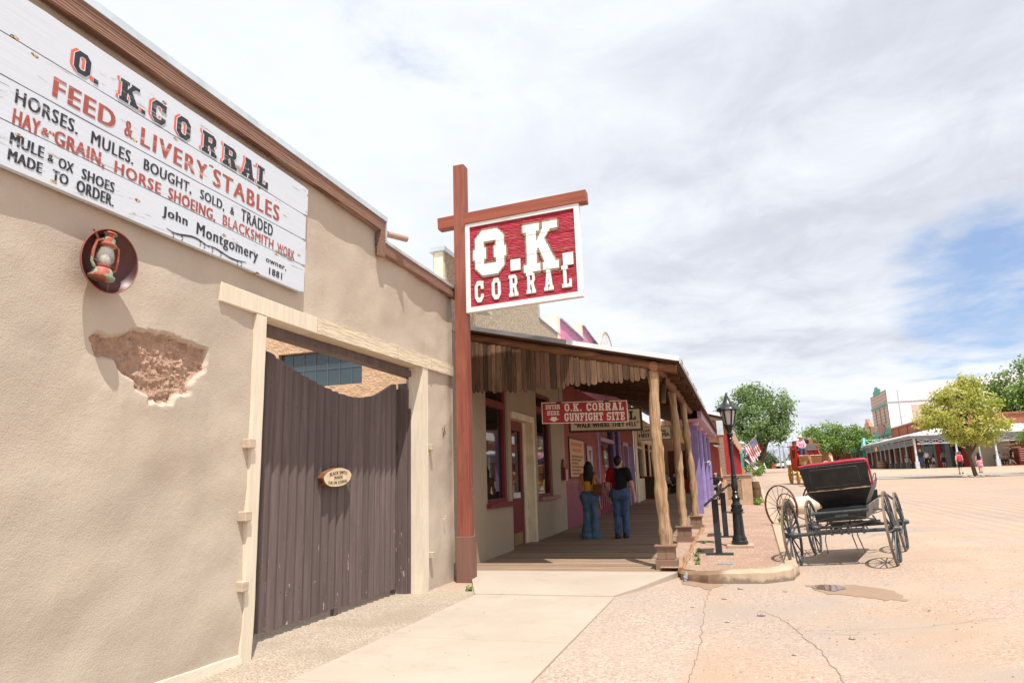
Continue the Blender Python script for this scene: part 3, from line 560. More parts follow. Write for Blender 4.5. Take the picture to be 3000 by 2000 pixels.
# implicit bodies ----------------------------------------------------------
def sdf_mesh(caps, k=.018, h=.014):
    """one continuous surface round tapered capsules (p0,p1,r0,r1[,flat axis,factor])"""
    P = np.array([c[0] for c in caps]+[c[1] for c in caps], float); rm = max(max(c[2], c[3]) for c in caps)+3*h+.03
    lo = P.min(0)-rm; hi = P.max(0)+rm; n_ = np.ceil((hi-lo)/h).astype(int)+1
    acc = np.zeros(n_)
    for c in caps:
        a = np.array(c[0], float); b = np.array(c[1], float); r0, r1 = c[2], c[3]; rr = max(r0, r1)*(1.35 if len(c) > 4 else 1)+8*k
        i0 = np.maximum(((np.minimum(a, b)-rr-lo)/h).astype(int), 0); i1 = np.minimum(((np.maximum(a, b)+rr-lo)/h).astype(int)+2, n_)
        g = np.stack(np.meshgrid(*[lo[d]+h*np.arange(i0[d], i1[d]) for d in range(3)], indexing='ij'), -1)
        if len(c) > 4:
            ax = np.array(c[4], float); ax /= np.linalg.norm(ax); q = g-a
            g = g+((q@ax)*(1/c[5]-1))[..., None]*ax
        ba = b-a; L = ba@ba; t = np.clip(((g-a)@ba)/L, 0, 1) if L > 1e-12 else np.zeros(g.shape[:-1])
        d = np.linalg.norm(g-a-t[..., None]*ba, axis=-1)-(r0+(r1-r0)*t)
        acc[i0[0]:i1[0], i0[1]:i1[1], i0[2]:i1[2]] += np.exp(np.clip(-d/k, -60, 12))
    F = 1.0-acc; F = -np.log(np.maximum(acc, 1e-20))*k
    S = F < 0; nc = n_-1; cnt = np.zeros(nc); pos = np.zeros((*nc, 3))
    cr = [(i, j, l) for i in (0, 1) for j in (0, 1) for l in (0, 1)]
    def sl(c): return tuple(slice(c[d], n_[d]-1+c[d]) for d in range(3))
    for a in cr:
        for d in range(3):
            if a[d] == 0:
                b = list(a); b[d] = 1; Fa = F[sl(a)]; Fb = F[sl(b)]; x = (Fa < 0) != (Fb < 0)
                t = np.where(x, Fa/np.where(x, Fa-Fb, 1), 0)
                cnt += x
                for e in range(3): pos[..., e] += np.where(x, a[e]+(t if e == d else 0), 0)
    act = cnt > 0; idx = -np.ones(nc, int); idx[act] = np.arange(act.sum())
    ij = np.argwhere(act); vs = lo+h*(ij+pos[act]/cnt[act][:, None])
    fs = []
    for d in range(3):
        e, f = [(1, 2), (2, 0), (0, 1)][d]
        s0 = [slice(1, n_[q]-1) for q in range(3)]; s0[d] = slice(0, n_[d]-1); s1 = list(s0); s1[d] = slice(1, n_[d])
        A = S[tuple(s0)]; B = S[tuple(s1)]
        for val, sg in ((A & ~B, 1), (~A & B, -1)):
            p = np.argwhere(val)+np.array([0 if q == d else 1 for q in range(3)])
            def cell(oe, of):
                q = p.copy(); q[:, e] -= oe; q[:, f] -= of; return idx[q[:, 0], q[:, 1], q[:, 2]]
            quad = np.stack([cell(1, 1), cell(0, 1), cell(0, 0), cell(1, 0)], -1)
            fs.append(quad if sg > 0 else quad[:, ::-1])
    fs = np.concatenate(fs); fs = fs[(fs >= 0).all(1)]
    return vs, fs
def body_mesh(name, groups, mat, parent, k=.018, h=.014):
    """groups: list of (caps,k,h) merged into ONE mesh"""
    V = []; Fc = []; o = 0
    for cp, kk, hh in groups:
        v, f = sdf_mesh(cp, kk, hh); V.append(v); Fc.append(f+o); o += len(v)
    me = bpy.data.meshes.new(name); me.from_pydata(np.concatenate(V).tolist(), [], np.concatenate(Fc).tolist())
    ob = link(me, name, mat, None, True, 180)
    ob.parent = parent; INV[ob.name] = INV.get(parent.name, Matrix.Identity(4)) if parent else Matrix.Identity(4)
    return ob
def hand(wr, dirv, palmn, side, s=1.0, curl=.5):
    """caps of a hand with palm, four unequal curled fingers and a thumb. wr wrist, dirv finger direction, palmn palm normal, side +1/-1 thumb side"""
    w = Vector(wr); d = Vector(dirv).normalized(); pn = Vector(palmn).normalized(); pn = (pn-d*pn.dot(d)).normalized(); sd_ = d.cross(pn)*side
    cp = [(w-d*.02*s, w+d*.03*s, .026*s, .028*s, pn, .75), (w+d*.03*s-sd_*.012*s, w+d*.085*s-sd_*.018*s, .026*s, .022*s, pn, .62), (w+d*.03*s+sd_*.014*s, w+d*.085*s+sd_*.02*s, .026*s, .022*s, pn, .62)]
    for i, L in enumerate((.072, .082, .076, .058)):
        b = w+d*.092*s+sd_*(.030-.020*i)*s; p = b; ang = 0.12
        for j, fr in enumerate((.45, .32, .23)):
            ang += curl*(.55 if j == 0 else .8); q = p+(d*math.cos(ang)+pn*math.sin(ang))*L*fr*s*1.05; cp.append((p, q, .0092*s-.0008*j, .0085*s-.0008*j)); p = q
    t0 = w+d*.030*s+sd_*.026*s; t1 = t0+(d*.6+sd_*.75+pn*.35).normalized()*.038*s; t2 = t1+(d*.9+sd_*.25+pn*.35).normalized()*.030*s
    cp += [(t0, t1, .014*s, .011*s), (t1, t2, .0105*s, .009*s)]
    return [tuple([tuple(c[0]), tuple(c[1])]+list(c[2:4])+([tuple(c[4]), c[5]] if len(c) > 4 else [])) for c in cp]
def leg_pts(hx, hip, knee, ank, toe): return hip, knee, ank, toe
def person(label, loc, rz, H=1.75, top='cloth_navy', bottom='denim', hair='hair_dark', skin='skin', pose='stand', sleeves='short', shorts=False, hairlen=0, hat=None, h=.02, skirt=False, fem=False, group=None, shoes='shoe_dark', hands=False, cap=None, J=None, tee=None, flare=0.0, lean=0.0):
    """figure facing local +Y; joints in local metres for a 1.75 m body scaled to H"""
    root = thing('person', label, 'person', loc, rz or 1e-5, group); s = H/1.75
    j = dict(pel=(0, 0, .95), chest=(0, .0, 1.28), neck=(0, -.01, 1.47), head=(0, .015, 1.62), lsh=(-.185, -.01, 1.42), rsh=(.185, -.01, 1.42), lel=(-.235, -.03, 1.13), rel=(.235, -.03, 1.13), lwr=(-.245, .04, .88), rwr=(.245, .04, .88),
             lhip=(-.09, 0, .93), rhip=(.09, 0, .93), lkn=(-.10, .015, .50), rkn=(.10, .015, .50), lan=(-.105, -.02, .085), ran=(.105, -.02, .085))
    if pose == 'walk': j.update(lkn=(-.09, .16, .52), lan=(-.09, .24, .09), rkn=(.09, .03, .50), ran=(.09, -.26, .13), lel=(-.23, -.12, 1.15), lwr=(-.22, -.10, .90), rel=(.23, .04, 1.14), rwr=(.22, .20, .94))
    if pose == 'sit':
        dz = -.42
        for k_ in ('pel', 'chest', 'neck', 'head', 'lsh', 'rsh', 'lhip', 'rhip'): j[k_] = (j[k_][0], j[k_][1]-.05, j[k_][2]+dz)
        j.update(lkn=(-.12, .40, .52), rkn=(.12, .40, .52), lan=(-.13, .42, .09), ran=(.13, .38, .09), lel=(-.25, .06, .74), rel=(.25, .06, .74), lwr=(-.13, .28, .60), rwr=(.13, .28, .60))
    if J: j.update(J)
    if fem:
        for k_ in ('lsh', 'rsh'): j[k_] = (j[k_][0]*.90, j[k_][1], j[k_][2])
    j = {a: Vector(b)*s for a, b in j.items()}
    c = []; q = lambda a, b, r0, r1, *f: c.append((tuple(a), tuple(b), r0*s, r1*s)+f)
    wz = .80 if fem else 1.0
    hd = j['head']; F = (j['lsh']-j['rsh']).cross(Vector((0, 0, 1))).normalized()*1.0
    if F.y < 0: F = -F
    q(hd+Vector((0, -.01, .025))*s, hd+Vector((0, .0, .02))*s, .093, .093, (1, 0, 0), .86)
    q(hd+F*.028*s-Vector((0, 0, .055))*s, hd+F*.045*s-Vector((0, 0, .075))*s, .055, .042)            # jaw, chin
    q(hd+F*.088*s+Vector((0, 0, .005))*s, hd+F*.108*s-Vector((0, 0, .028))*s, .011, .016)               # nose
    for sg in (-1, 1): q(hd+Vector((sg*.082, -.005, .012))*s, hd+Vector((sg*.086, -.012, -.025))*s, .018, .012)   # ears
    q(j['neck']-Vector((0, 0, .05))*s, hd-Vector((0, .01, .05))*s, .058 if not fem else .048, .052 if not fem else .045)
    q(j['pel'], j['chest'], .135*wz, .150*wz, (0, 1, 0), .72); q(j['lsh']+Vector((.05, 0, -.03))*s, j['rsh']-Vector((.05, 0, .03))*s, .085*wz, .085*wz, (0, 1, 0), .8)
    q(j['lhip'], j['rhip'], .125, .125, (0, 1, 0), .85)
    for a in 'lr':
        q(j[a+'sh'], j[a+'el'], .054*wz, .043*wz); q(j[a+'el'], j[a+'wr'], .042*wz, .030*wz)
        q(j[a+'hip'], j[a+'kn'], .090, .062); q(j[a+'kn'], j[a+'an'], .060, .042)
        ft = j[a+'an']; q(ft-Vector((0, .04, .045))*s, ft+Vector((0, .14, -.05))*s, .038, .032, (0, 0, 1), .9)
    groups = [(c, .018*s, h)]
    for a, sg in (('l', -1), ('r', 1)):
        d = (j[a+'wr']-j[a+'el']).normalized()
        if hands: groups.append((hand(j[a+'wr'], d, (-sg*.9, .35, 0), -sg if a == 'l' else sg, s, .38), .006, .006))
        else:
            w_ = j[a+'wr']; c.append((tuple(w_), tuple(w_+d*.09*s), .032*s, .034*s, (1, 0, 0), .6))
            for i in range(4): c.append((tuple(w_+d*.09*s+Vector((0, .024-.016*i, 0))*s), tuple(w_+d*(.16-.012*abs(i-1.4))*s+Vector((-sg*.012, .024-.016*i, 0))*s), .012*s, .010*s))
            c.append((tuple(w_+d*.03*s+Vector((0, .03, 0))*s), tuple(w_+d*.09*s+Vector((-sg*.01, .055, 0))*s), .013*s, .011*s))
    body_mesh('body', groups, skin, root)
    def cloth(name, mat, cc, kk=.02):
        ob = cloth_(name, mat, cc, kk)
        if name in ('shirt', 'trousers') and h < .02:      # folds
            me = ob.data; co = [v_.co.copy() for v_ in me.vertices]; no = [Vector(q_.vector) for q_ in me.vertex_normals]; out = []
            for c_, n_ in zip(co, no): q_ = c_*13+Vector((0, 0, c_.z*6*math.sin(c_.x*20))); out.extend(c_+n_*(.012*mnoise.noise(q_)+.005*mnoise.noise(q_*2.3)))
            me.vertices.foreach_set('co', out); me.update()
        return ob
    def cloth_(name, mat, cc, kk=.02): return body_mesh(name, [([(tuple(x[0]), tuple(x[1]), x[2]*s, x[3]*s)+tuple(x[4:]) for x in cc], kk*s, h)], mat, root)
    # shirt
    bot = j['pel']+Vector((0, 0, -.02 if not tee == 'crop' else .16))*s; tp = [(bot, j['chest'], (.164 if not tee == 'crop' else .150)*wz, .166*wz, (0, 1, 0), .74), (j['chest'], j['neck']-Vector((0, 0, .07))*s, .165*wz, .085, (0, 1, 0), .74), (j['lsh']+Vector((.05, 0, -.03))*s, j['rsh']-Vector((.05, 0, .03))*s, .095*wz, .095*wz, (0, 1, 0), .82)]
    for a in 'lr':
        if sleeves == 'short': tp.append((j[a+'sh'], j[a+'sh'].lerp(j[a+'el'], .62), .070*wz, .064*wz))
        if sleeves == 'long': tp += [(j[a+'sh'], j[a+'el'], .068*wz, .056*wz), (j[a+'el'], j[a+'wr'], .055*wz, .044*wz)]
    cloth('shirt', top, tp)
    bt = [(j['pel']+Vector((0, 0, .06))*s, j['pel'], .138*(wz+.05), .146, (0, 1, 0), .78), (j['lhip'], j['rhip'], .138, .138, (0, 1, 0), .90)]
    for a in 'lr':
        if shorts: bt.append((j[a+'hip'], j[a+'hip'].lerp(j[a+'kn'], .80), .102, .090))
        elif skirt: bt.append((j['pel'], j['pel']-Vector((0, 0, .30))*s, .14, .19, (0, 1, 0), .85))
        else: bt += [(j[a+'hip'], j[a+'kn'], .098, .068+flare*.1), (j[a+'kn'], j[a+'an']-Vector((0, 0, .02))*s, .066+flare*.1, .058+flare)]
    cloth('trousers' if not (shorts or skirt) else ('shorts' if shorts else 'skirt'), bottom, bt)
    for a in 'lr':
        ft = j[a+'an']; cloth('shoe', shoes, [(ft-Vector((0, .045, .045))*s, ft+Vector((0, .13, -.05))*s, .046, .040, (0, 0, 1), .92), (ft-Vector((0, .045, .045))*s, ft-Vector((0, .03, -.0))*s, .046, .044)])
    up_ = Vector((0, 0, 1))
    if hair:
        hc = [(hd-F*.022*s+up_*.04*s, hd-F*.005*s+up_*.048*s, .098, .094, (1, 0, 0), .9), (hd-F*.045*s-up_*.01*s, hd-F*.045*s-up_*.045*s, .072, .050)]
        if hairlen:
            hc += [(hd-F*.06*s, hd-F*.085*s-up_*hairlen*.55*s, .085, .105, (0, 1, 0), .62), (hd-F*.085*s-up_*hairlen*.55*s, hd-F*.10*s-up_*hairlen*s, .10, .035, (0, 1, 0), .55)]
            for q_ in range(9): x_ = -.085+.021*q_; hc.append((hd-F*(.075+.01*(q_ % 3))*s+Vector((x_, 0, 0))*s-up_*hairlen*.5*s, hd-F*(.10-.012*(q_ % 2))*s+Vector((x_*1.05+.012*math.sin(q_*2.4), 0, 0))*s-up_*hairlen*(.86+.20*abs(math.sin(q_*1.9)))*s, .026, .008))
            for sg in (-1, 1): hc.append((hd-F*.03*s+Vector((sg*.07, 0, 0))*s, hd-F*.05*s+Vector((sg*.085, 0, 0))*s-up_*hairlen*.6*s, .045, .04))
        cloth('hair', hair, hc, .012)
    if hat == 'cowboy':
        mb = MB(); cx, cy, cz = hd+up_*.075*s
        pr = [(.20, 0), (.19, -.008), (.105, .0), (.098, .06), (.088, .12), (.05, .135), (0, .12)]
        mb.lathe((cx, cy, cz), [(a*s, b*s) for a, b in pr], 22)
        mb.v = [(x, y, z+max(0, abs(x-cx)-.10*s)*.55) for x, y, z in mb.v]
        ob = mb.build('hat', 'straw', None, True); ob.parent = root
    if hat == 'cap':
        cloth('cap', cap, [(hd+up_*.05*s, hd+up_*.065*s, .10, .095, (1, 0, 0), .9), (hd+F*.08*s+up_*.04*s, hd+F*.15*s+up_*.03*s, .05, .04, (0, 0, 1), .4)], .01)
    ey = MB()
    for sg in (-1, 1): ey.lathe(hd+F*.083*s+Vector((sg*.032, 0, .012))*s, [(0, -.008*s), (.009*s, -.004*s), (.010*s, .003*s), (0, .009*s)], 8, tuple(F))
    ob = ey.build('eyes', 'hair_dark', None, True); ob.parent = root
    return root, j

# trees --------------------------------------------------------------------
def leaves(name, blobs, count, size, mat, parent, nclump=120, sig=.35, droop=.3, seed=1, tbase=.5):
    r = np.random.default_rng(seed); B = np.array([b[0] for b in blobs], float); Rr = np.array([b[1] for b in blobs], float)
    vol = Rr.prod(1)**.67; bi = r.choice(len(blobs), nclump, p=vol/vol.sum()); d = r.normal(size=(nclump, 3)); d /= np.linalg.norm(d, axis=1)[:, None]
    rad = r.uniform(.45, 1.0, nclump)**.5; cc = B[bi]+d*Rr[bi]*rad[:, None]; ct = r.uniform(-.35, .35, nclump)
    per = count//nclump; ci = np.repeat(np.arange(nclump), per); n_ = len(ci)
    p = cc[ci]+r.normal(size=(n_, 3))*sig*np.array([1, 1, .75]); nr = d[ci]*.7+r.normal(size=(n_, 3))*.75+np.array([0, 0, .35]); nr /= np.linalg.norm(nr, axis=1)[:, None]
    a = np.cross(nr, r.normal(size=(n_, 3))); a /= np.linalg.norm(a, axis=1)[:, None]; b = np.cross(nr, a); sz = size*r.uniform(.6, 1.35, n_)[:, None]
    v = np.stack([p-a*sz, p+b*sz*.48-nr*sz*.12, p+a*sz, p-b*sz*.48-nr*sz*.12], 1).reshape(-1, 3)
    f = np.arange(n_*4).reshape(-1, 4); v[:, 2] -= 0
    me = bpy.data.meshes.new(name); me.from_pydata(v.tolist(), [], f.tolist())
    at = me.attributes.new('tint', 'FLOAT', 'FACE'); at.data.foreach_set('value', np.clip(tbase+ct[ci]*.8+r.normal(size=n_)*.16, 0, 1))
    return link(me, name, mat, parent)
def tree(name, label, base, trunk, tr, limbs, blobs, count, size, mat, group=None, nclump=140, sig=.35, seed=1, tbase=.5, cat='tree'):
    root = thing(name, label, cat, base, 0, group); mb = MB(); k = len(trunk)
    mb.tube(trunk, [tr*(1.25-.6*i/(k-1)) for i in range(k)], 10, jit=tr*.15)
    for i, (st, pts) in enumerate(limbs): mb.tube([trunk[st]]+pts, [tr*(.62-.5*q/len(pts)) for q in range(len(pts)+1)], 7, jit=tr*.1)
    mb.build('trunk', 'tree_bark', root, True)
    leaves('crown', blobs, count, size, mat, root, nclump, sig, seed=seed, tbase=tbase)
    return root
def autolimbs(trunk, blobs, k0=-1):
    """limbs from the trunk to the crown's blobs, and twigs beyond"""
    out = []
    for i, (c, rd) in enumerate(blobs):
        st = max(1, len(trunk)-1-(i % 2)); a = Vector(trunk[st]); c = Vector(c); md = a.lerp(c, .5)+Vector((0, 0, .12*(c-a).length))
        out.append((st, [md, c, c+(c-a).normalized()*min(rd)*.6]))
    return out
# ================================================================== GROUND
xs = sorted(set([-400, -120, -60, -30, -15, -8, -5.2, -4.5, -3.5, -2, -1, 0, .45, .9, 1.3, 2, 2.6, 3.1, 4, 6, 9, 13, 18, 25, 35, 60, 120, 400, 1500]))
ys = sorted(set([-60, -20, -5, 0, 2, 4, 6, 9, 10, 11, 12, 13, 14, 16, 18, 20, 24, 30, 40, 48, 56, 64, 70, 78, 95, 120, 150, 200, 300, 600, 1500, 4500]))
mb = MB(); mb.v = [(x, y, G(x, y)) for y in ys for x in xs]; nx = len(xs)
mb.f = [(j*nx+i, j*nx+i+1, (j+1)*nx+i+1, (j+1)*nx+i) for j in range(len(ys)-1) for i in range(nx-1)]
structure('ground', mb, 'dirt_street')
def sheet(name, poly, off, mat, zf=None, kind='structure', sub=0):
    b = MB(); zf = zf or (lambda x, y: G(x, y)+off); b.add([(x, y, zf(x, y)) for x, y in poly], [tuple(range(len(poly)))]); o = b.build(name, mat); o['kind'] = kind; return o
# gravel strip before the gate, concrete path and its ramp
b = MB()
for y0, y1 in ((-4, 1), (1, 4.6), (4.6, 7.4), (7.4, 11.2)):
    b.quad((-5.4, y0, .006), (-3.3, y0, .006), (-3.3, y1, .006), (-5.4, y1, .006))
structure('gravel_strip', b, 'gravel_strip')
b = MB(); cuts = [-4, -2, .6, 3.2, 5.05, 6.62, 8.05, 9.22]
for a, c in zip(cuts[:-1], cuts[1:]):
    g_ = .006
    b.box(-3.50, -1.60, a+g_, c-g_, -.05, .022)
structure('concrete_path', b, 'concrete', bevel=.006)
b = MB()
top = [(-3.53, 9.235, .024), (-1.63, 9.235, .024), (-1.35, 9.8, .055), (-.93, 11.02, .102), (-4.28, 11.02, .102)]
b.add(top+[(x, y, -.1) for x, y, z in top], [(0, 1, 2, 3, 4)]+[(i, i+5, (i+1) % 5+5, (i+1) % 5) for i in range(5)])
structure('concrete_ramp', b, 'concrete')
# raised gravel bed behind a kerb
def bedz(x, y): return np.interp(y, KY, KZ)+.125
inner = [(-.86, 11.1), (-.45, 10.72), (.2, 10.83), (.48, 11.05), (.60, 11.5), (.62, 13), (.80, 19), (1.0, 27.7), (1.36, 43), (1.75, 60), (2.0, 74)]
outer = [(-.88, 10.78), (-.47, 10.46), (.30, 10.55), (.66, 10.85), (.80, 11.45), (.82, 13), (1.0, 19), (1.2, 27.7), (1.56, 43), (1.95, 60), (2.2, 74)]
b = MB()
for y0, y1 in zip(*(lambda L: (L[:-1], L[1:]))([11.1, 11.5, 13, 19, 27.7, 43, 60, 74])):
    fx = lambda y: float(np.interp(y, [p[1] for p in inner[3:]], [p[0] for p in inner[3:]]))
    b.quad((-1.2, y0, bedz(0, y0)), (fx(y0)+.03, y0, bedz(0, y0)), (fx(y1)+.03, y1, bedz(0, y1)), (-1.2, y1, bedz(0, y1)))
b.add([(x, y, bedz(x, y)) for x, y in [(-.9, 11.1), (-.86, 11.0), (-.45, 10.7), (.2, 10.8), (.5, 11.02), (.55, 11.1)]], [(0, 1, 2, 3, 4, 5)])
structure('gravel_bed', b, 'gravel_bed')
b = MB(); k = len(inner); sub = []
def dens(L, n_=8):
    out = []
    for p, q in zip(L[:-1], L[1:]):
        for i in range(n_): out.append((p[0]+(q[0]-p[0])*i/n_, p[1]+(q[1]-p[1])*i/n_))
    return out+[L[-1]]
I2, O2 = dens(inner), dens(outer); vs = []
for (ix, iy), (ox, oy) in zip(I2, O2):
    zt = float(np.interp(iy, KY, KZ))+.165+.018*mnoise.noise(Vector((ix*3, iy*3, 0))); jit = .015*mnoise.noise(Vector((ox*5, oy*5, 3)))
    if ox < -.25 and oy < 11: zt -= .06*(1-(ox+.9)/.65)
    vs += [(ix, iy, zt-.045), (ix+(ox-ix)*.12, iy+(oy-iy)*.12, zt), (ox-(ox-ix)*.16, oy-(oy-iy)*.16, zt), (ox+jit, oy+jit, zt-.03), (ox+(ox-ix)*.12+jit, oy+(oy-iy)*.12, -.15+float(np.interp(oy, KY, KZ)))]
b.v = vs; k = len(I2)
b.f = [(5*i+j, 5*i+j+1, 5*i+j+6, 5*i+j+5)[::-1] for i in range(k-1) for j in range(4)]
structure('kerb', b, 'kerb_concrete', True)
# boardwalk of cross planks
b = MB(); y = 11.04; i = 0
while y < 44:
    wd_ = .138 if y < 26 else .30
    z = BW(y+.07)+random.uniform(-.004, .004); x0 = -4.30+random.uniform(-.01, .01)
    b.box(-4.62, -.90+random.uniform(-.012, .012), y, y+wd_-.010, z-.06, z); y += wd_; i += 1
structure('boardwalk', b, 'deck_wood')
b = MB(); b.box(-4.62, -.95, 11.0, 44, -.1, -.02); structure('boardwalk_frame', b, 'dark_timber')
# edging board between deck and gravel, lying loose
lg = thing('edging_log', 'long weathered timber edging lying between the boardwalk and the gravel bed', 'log', (-.85, 11.1, .1))
pts = [(-.88+.012*math.sin(t*9)+.02*t, 10.98+t*8.4, .13+.11*t+.012*math.sin(t*17)) for t in np.linspace(0, 1, 30)]
b = MB(); b.tube(pts, [.050+.012*math.sin(q*1.7) for q in range(30)], 9, jit=.03); b.build('timber', 'edging_log', lg, True)
# puddle and wet ground
def blob(cx, cy, rx, ry, n_, amp, seed, rot=0):
    out = []
    for i in range(n_):
        t = 2*math.pi*i/n_; q = 1+amp*mnoise.noise(Vector((math.cos(t)*1.6+seed, math.sin(t)*1.6, seed))); x, y_ = rx*q*math.cos(t), ry*q*math.sin(t)
        out.append((cx+x*math.cos(rot)-y_*math.sin(rot), cy+x*math.sin(rot)+y_*math.cos(rot)))
    return out
def ragged(P_, amp, n_=7, sd_=0):
    out = []
    for (x0, y0), (x1, y1) in zip(P_, P_[1:]+P_[:1]):
        for i in range(n_):
            t = i/n_; x, y_ = x0+(x1-x0)*t, y0+(y1-y0)*t; out.append((x+amp*mnoise.noise(Vector((x*7, y_*7, sd_))), y_+amp*2*mnoise.noise(Vector((x*7, y_*7, sd_+5)))))
    return out
pm = ragged([(0.77, 10.46), (0.97, 10.47), (1.32, 10.28), (1.56, 9.99), (1.7, 9.73), (1.74, 9.33), (1.72, 8.98), (1.54, 9.12), (1.43, 9.28), (1.24, 9.51), (1.01, 9.77), (0.88, 10.01)], .05); sheet('wet_ground', pm, .004, 'wet_mud')
sheet('wet_ground', ragged([(-.90, 10.95), (-.62, 10.60), (-.40, 10.42), (-.27, 10.40), (-.44, 9.93), (-.58, 10.2), (-.82, 10.35)], .05, 7, 3), .0045, 'wet_mud')
pw = ragged([(0.85, 10.38), (1.0, 10.4), (1.16, 10.3), (1.24, 10.10), (1.22, 9.95), (1.09, 9.88), (0.98, 9.95), (0.89, 10.12)], .04, 7, 8); sheet('puddle', pw, .009, 'puddle_water')
# old cracks in the paving under the dirt
def crack(P_, w_, sd_):
    q = MB(); D_ = ragged(P_, .035, 12, sd_); D_ = D_[:len(D_)-12]
    for i in range(len(D_)-1):
        (x0, y0), (x1, y1) = D_[i], D_[i+1]; a = w_*(.5+.7*abs(mnoise.noise(Vector((i*.6, sd_, 0))))); c_ = w_*(.5+.7*abs(mnoise.noise(Vector((i*.6+.6, sd_, 0)))))
        L_ = math.hypot(x1-x0, y1-y0)+1e-6; nx_, ny__ = -(y1-y0)/L_, (x1-x0)/L_
        q.quad((x0-nx_*a, y0-ny__*a, G(x0, y0)+.004), (x1-nx_*c_, y1-ny__*c_, G(x1, y1)+.004), (x1+nx_*c_, y1+ny__*c_, G(x1, y1)+.004), (x0+nx_*a, y0+ny__*a, G(x0, y0)+.004))
    structure('street_crack', q, 'crack_dirt')
n = newmat('grit'); wn = n.n.new('ShaderNodeTexWhiteNoise'); n.l.new(n.mapv(n.pos, (25, 25, 0)), wn.inputs['Vector']); vq = n.voro(n.pos, 40, 'F1', 'Color'); sq_ = n.n.new('ShaderNodeSeparateColor'); n.l.new(vq, sq_.inputs[0]); fin(n, n.ramp(sq_.outputs[0], [(0, (0.20, 0.135, 0.10)), (0.6, (0.38, 0.27, 0.21)), (1, (0.56, 0.47, 0.40))]), 0.9)
plain('crack_dirt', (0.24, 0.175, 0.135), 0.95, 0.3, 9)
crack([(.11, 8.56), (.26, 8.38), (.37, 8.02), (.46, 7.54), (.5, 7.25), (.57, 6.86), (.61, 6.3), (.66, 5.6), (.7, 4.8)], .006, 1); crack([(-.44, 9.88), (-.47, 8.9), (-.45, 8.28), (-.43, 6.69), (-.46, 5.62), (-.4, 4.4)], .005, 2); crack([(.46, 7.54), (.9, 7.7), (1.5, 7.6), (2.4, 7.9)], .003, 4)
# loose stones on the street
st_spots = [(-.05, 10.05, .035), (-.25, 9.3, .03), (.15, 8.3, .04), (.9, 7.3, .03), (3.3, 6.0, .035), (-.2, 7.9, .025), (2.9, 5.9, .02), (.5, 9.9, .022), (-.6, 8.7, .02), (.35, 6.6, .02), (1.8, 8.4, .018)]
proto = None
for x, y, r_ in st_spots:
    if proto is None:
        b = MB(); b.lathe((0, 0, 0), [(0, -.5), (.7, -.35), (1, .05), (.72, .5), (0, .62)], 9); b.v = [(x_*(1+.25*mnoise.noise(Vector((x_, y_, z_)))), y_*(1+.3*mnoise.noise(Vector((y_, z_, x_)))), z_) for x_, y_, z_ in b.v]
        proto = b.build('stone', 'gravel_strip', None, True); o = proto
    else: o = proto.copy(); COL.objects.link(o)
    o.location = (x, y, G(x, y)+r_*.3); o.scale = (r_, r_*1.2, r_*.8); o.rotation_euler = (0, 0, random.uniform(0, 6))
    tag(o, 'small pale loose stone lying on the dirt street', 'stone', 'loose stones on the street')

# grit scattered over the paving
gp_ = []; gf = []; r_ = np.random.default_rng(3)
while len(gp_) < 3600*6:
    x = r_.uniform(-3.4, 6); y_ = r_.uniform(3.6, 15); 
    if x < -1.55 and y_ < 11 and not (x < -3.45): 
        if r_.random() > .06: continue
    if mnoise.noise(Vector((x*.9, y_*.9, 3))) < r_.uniform(-.5, .35) or (-.95 < x < .85 and y_ > 10.4) or x < -3.4: continue
    s = .004+.009*r_.random()**3; z = G(x, y_)+(.022 if x < -1.6 and y_ < 9.2 else 0); 
    if x < -.9 and y_ > 9.2: continue
    o = len(gp_); t = r_.uniform(0, 3); c_, n_ = math.cos(t)*s, math.sin(t)*s; gp_ += [(x+c_*1.3, y_+n_*1.3, z), (x-n_, y_+c_, z), (x-c_*1.3, y_-n_*1.3, z), (x+n_, y_-c_, z), (x, y_, z+s*.9), (x+c_*.4, y_+n_*.3, z+s*.7)]
    gf += [(o, o+1, o+4), (o+1, o+2, o+4), (o+2, o+3, o+4), (o+3, o, o+4)]
b = MB(); b.add(gp_, gf); o = b.build('loose_grit', 'grit'); tag(o, 'loose grit scattered over the dirt street and the concrete path', 'grit', None, 'stuff')

# ================================================================== CORRAL WALL
wall = thing('corral_wall', 'tall tan stucco corral wall with a gate opening, broken plaster and a stepped wooden coping', 'wall', (W, 5.0, 0))
PATCH = [(3.67, 2.62), (3.74, 2.66), (3.81, 2.66), (3.89, 2.66), (3.98, 2.7), (4.02, 2.74), (4.17, 2.76), (4.31, 2.77), (4.43, 2.77), (4.6, 2.75), (4.73, 2.75), (4.87, 2.73), (4.85, 2.65), (4.84, 2.54), (4.72, 2.48), (4.66, 2.4), (4.64, 2.31), (4.49, 2.28), (4.45, 2.21), (4.23, 2.2), (4.21, 2.26), (4.09, 2.3), (4.08, 2.36), (3.96, 2.4), (3.89, 2.49), (3.81, 2.5), (3.74, 2.49), (3.72, 2.58)]
Y0, Y1 = 5.50, 9.40     # gate opening
def topz(y): return 4.97 if y < 7.80 else 4.66
def wx(y, z):
    return W+.030*mnoise.noise(Vector((y*1.1, z*1.1, 0)))+.015*mnoise.noise(Vector((y*2.7, z*2.9, 4)))+.004*mnoise.noise(Vector((y*9, z*9, 8)))
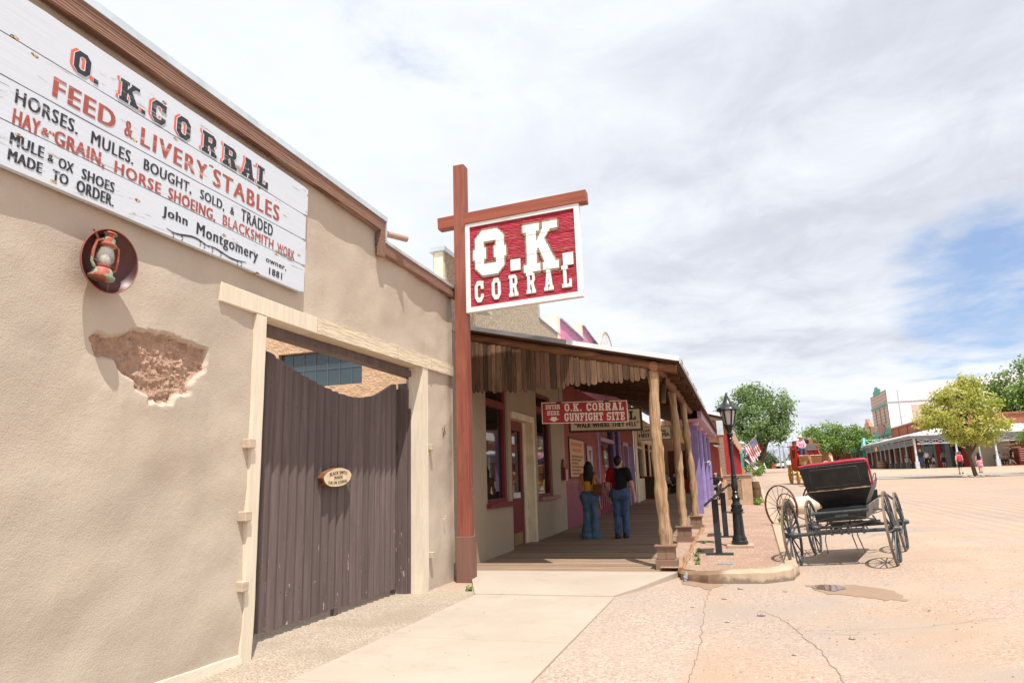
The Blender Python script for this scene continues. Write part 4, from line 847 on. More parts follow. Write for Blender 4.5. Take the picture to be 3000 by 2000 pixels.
def wgrid(b, ya, yb, za, zb, h):
    na = max(1, round((yb-ya)/h)); nb = max(1, round((zb-za)/h)); o = len(b.v)
    for j in range(nb+1):
        for i in range(na+1):
            y = ya+(yb-ya)*i/na; z = za+(zb-za)*j/nb; b.v.append((wx(y, z), y, z))
    fs = [(o+j*(na+1)+i, o+j*(na+1)+i+1, o+(j+1)*(na+1)+i+1, o+(j+1)*(na+1)+i) for j in range(nb) for i in range(na)]
    b.f += fs; b.mi += [0]*len(fs)
b = MB(); H_ = .06
wgrid(b, -6, 2.0, -.1, 4.97, .25)
wgrid(b, 2.0, 3.6, -.1, 4.97, H_); wgrid(b, 4.9, Y0, -.1, 4.97, H_); wgrid(b, 3.6, 4.9, -.1, 2.15, H_); wgrid(b, 3.6, 4.9, 2.80, 4.97, H_)
wgrid(b, Y0, 7.80, 3.28, 4.97, H_); wgrid(b, 7.80, Y1, 3.28, 4.66, H_); wgrid(b, Y1, 10.47, -.1, 4.66, H_)
# back, ends and top
B_ = W-.32
for ya, yb, za, zb in ((-6, Y0, -.1, 4.97), (Y0, 7.8, 3.28, 4.97), (7.8, Y1, 3.28, 4.66), (Y1, 10.47, -.1, 4.66)):
    b.quad((B_, yb, za), (B_, ya, za), (B_, ya, zb), (B_, yb, zb)); b.quad((W+.03, ya, zb), (W+.03, yb, zb), (B_, yb, zb), (B_, ya, zb))
b.quad((W, 10.47, -.1), (B_, 10.47, -.1), (B_, 10.47, 4.66), (W, 10.47, 4.66)); b.quad((W, 7.8, 4.66), (W, 7.8, 4.97), (B_, 7.8, 4.97), (B_, 7.8, 4.66))
b.quad((W, Y0, -.1), (B_, Y0, -.1), (B_, Y0, 3.28), (W, Y0, 3.28)); b.quad((B_, Y1, -.1), (W, Y1, -.1), (W, Y1, 3.28), (B_, Y1, 3.28)); b.quad((W, Y0, 3.28), (B_, Y0, 3.28), (B_, Y1, 3.28), (W, Y1, 3.28))
# broken-out plaster: fine grid, stucco outside, adobe inside
h = .013; ny_ = round(1.3/h); nz_ = round(.65/h); yy = 3.6+1.3*np.arange(ny_+1)/ny_; zz = 2.15+.65*np.arange(nz_+1)/nz_
YY, ZZ = np.meshgrid(yy, zz)
JY = YY+np.array([[.022*mnoise.noise(Vector((y*16, z*16, 2))) for y in yy] for z in zz]); JZ = ZZ+np.array([[.022*mnoise.noise(Vector((y*16, z*16, 9))) for y in yy] for z in zz])
INS = inside(PATCH, JY, JZ); v = []
SF = INS.astype(float)
for _ in range(1):
    s_ = SF.copy(); s_[1:-1, 1:-1] = sum(SF[1+a:SF.shape[0]-1+a, 1+c:SF.shape[1]-1+c] for a in (-1, 0, 1) for c in (-1, 0, 1))/9; SF = s_
INS = SF > .5
for j, z in enumerate(zz):
    for i, y in enumerate(yy):
        x = wx(y, z)
        if SF[j, i] > .01:
            p = Vector((y*11, z*14, 1)); x += -.050*min(1, SF[j, i]*1.15)+SF[j, i]*(.020*mnoise.noise(p)+.016*mnoise.noise(p*2.7)+.010*mnoise.noise(p*6))
        v.append((x, y, z))
fo, fi = [], []
for j in range(nz_):
    for i in range(ny_):
        q = (j*(ny_+1)+i, j*(ny_+1)+i+1, (j+1)*(ny_+1)+i+1, (j+1)*(ny_+1)+i)
        n_in = int(INS[j, i])+int(INS[j, i+1])+int(INS[j+1, i+1])+int(INS[j+1, i])
        (fi if n_in >= 3 else fo).append(q)
b.add(v, fo); b.build('stucco', 'stucco_tan', wall, True, 35)
b = MB(); b.add(v, fi); b.build('broken_plaster_patch', 'adobe', wall, True, 30)
b = MB()
pl = [(-6, .12), (2.0, .11), (4.2, .10), (5.44, .075)]
for (ya, za), (yb, zb) in zip(pl[:-1], pl[1:]):
    b.add([(W+.055, ya, -.05), (W+.055, yb, -.05), (W+.03, yb, zb), (W+.03, ya, za), (W-.05, yb, zb+.01), (W-.05, ya, za+.01)], [(0, 1, 2, 3), (3, 2, 4, 5)])
b.build('plinth', 'stucco_cream', wall)
# coping: redwood fascia under metal flashing, stepped down
def fascia(y0, y1, z0, z1): return MB().box(W+.025, W+.10, y0, y1, z0, z1)
fascia(-6, 7.80, 4.885, 5.05).build('fascia', 'fascia_redwood', wall, bevel=.004)
MB().box(W+.03, W+.10, 7.802, 7.92, 4.53, 5.048).build('fascia', 'fascia_redwood', wall, bevel=.004)
fascia(7.922, 10.52, 4.585, 4.735).build('fascia', 'fascia_redwood', wall, bevel=.004)
fl = MB(); fl.box(B_-.04, W+.115, -6, 7.95, 5.052, 5.075); fl.box(W+.102, W+.116, -6, 7.95, 5.042, 5.11)
fl.box(B_-.04, W+.112, 7.92, 7.945, 4.74, 5.05); fl.box(B_-.04, W+.115, 7.925, 10.54, 4.738, 4.755); fl.box(W+.102, W+.114, 7.95, 10.54, 4.73, 4.775)
fl.build('flashing', 'galvanised', wall)
# timber frame of the gateway
lt = MB(); lt.box(W-.30, W+.035, 4.93, 6.46, 3.195, 3.375); lt.build('lintel', 'cream_jamb', wall, bevel=.006)
lt = MB(); n_ = 60
for i in range(n_):   # rough-hewn beam
    ya = 6.47+(10.42-6.47)*i/n_; yb = 6.47+(10.42-6.47)*(i+1)/n_
    za = 3.195+.055*(ya-6.47)/3.95; w1 = .004*mnoise.noise(Vector((ya*5, 1, 0)))
    if i == 0: prev = (za+w1, W+.045)
    zb = 3.195+.055*(yb-6.47)/3.95+.004*mnoise.noise(Vector((yb*5, 1, 0))); xb = W+.045+.006*mnoise.noise(Vector((yb*7, 5, 0)))
    a, xa = prev; t_ = .185
    lt.add([(xa, ya, a), (xb, yb, zb), (xb, yb, zb+t_), (xa, ya, a+t_), (W-.28, ya, a), (W-.28, yb, zb), (W-.28, yb, zb+t_), (W-.28, ya, a+t_)], [(0, 1, 2, 3), (3, 2, 6, 7), (4, 5, 1, 0), (5, 4, 7, 6)]+([(4, 0, 3, 7)] if i == 0 else [])+([(1, 5, 6, 2)] if i == n_-1 else []))
    prev = (zb, xb)
for y in (8.40, 9.53): lt.box(W+.05, W+.056, y, y+.035, 3.24, 3.40)
lt.build('lintel', 'cream_timber', wall)['label'] = 'rough-hewn cream lintel beam'
MB().box(W-.31, W-.16, Y0, Y1, 3.10, 3.192).build('lintel_soffit', 'gate_brown', wall)
woodmat('block_wood', (0.50, 0.40, 0.30), 1, 6, 0.2, 0.85, 0.5)
def jamb(ya, yb, za, zb):
    q = MB(); n_ = 24
    for i in range(n_):
        z0 = za+(zb-za)*i/n_; z1 = za+(zb-za)*(i+1)/n_; w0 = .010*mnoise.noise(Vector((ya*3, z0*3, 0))); w1 = .010*mnoise.noise(Vector((ya*3, z1*3, 0)))
        if z0 < .25: w0 -= (.25-z0)*.12
        if z1 < .25: w1 -= (.25-z1)*.12
        q.add([(W+.035, ya+w0, z0), (W+.035, yb+w0*.6, z0), (W+.035, yb+w1*.6, z1), (W+.035, ya+w1, z1), (W-.2, ya, z0), (W-.2, yb, z0), (W-.2, yb, z1), (W-.2, ya, z1)], [(0, 1, 2, 3), (1, 5, 6, 2), (4, 0, 3, 7)])
    return q
jamb(5.44, 5.585, 0, 3.19).build('jamb', 'cream_jamb', wall, True, 50); jamb(9.24, 9.42, 0, 3.25).build('jamb', 'cream_jamb', wall, True, 50)
for y, z in ((5.41, 1.93), (5.40, 1.27), (5.40, .66), (9.50, 2.05), (9.50, .50)):
    MB().box(W-.02, W+.075, y-.045, y+.045, z-.045, z+.045).build('wood_block', 'block_wood', wall, bevel=.008)
hk = MB(); hk.tube([(W+.01, 9.98, 2.35), (W+.06, 9.97, 2.37), (W+.07, 9.99, 2.28), (W+.02, 10.02, 2.26)], .006, 6); hk.tube([(W+.01, 10.0, 2.2), (W+.05, 10.0, 2.36), (W+.05, 10.03, 2.42)], .006, 6); hk.build('hook', 'rust_iron', wall)
hk = MB(); hk.tube([(W+.01, 10.0, .98), (W+.07, 9.99, .99), (W+.07, 9.95, 1.03)], .007, 6); hk.build('hook', 'cream_jamb', wall)

# ------------------------------------------------------------------ gate
GX = -4.70
gate = thing('wagon_gate', 'tall dark brown double plank gate with a scooped top between cream jambs', 'gate', (GX, 7.55, .05))
def gtop(y):
    t = (y-6.0)/(9.30-6.0); key = [(0, 3.02), (.08, 2.93), (.2, 2.83), (.33, 2.745), (.45, 2.685), (.56, 2.66), (.65, 2.675), (.76, 2.75), (.85, 2.87), (.92, 2.975), (1, 2.985)]
    return float(np.interp(t, [k_[0] for k_ in key], [k_[1] for k_ in key]))
def leaf(y0, y1, n_, nm):
    q = MB(); w_ = (y1-y0)/n_
    for i in range(n_):
        a = y0+i*w_; c = a+w_-.004; dx = random.uniform(-.004, .004); zb = .075+.02*random.random()
        # each plank slightly cupped and chamfered at the joint
        prof = [(0, -.03), (0, -.010), (.012, .001), (.03, .010), ((c-a)*.5, .028), (c-a-.03, .012), (c-a-.010, .002), (c-a, -.012), (c-a, -.03)]
        k_ = len(prof); vs = []
        for u, d in prof: vs.append((GX+d+dx, a+u, zb)); vs.append((GX+d+dx, a+u, gtop(a+u)+.004*math.sin(i*7)))
        q.add(vs, [(2*s, 2*s+2, 2*s+3, 2*s+1) for s in range(k_-1)]+[tuple(2*s+1 for s in range(k_)), tuple(2*s for s in range(k_))[::-1], (0, 1, 2*k_-1, 2*k_-2)])
    o = q.build('gate_leaf', 'gate_brown', gate)
    nl = MB()
    for i in range(n_):
        for z in (.42, 2.42):
            for du in (.05, .11):
                y = y0+i*w_+du
                if z < gtop(y)-.05: nl.lathe((GX+.010, y, z+random.uniform(-.02, .02)), [(.009, 0), (.007, .006), (0, .007)], 7, (1, 0, 0))
    nl.build('nails', 'dark_metal', o); return o
leaf(5.98, 7.60, 10, 'l'); leaf(7.612, 9.18, 10, 'r')
b = MB(); b.box(GX-.05, GX+.02, 7.58, 7.64, -.02, .10); b.box(GX-.09, GX-.035, 6.0, 9.2, .5, .62); b.box(GX-.09, GX-.035, 6.0, 9.2, 2.0, 2.12); b.build('brace', 'gate_brown', gate)
b = MB(); b.box(GX-.10, GX+.16, 9.205, 9.395, -.02, 2.92); b.box(GX+.165, GX+.21, 9.225, 9.33, .0, 2.62); b.box(GX+.02, GX+.17, 9.19, 9.203, 0, 3.0); b.build('gate_post', 'gate_brown', gate, bevel=.004)
for z in (.7, 2.3):
    b = MB(); b.box(GX+.012, GX+.020, 6.0, 6.12, z-.012, z+.012); b.build('hinge', 'dark_metal', gate)
# slice of log with burnt lettering
sl_ = thing('wood_slice_sign', 'oval slice of log with bark edge, lettered for the blacksmith, hung on the brown gate', 'sign', (GX+.06, 7.42, 1.5))
b = MB(); cy, cz = 7.425, 1.625; N_ = 40; vs = []
for d, r_ in ((.035, 1.0), (.105, 1.03), (.115, .97)):
    for i in range(N_):
        t = 2*math.pi*i/N_; q = r_*(1+.015*math.sin(5*t)+.01*math.sin(11*t)); vs.append((GX+d, cy+.315*q*math.cos(t), cz+.112*q*math.sin(t)+.02*q*math.cos(t)))
b.add(vs, [(k_*N_+i, k_*N_+(i+1) % N_, (k_+1)*N_+(i+1) % N_, (k_+1)*N_+i)[::1] for k_ in (0, 1) for i in range(N_)]); b.build('bark', 'log_bark', sl_, True, 50)
b = MB(); b.add([(GX+.116, y, z) for x, y, z in vs[2*N_:]], [tuple(range(N_))]); plain('slice_face', (0.64, 0.50, 0.34), 0.75, 0.1, 9); b.build('face', 'slice_face', sl_)
b = MB(); fr = ((GX+.119, cy, cz), (0, 1, .06), (0, 0, 1), (1, 0, 0)); put_text(b, 'BLACK SMITH', fr, -.19, .20, .035, .075, bold=.002, arc=.014); put_text(b, 'INSIDE', fr, -.085, .10, -.018, .016, bold=.002); put_text(b, 'THE OK CORRAL', fr, -.22, .21, -.078, -.042, bold=.002, arc=-.008); b.build('lettering', 'dark_brown_frame', sl_)

# ------------------------------------------------------------------ big plank sign
sg = thing('plank_sign', 'long white plank sign lettered O. K. CORRAL FEED & LIVERY STABLES on the stucco wall', 'sign', (W+.03, 4.3, 3.58))
PZ = [(3.575, 3.872, 6.13), (3.880, 4.162, 6.135), (4.172, 4.452, 6.125), (4.462, 4.785, 6.15)]
SXF = W+.075
for i, (z0, z1, ye) in enumerate(PZ):
    n_ = 48; q = MB(); ya = 2.30
    for k_ in range(n_+1):
        y = ya+(ye-ya)*k_/n_; a = .004*mnoise.noise(Vector((y*2.3, i*5, 0))); c = .006*mnoise.noise(Vector((y*1.9, i*9+2, 0)))
        if i == 3: c += .012*max(0, mnoise.noise(Vector((y*4.1, 3, 0))))
        if k_ == n_: a += .012; c -= .012
        q.v += [(SXF, y, z0+a), (SXF, y, z1+c), (W+.03, y, z1+c), (W+.03, y, z0+a)]
    for k_ in range(n_):
        for s in range(4): q.f.append((4*k_+s, 4*k_+(s+1) % 4, 4*k_+4+(s+1) % 4, 4*k_+4+s)[::-1])
    q.f += [(0, 1, 2, 3), (4*n_+3, 4*n_+2, 4*n_+1, 4*n_)]; q.mi = [0]*len(q.f)
    q.build('plank', 'sign_white', sg)
MB().box(W+.005, W+.032, 2.3, 6.05, 3.63, 4.72).build('backing', 'edging_log', sg)
def FR(dx=.003): return ((SXF+dx, 0, 0), (0, 1, 0), (0, 0, 1), (1, 0, 0))
blk, red, org = MB(), MB(), MB()
for s_, a, c, z0, z1 in (('O', 3.265, 3.40, 4.49, 4.665), ('#', 3.43, 3.47, 4.49, 4.522), ('K', 3.655, 3.84, 4.485, 4.665), ('#', 3.865, 3.905, 4.48, 4.513), ('C', 3.965, 4.115, 4.475, 4.67), ('O', 4.235, 4.39, 4.475, 4.672), ('R', 4.53, 4.715, 4.475, 4.675), ('R', 4.795, 4.985, 4.475, 4.678), ('A', 5.055, 5.24, 4.478, 4.68), ('L', 5.285, 5.45, 4.48, 4.685)):
    put_slab(org, s_, FR(.003), a-.028, c-.028, z0+.003, z1+.005); q = MB(); put_slab(q, s_, FR(.006), a, c, z0, z1); q.build('letter', 'paint_black', sg)
    wt = MB(); put_slab(wt, s_, FR(.0045), a, c, z0, z1, dil=2); blk_white = wt
    wt.build('lettering_outline', 'sign_white', sg)
org.build('lettering', 'paint_orange_red', sg)['label'] = 'orange-red drop shadow of the O. K. CORRAL letters'
def ln(mb_, s_, a, c, z0, z1, bold=.010, sp=1.0, skew=0): q = MB(); put_text(q, s_, FR(.003), a, c, z0, z1, bold=bold*.8, spacing=sp, skew=skew); q.build('lettering', 'paint_black' if mb_ is blk else 'paint_barn_red', sg)
ln(red, 'FEED', 3.135, 3.63, 4.215, 4.36, .022, 1.15); ln(red, '&', 3.73, 3.80, 4.22, 4.35, .008); ln(red, 'LIVERY', 3.885, 4.60, 4.215, 4.365, .020, 1.25); ln(red, 'STABLES', 4.69, 5.64, 4.215, 4.38, .020, 1.2)
ln(blk, 'HORSES.', 2.895, 3.345, 4.025, 4.125, .008, 1.12); ln(blk, 'MULES.', 3.46, 3.83, 4.015, 4.115, .008, 1.12); ln(blk, 'BOUGHT,', 3.935, 4.44, 4.012, 4.118, .008, 1.1); ln(blk, 'SOLD,', 4.55, 4.85, 4.015, 4.115, .008, 1.1); ln(blk, '&', 4.935, 4.985, 4.03, 4.105, .005); ln(blk, 'TRADED', 5.085, 5.555, 4.02, 4.14, .009, 1.15)
ln(red, 'HAY', 2.895, 3.075, 3.868+.01, 3.985, .010, 1.1); ln(red, '&', 3.09, 3.145, 3.90, 3.955, .006); ln(red, 'GRAIN,', 3.185, 3.58, 3.862, 3.985, .012, 1.1); ln(red, 'HORSE', 3.675, 4.115, 3.885, 3.98, .011, 1.15); ln(red, 'SHOEING,', 4.20, 4.74, 3.87, 3.985, .011, 1.1); ln(red, 'BLACKSMITH', 4.845, 5.575, 3.89, 3.99, .008, 1.1); ln(red, 'WORK', 5.645, 5.935, 3.882, 3.985, .004, 1.1)
ln(blk, 'MULE', 2.895, 3.12, 3.735, 3.815, .010, 1.1); ln(blk, '&', 3.155, 3.195, 3.735, 3.785, .006); ln(blk, 'OX', 3.235, 3.345, 3.725, 3.80, .008); ln(blk, 'SHOES', 3.415, 3.685, 3.72, 3.80, .009, 1.1); ln(blk, 'MADE', 2.895, 3.12, 3.625, 3.70, .010, 1.1); ln(blk, 'TO', 3.20, 3.315, 3.62, 3.695, .009); ln(blk, 'ORDER.', 3.385, 3.69, 3.612, 3.70, .010, 1.1)
ln(blk, 'John', 4.155, 4.42, 3.70, 3.805, .012, 1.15); ln(blk, 'Montgomery', 4.535, 5.345, 3.66, 3.80, .011, 1.15)
ln(blk, 'owner,', 5.475, 5.80, 3.722, 3.768, .006, 1.1); ln(blk, '1881', 5.53, 5.735, 3.615, 3.685, .009, 1.2)
def flourish(a, c, z, amp, th):
    P_ = []; n_ = 40
    for k_ in range(n_+1):
        t = k_/n_; P_.append((a+(c-a)*t, z+amp*math.sin(t*math.pi*2.1+.4)*(1-.25*t)))
    for k_ in range(n_):
        (y0, z0), (y1, z1) = P_[k_], P_[k_+1]; w0 = th*(.35+.65*math.sin(math.pi*min(1, max(0, k_/n_)))); w1 = th*(.35+.65*math.sin(math.pi*min(1, (k_+1)/n_)))
        blk.quad((SXF+.003, y0, z0-w0), (SXF+.003, y1, z1-w1), (SXF+.003, y1, z1+w1), (SXF+.003, y0, z0+w0))
    for k_ in (5, 13, 30, 34):
        y0, z0 = P_[k_]
        for s in range(7):
            t0, t1 = s*.42, (s+1)*.42; r_ = .022
            p = lambda t: (SXF+.0036, y0+r_*math.sin(t), z0-.016-r_*.8+r_*.8*math.cos(t))
            a_, b_ = p(t0), p(t1); blk.quad(a_, b_, (b_[0], b_[1], b_[2]+.010), (a_[0], a_[1], a_[2]+.010))
flourish(4.21, 4.70, 3.635, -.020, .0085); flourish(4.66, 5.19, 3.622, .016, .0085)
blk.build('scroll', 'paint_black', sg)

# ------------------------------------------------------------------ wall lantern in a dished reflector
wl = thing('wall_lantern', 'rusty red and green oil lantern hung in a maroon dish on the stucco wall', 'lantern', (W, 3.68, 3.15))
dc = Vector((W+.03, 3.66, 3.175)); dn = Vector((1, -.02, -.10)).normalized(); rd = .232; prof = []
for k_ in range(9):
    t = k_/8; prof.append((rd*math.sin(t*1.25)/math.sin(1.25), .115*(1-math.cos(t*1.25))/(1-math.cos(1.25))))
b = MB(); b.lathe(dc, prof, 44, dn, caps=False); b.build('dish', 'dish_maroon', wl, True, 60)
b = MB(); b.lathe(dc, [(r_+.004 if k_ else 0, z-.006) for k_, (r_, z) in enumerate(prof)]+[(rd+.006, .117), (rd, .119), (rd-.003, .115)], 44, dn, caps=False); b.build('dish_back', 'dish_maroon_rim', wl, True, 60)
class LX(Vector): pass
lc = Vector((W+.135, 3.60, 3.02)); lx = Vector((.02, .10, 1)).normalized()*1.15
b = MB(); b.lathe(lc, [(.088, 0), (.089, .012), (.070, .022), (.066, .05), (.055, .062), (.03, .066)], 26, LX(lx)); b.build('base', 'lantern_paint', wl, True, 35)
b = MB(); b.lathe(lc+lx*.066, [(.032, 0), (.046, .010), (.046, .018), (.03, .02)], 20, LX(lx)); b.build('burner', 'lantern_red', wl, True, 35)
b = MB(); b.lathe(lc+lx*.084, [(.036, 0), (.058, .035), (.060, .065), (.048, .105), (.036, .135)], 24, LX(lx), caps=False); b.build('globe', 'chimney_glass', wl, True, 60)
b = MB(); b.lathe(lc+lx*.084, [(.012, 0), (.034, .03), (.030, .055), (.008, .075)], 16, LX(lx)); b.build('bulb', 'bulb_glass', wl, True, 60)
b = MB(); b.lathe(lc+lx*.220, [(.040, -.015), (.058, -.004), (.060, .004), (.044, .018), (.044, .042), (.030, .056), (.030, .075), (.050, .078), (.046, .086), (0, .094)], 24, LX(lx)); b.build('cap', 'lantern_paint', wl, True, 35)
side = Vector((0, 1, -.1)).normalized()
for sg_ in (-1, 1):
    b = MB(); b.tube([lc+lx*.055+side*sg_*.07, lc+lx*.085+side*sg_*.100, lc+lx*.16+side*sg_*.103, lc+lx*.225+side*sg_*.092, lc+lx*.250+side*sg_*.045], .011, 8); b.build('frame_tube', 'lantern_paint' if sg_ < 0 else 'lantern_red', wl, True)
b = MB(); b.tube([lc+lx*.24-side*.085, lc+lx*.285-side*.135], .008, 6); b.tube([lc+lx*.10-side*.11, lc+lx*.105, lc+lx*.10+side*.11], .003, 5); b.tube([lc+lx*.02+side*.06, lc-lx*.05+side*.1+Vector((-.04, 0, 0))], .005, 5); b.build('bail', 'dish_maroon_rim', wl)

# security light on the coping step
sc_ = thing('security_camera', 'taupe tube-shaped security camera mounted where the corral wall coping steps down', 'camera', (W+.05, 7.98, 4.80))
b = MB(); b.lathe((W+.06, 7.99, 4.80), [(.028, 0), (.028, .02), (.012, .025)], 14); b.tube([(W+.06, 7.99, 4.82), (W+.06, 8.0, 4.86), (W+.07, 8.03, 4.89)], .012, 8); b.build('bracket', 'camera_taupe', sc_, True)
b = MB(); d_ = Vector((.16, .34, .015)).normalized(); b.lathe((W+.07, 8.02, 4.905), [(.0, -.006), (.044, 0), (.046, .02), (.046, .34), (.043, .34), (.043, .1)], 22, d_, caps=False); b.build('tube_body', 'camera_taupe', sc_, True, 40)

# courtyard building seen over the gate
def wall_holes(b_, o, U, V, Nn, u0, u1, v0, v1, holes, depth=.2, mi=0):
    """rectangular wall with rectangular openings and reveals (grid subdivision, no overlaps)"""
    o, U, V, Nn = [Vector(q) for q in (o, U, V, Nn)]
    us = sorted(set([u0, u1]+[min(max(h_[k_], u0), u1) for h_ in holes for k_ in (0, 1)])); vs_ = sorted(set([v0, v1]+[min(max(h_[k_], v0), v1) for h_ in holes for k_ in (2, 3)]))
    fl_ = U.cross(V).dot(Nn) < 0
    P_ = lambda u, v, d=0: o+U*u+V*v-Nn*d
    def qd(*p): b_.quad(*(p[::-1] if fl_ else p), mi=mi)
    for a, c in zip(us[:-1], us[1:]):
        for e, f in zip(vs_[:-1], vs_[1:]):
            mu, mv = (a+c)/2, (e+f)/2
            if not any(h_[0] < mu < h_[1] and h_[2] < mv < h_[3] for h_ in holes): qd(P_(a, e), P_(c, e), P_(c, f), P_(a, f))
    for a, c, e, f in holes:
        qd(P_(a, e), P_(a, f), P_(a, f, depth), P_(a, e, depth)); qd(P_(c, f), P_(c, e), P_(c, e, depth), P_(c, f, depth)); qd(P_(c, e), P_(a, e), P_(a, e, depth), P_(c, e, depth)); qd(P_(a, f), P_(c, f), P_(c, f, depth), P_(a, f, depth))
cb = thing('courtyard_building', 'rough peach stucco building in the yard with a wide glass block window', 'building', (-9, 11, 0))
b = MB(); PY = 10.95; w0, w1, v0, v1 = -8.12, -6.31, 3.355, 4.03
wall_holes(b, (0, PY, 0), (1, 0, 0), (0, 0, 1), (0, -1, 0), -14, -4.70, -.1, 4.9, [(w0, w1, v0, v1)], .18)
b.quad((-14, PY, 4.9), (-4.70, PY, 4.9), (-4.70, 18, 4.9), (-14, 18, 4.9)); b.build('wall', 'stucco_peach', cb)
wn = MB(); wn.box(w0, w1, PY+.10, PY+.16, v0, v1); wo_ = wn.build('window', 'glass_block', cb)
gr_ = MB()
for i in range(1, 7): gr_.box(w0+(w1-w0)*i/7-.007, w0+(w1-w0)*i/7+.007, PY+.09, PY+.098, v0, v1)
gr_.box(w0, w1, PY+.087, PY+.0895, 3.69, 3.704); gr_.build('grout', 'porch_dark', wo_)
b = MB(); b.box(-17, -4.7, 4, 10.9, -.03, .008); structure('courtyard_ground', b, 'gravel_strip')

# ================================================================== RED POST AND HANGING SIGN
rp = thing('sign_post', 'tall red-stained square post with a crossbeam standing in front of the corral wall', 'post', (-4.08, 10.3, 0))
MB().box(-4.18, -3.98, 10.25, 10.45, .55, 6.93).build('post', 'red_post_stain', rp, bevel=.008)
MB().box(-4.205, -3.955, 10.225, 10.475, -.05, .70).build('plinth', 'plinth_redbrown', rp, bevel=.008)
woodmat('red_beam_stain', (0.30, 0.085, 0.05), 0, 5, 0.35, 0.6, 0.2)
q = MB(); q.bar((-4.48, 10.34, 5.90), (-1.87, 10.34, 6.01), .178, .205); q.build('crossbeam', 'red_beam_stain', rp, bevel=.008)
hs = thing('hanging_sign', 'large red wooden sign with carved white O.K. CORRAL lettering hanging under the crossbeam', 'sign', (-3.0, 10.34, 4.3))
HF = Vector((1, 0, .036)).normalized(); o_ = Vector((-3.99, 10.285, 4.27)); fr = lambda d=0: (o_+Vector((0, -d, 0)), HF, Vector((0, 0, 1)), Vector((0, -1, 0)))
WU, HU = 1.985, 1.565
q = MB(); q.prism([(.06, .06), (WU-.06, .06), (WU-.06, HU-.06), (.06, HU-.06)], fr(-.012), .07); q.build('panel', 'carved_red', hs)
q = MB()
for poly in ([(0, 0), (WU, 0), (WU, .085), (0, .085)], [(0, HU-.075), (WU, HU-.075), (WU, HU), (0, HU)], [(0, .0855), (.085, .0855), (.085, HU-.0755), (0, HU-.0755)], [(WU-.085, .0855), (WU, .0855), (WU, HU-.0755), (WU-.085, HU-.0755)]): q.prism(poly, fr(.012), .11)
q.build('frame', 'sign_white_x', hs, bevel=.004)
q = MB(); k_ = MB()
big = [('O', .15, .735, .60, 1.385), ('#', .80, .97, .60, .79), ('K', 1.03, 1.62, .53, 1.345), ('#', 1.685, 1.855, .55, .755)]
GL.clear()
_slab = slab
def slab(ch, _b=_slab):
    if ch == 'O' and BIGO[0]:
        t = .33; w = 1.12
        oc = [(.30, 0), (w-.30, 0), (w-.07, .17), (w-.07, .36), (w, .36), (w, .60), (w-.07, .60), (w-.07, .83), (w-.30, 1), (.30, 1), (.07, .83), (.07, .60), (0, .60), (0, .36), (.07, .36), (.07, .17)]
        hole = [(.36, .24), (w-.36, .24), (w-.36, .37), (w-.43, .37), (w-.43, .62), (w-.36, .62), (w-.36, .76), (.36, .76), (.36, .62), (.43, .62), (.43, .37), (.36, .37)]
        return w, [oc], [hole]
    return _b(ch)
BIGO = [True]
for s_, a, c, z0, z1 in big: put_slab(k_, s_, fr(.000), a, c, z0, z1, dil=2); q = MB(); put_slab(q, s_, fr(.006), a, c, z0, z1); q.build('letter', 'paint_white_letter', hs)
BIGO[0] = False; GL.clear()
for i, s_ in enumerate('CORRAL'):
    a = .165+.298*i+.0; c = a+.155; z0 = .155+.006*i; put_slab(k_, s_, fr(.000), a, c, z0, z0+.36, dil=2); q = MB(); put_slab(q, s_, fr(.006), a, c, z0, z0+.36); q.build('letter', 'paint_white_letter', hs)
k_.build('lettering_outline', 'letter_edge', hs)
for v_ in (.47, .83, 1.16): q = MB(); q.prism([(.09, v_), (WU-.09, v_), (WU-.09, v_+.005), (.09, v_+.005)], fr(.008), .004); q.build('plank_seam', 'letter_edge', hs)
# ================================================================== ENTRANCE BUILDING
EX = -4.45
eb = thing('entrance_building', 'tan stucco entrance building with maroon door and windows under the rustic porch', 'building', (EX, 14.5, .1))
b = MB()
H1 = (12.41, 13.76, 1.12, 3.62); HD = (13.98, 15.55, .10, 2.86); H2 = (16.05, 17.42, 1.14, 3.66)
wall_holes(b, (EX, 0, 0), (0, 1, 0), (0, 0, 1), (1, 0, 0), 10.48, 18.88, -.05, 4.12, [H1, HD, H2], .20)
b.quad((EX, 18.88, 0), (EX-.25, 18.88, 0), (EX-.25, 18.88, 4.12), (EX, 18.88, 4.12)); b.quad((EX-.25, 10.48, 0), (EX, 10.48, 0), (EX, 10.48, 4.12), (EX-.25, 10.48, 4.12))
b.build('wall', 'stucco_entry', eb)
b = MB(); sky_ = [(10.48, 4.12), (18.88, 4.12), (18.88, 5.63), (16.62, 5.63), (16.62, 6.25), (12.6, 6.25), (12.6, 5.50), (10.48, 5.50)]
b.prism([(y, z) for y, z in sky_], ((EX+.012, 0, 0), (0, 1, 0), (0, 0, 1), (1, 0, 0)), .22); b.build('parapet', 'pebble_dash', eb)
b = MB(); b.box(EX-.13, EX+.012-.222, 10.47, 10.52, 4.7, 5.44); b.box(EX-.16, EX+.0, 10.40, 10.478, 4.2, 5.45); b.build('parapet_end', 'paint_cream_light', eb)
b = MB(); b.box(EX-.25, EX+.05, 10.36, 12.55, 5.452, 5.53); b.box(EX-.25, EX+.04, 12.55, 16.66, 6.252, 6.29); b.box(EX-.2, EX+.04, 16.625, 16.66, 5.66, 6.25); b.box(EX-.25, EX+.04, 16.66, 18.92, 5.632, 5.665); b.build('parapet_flashing', 'galvanised', eb)
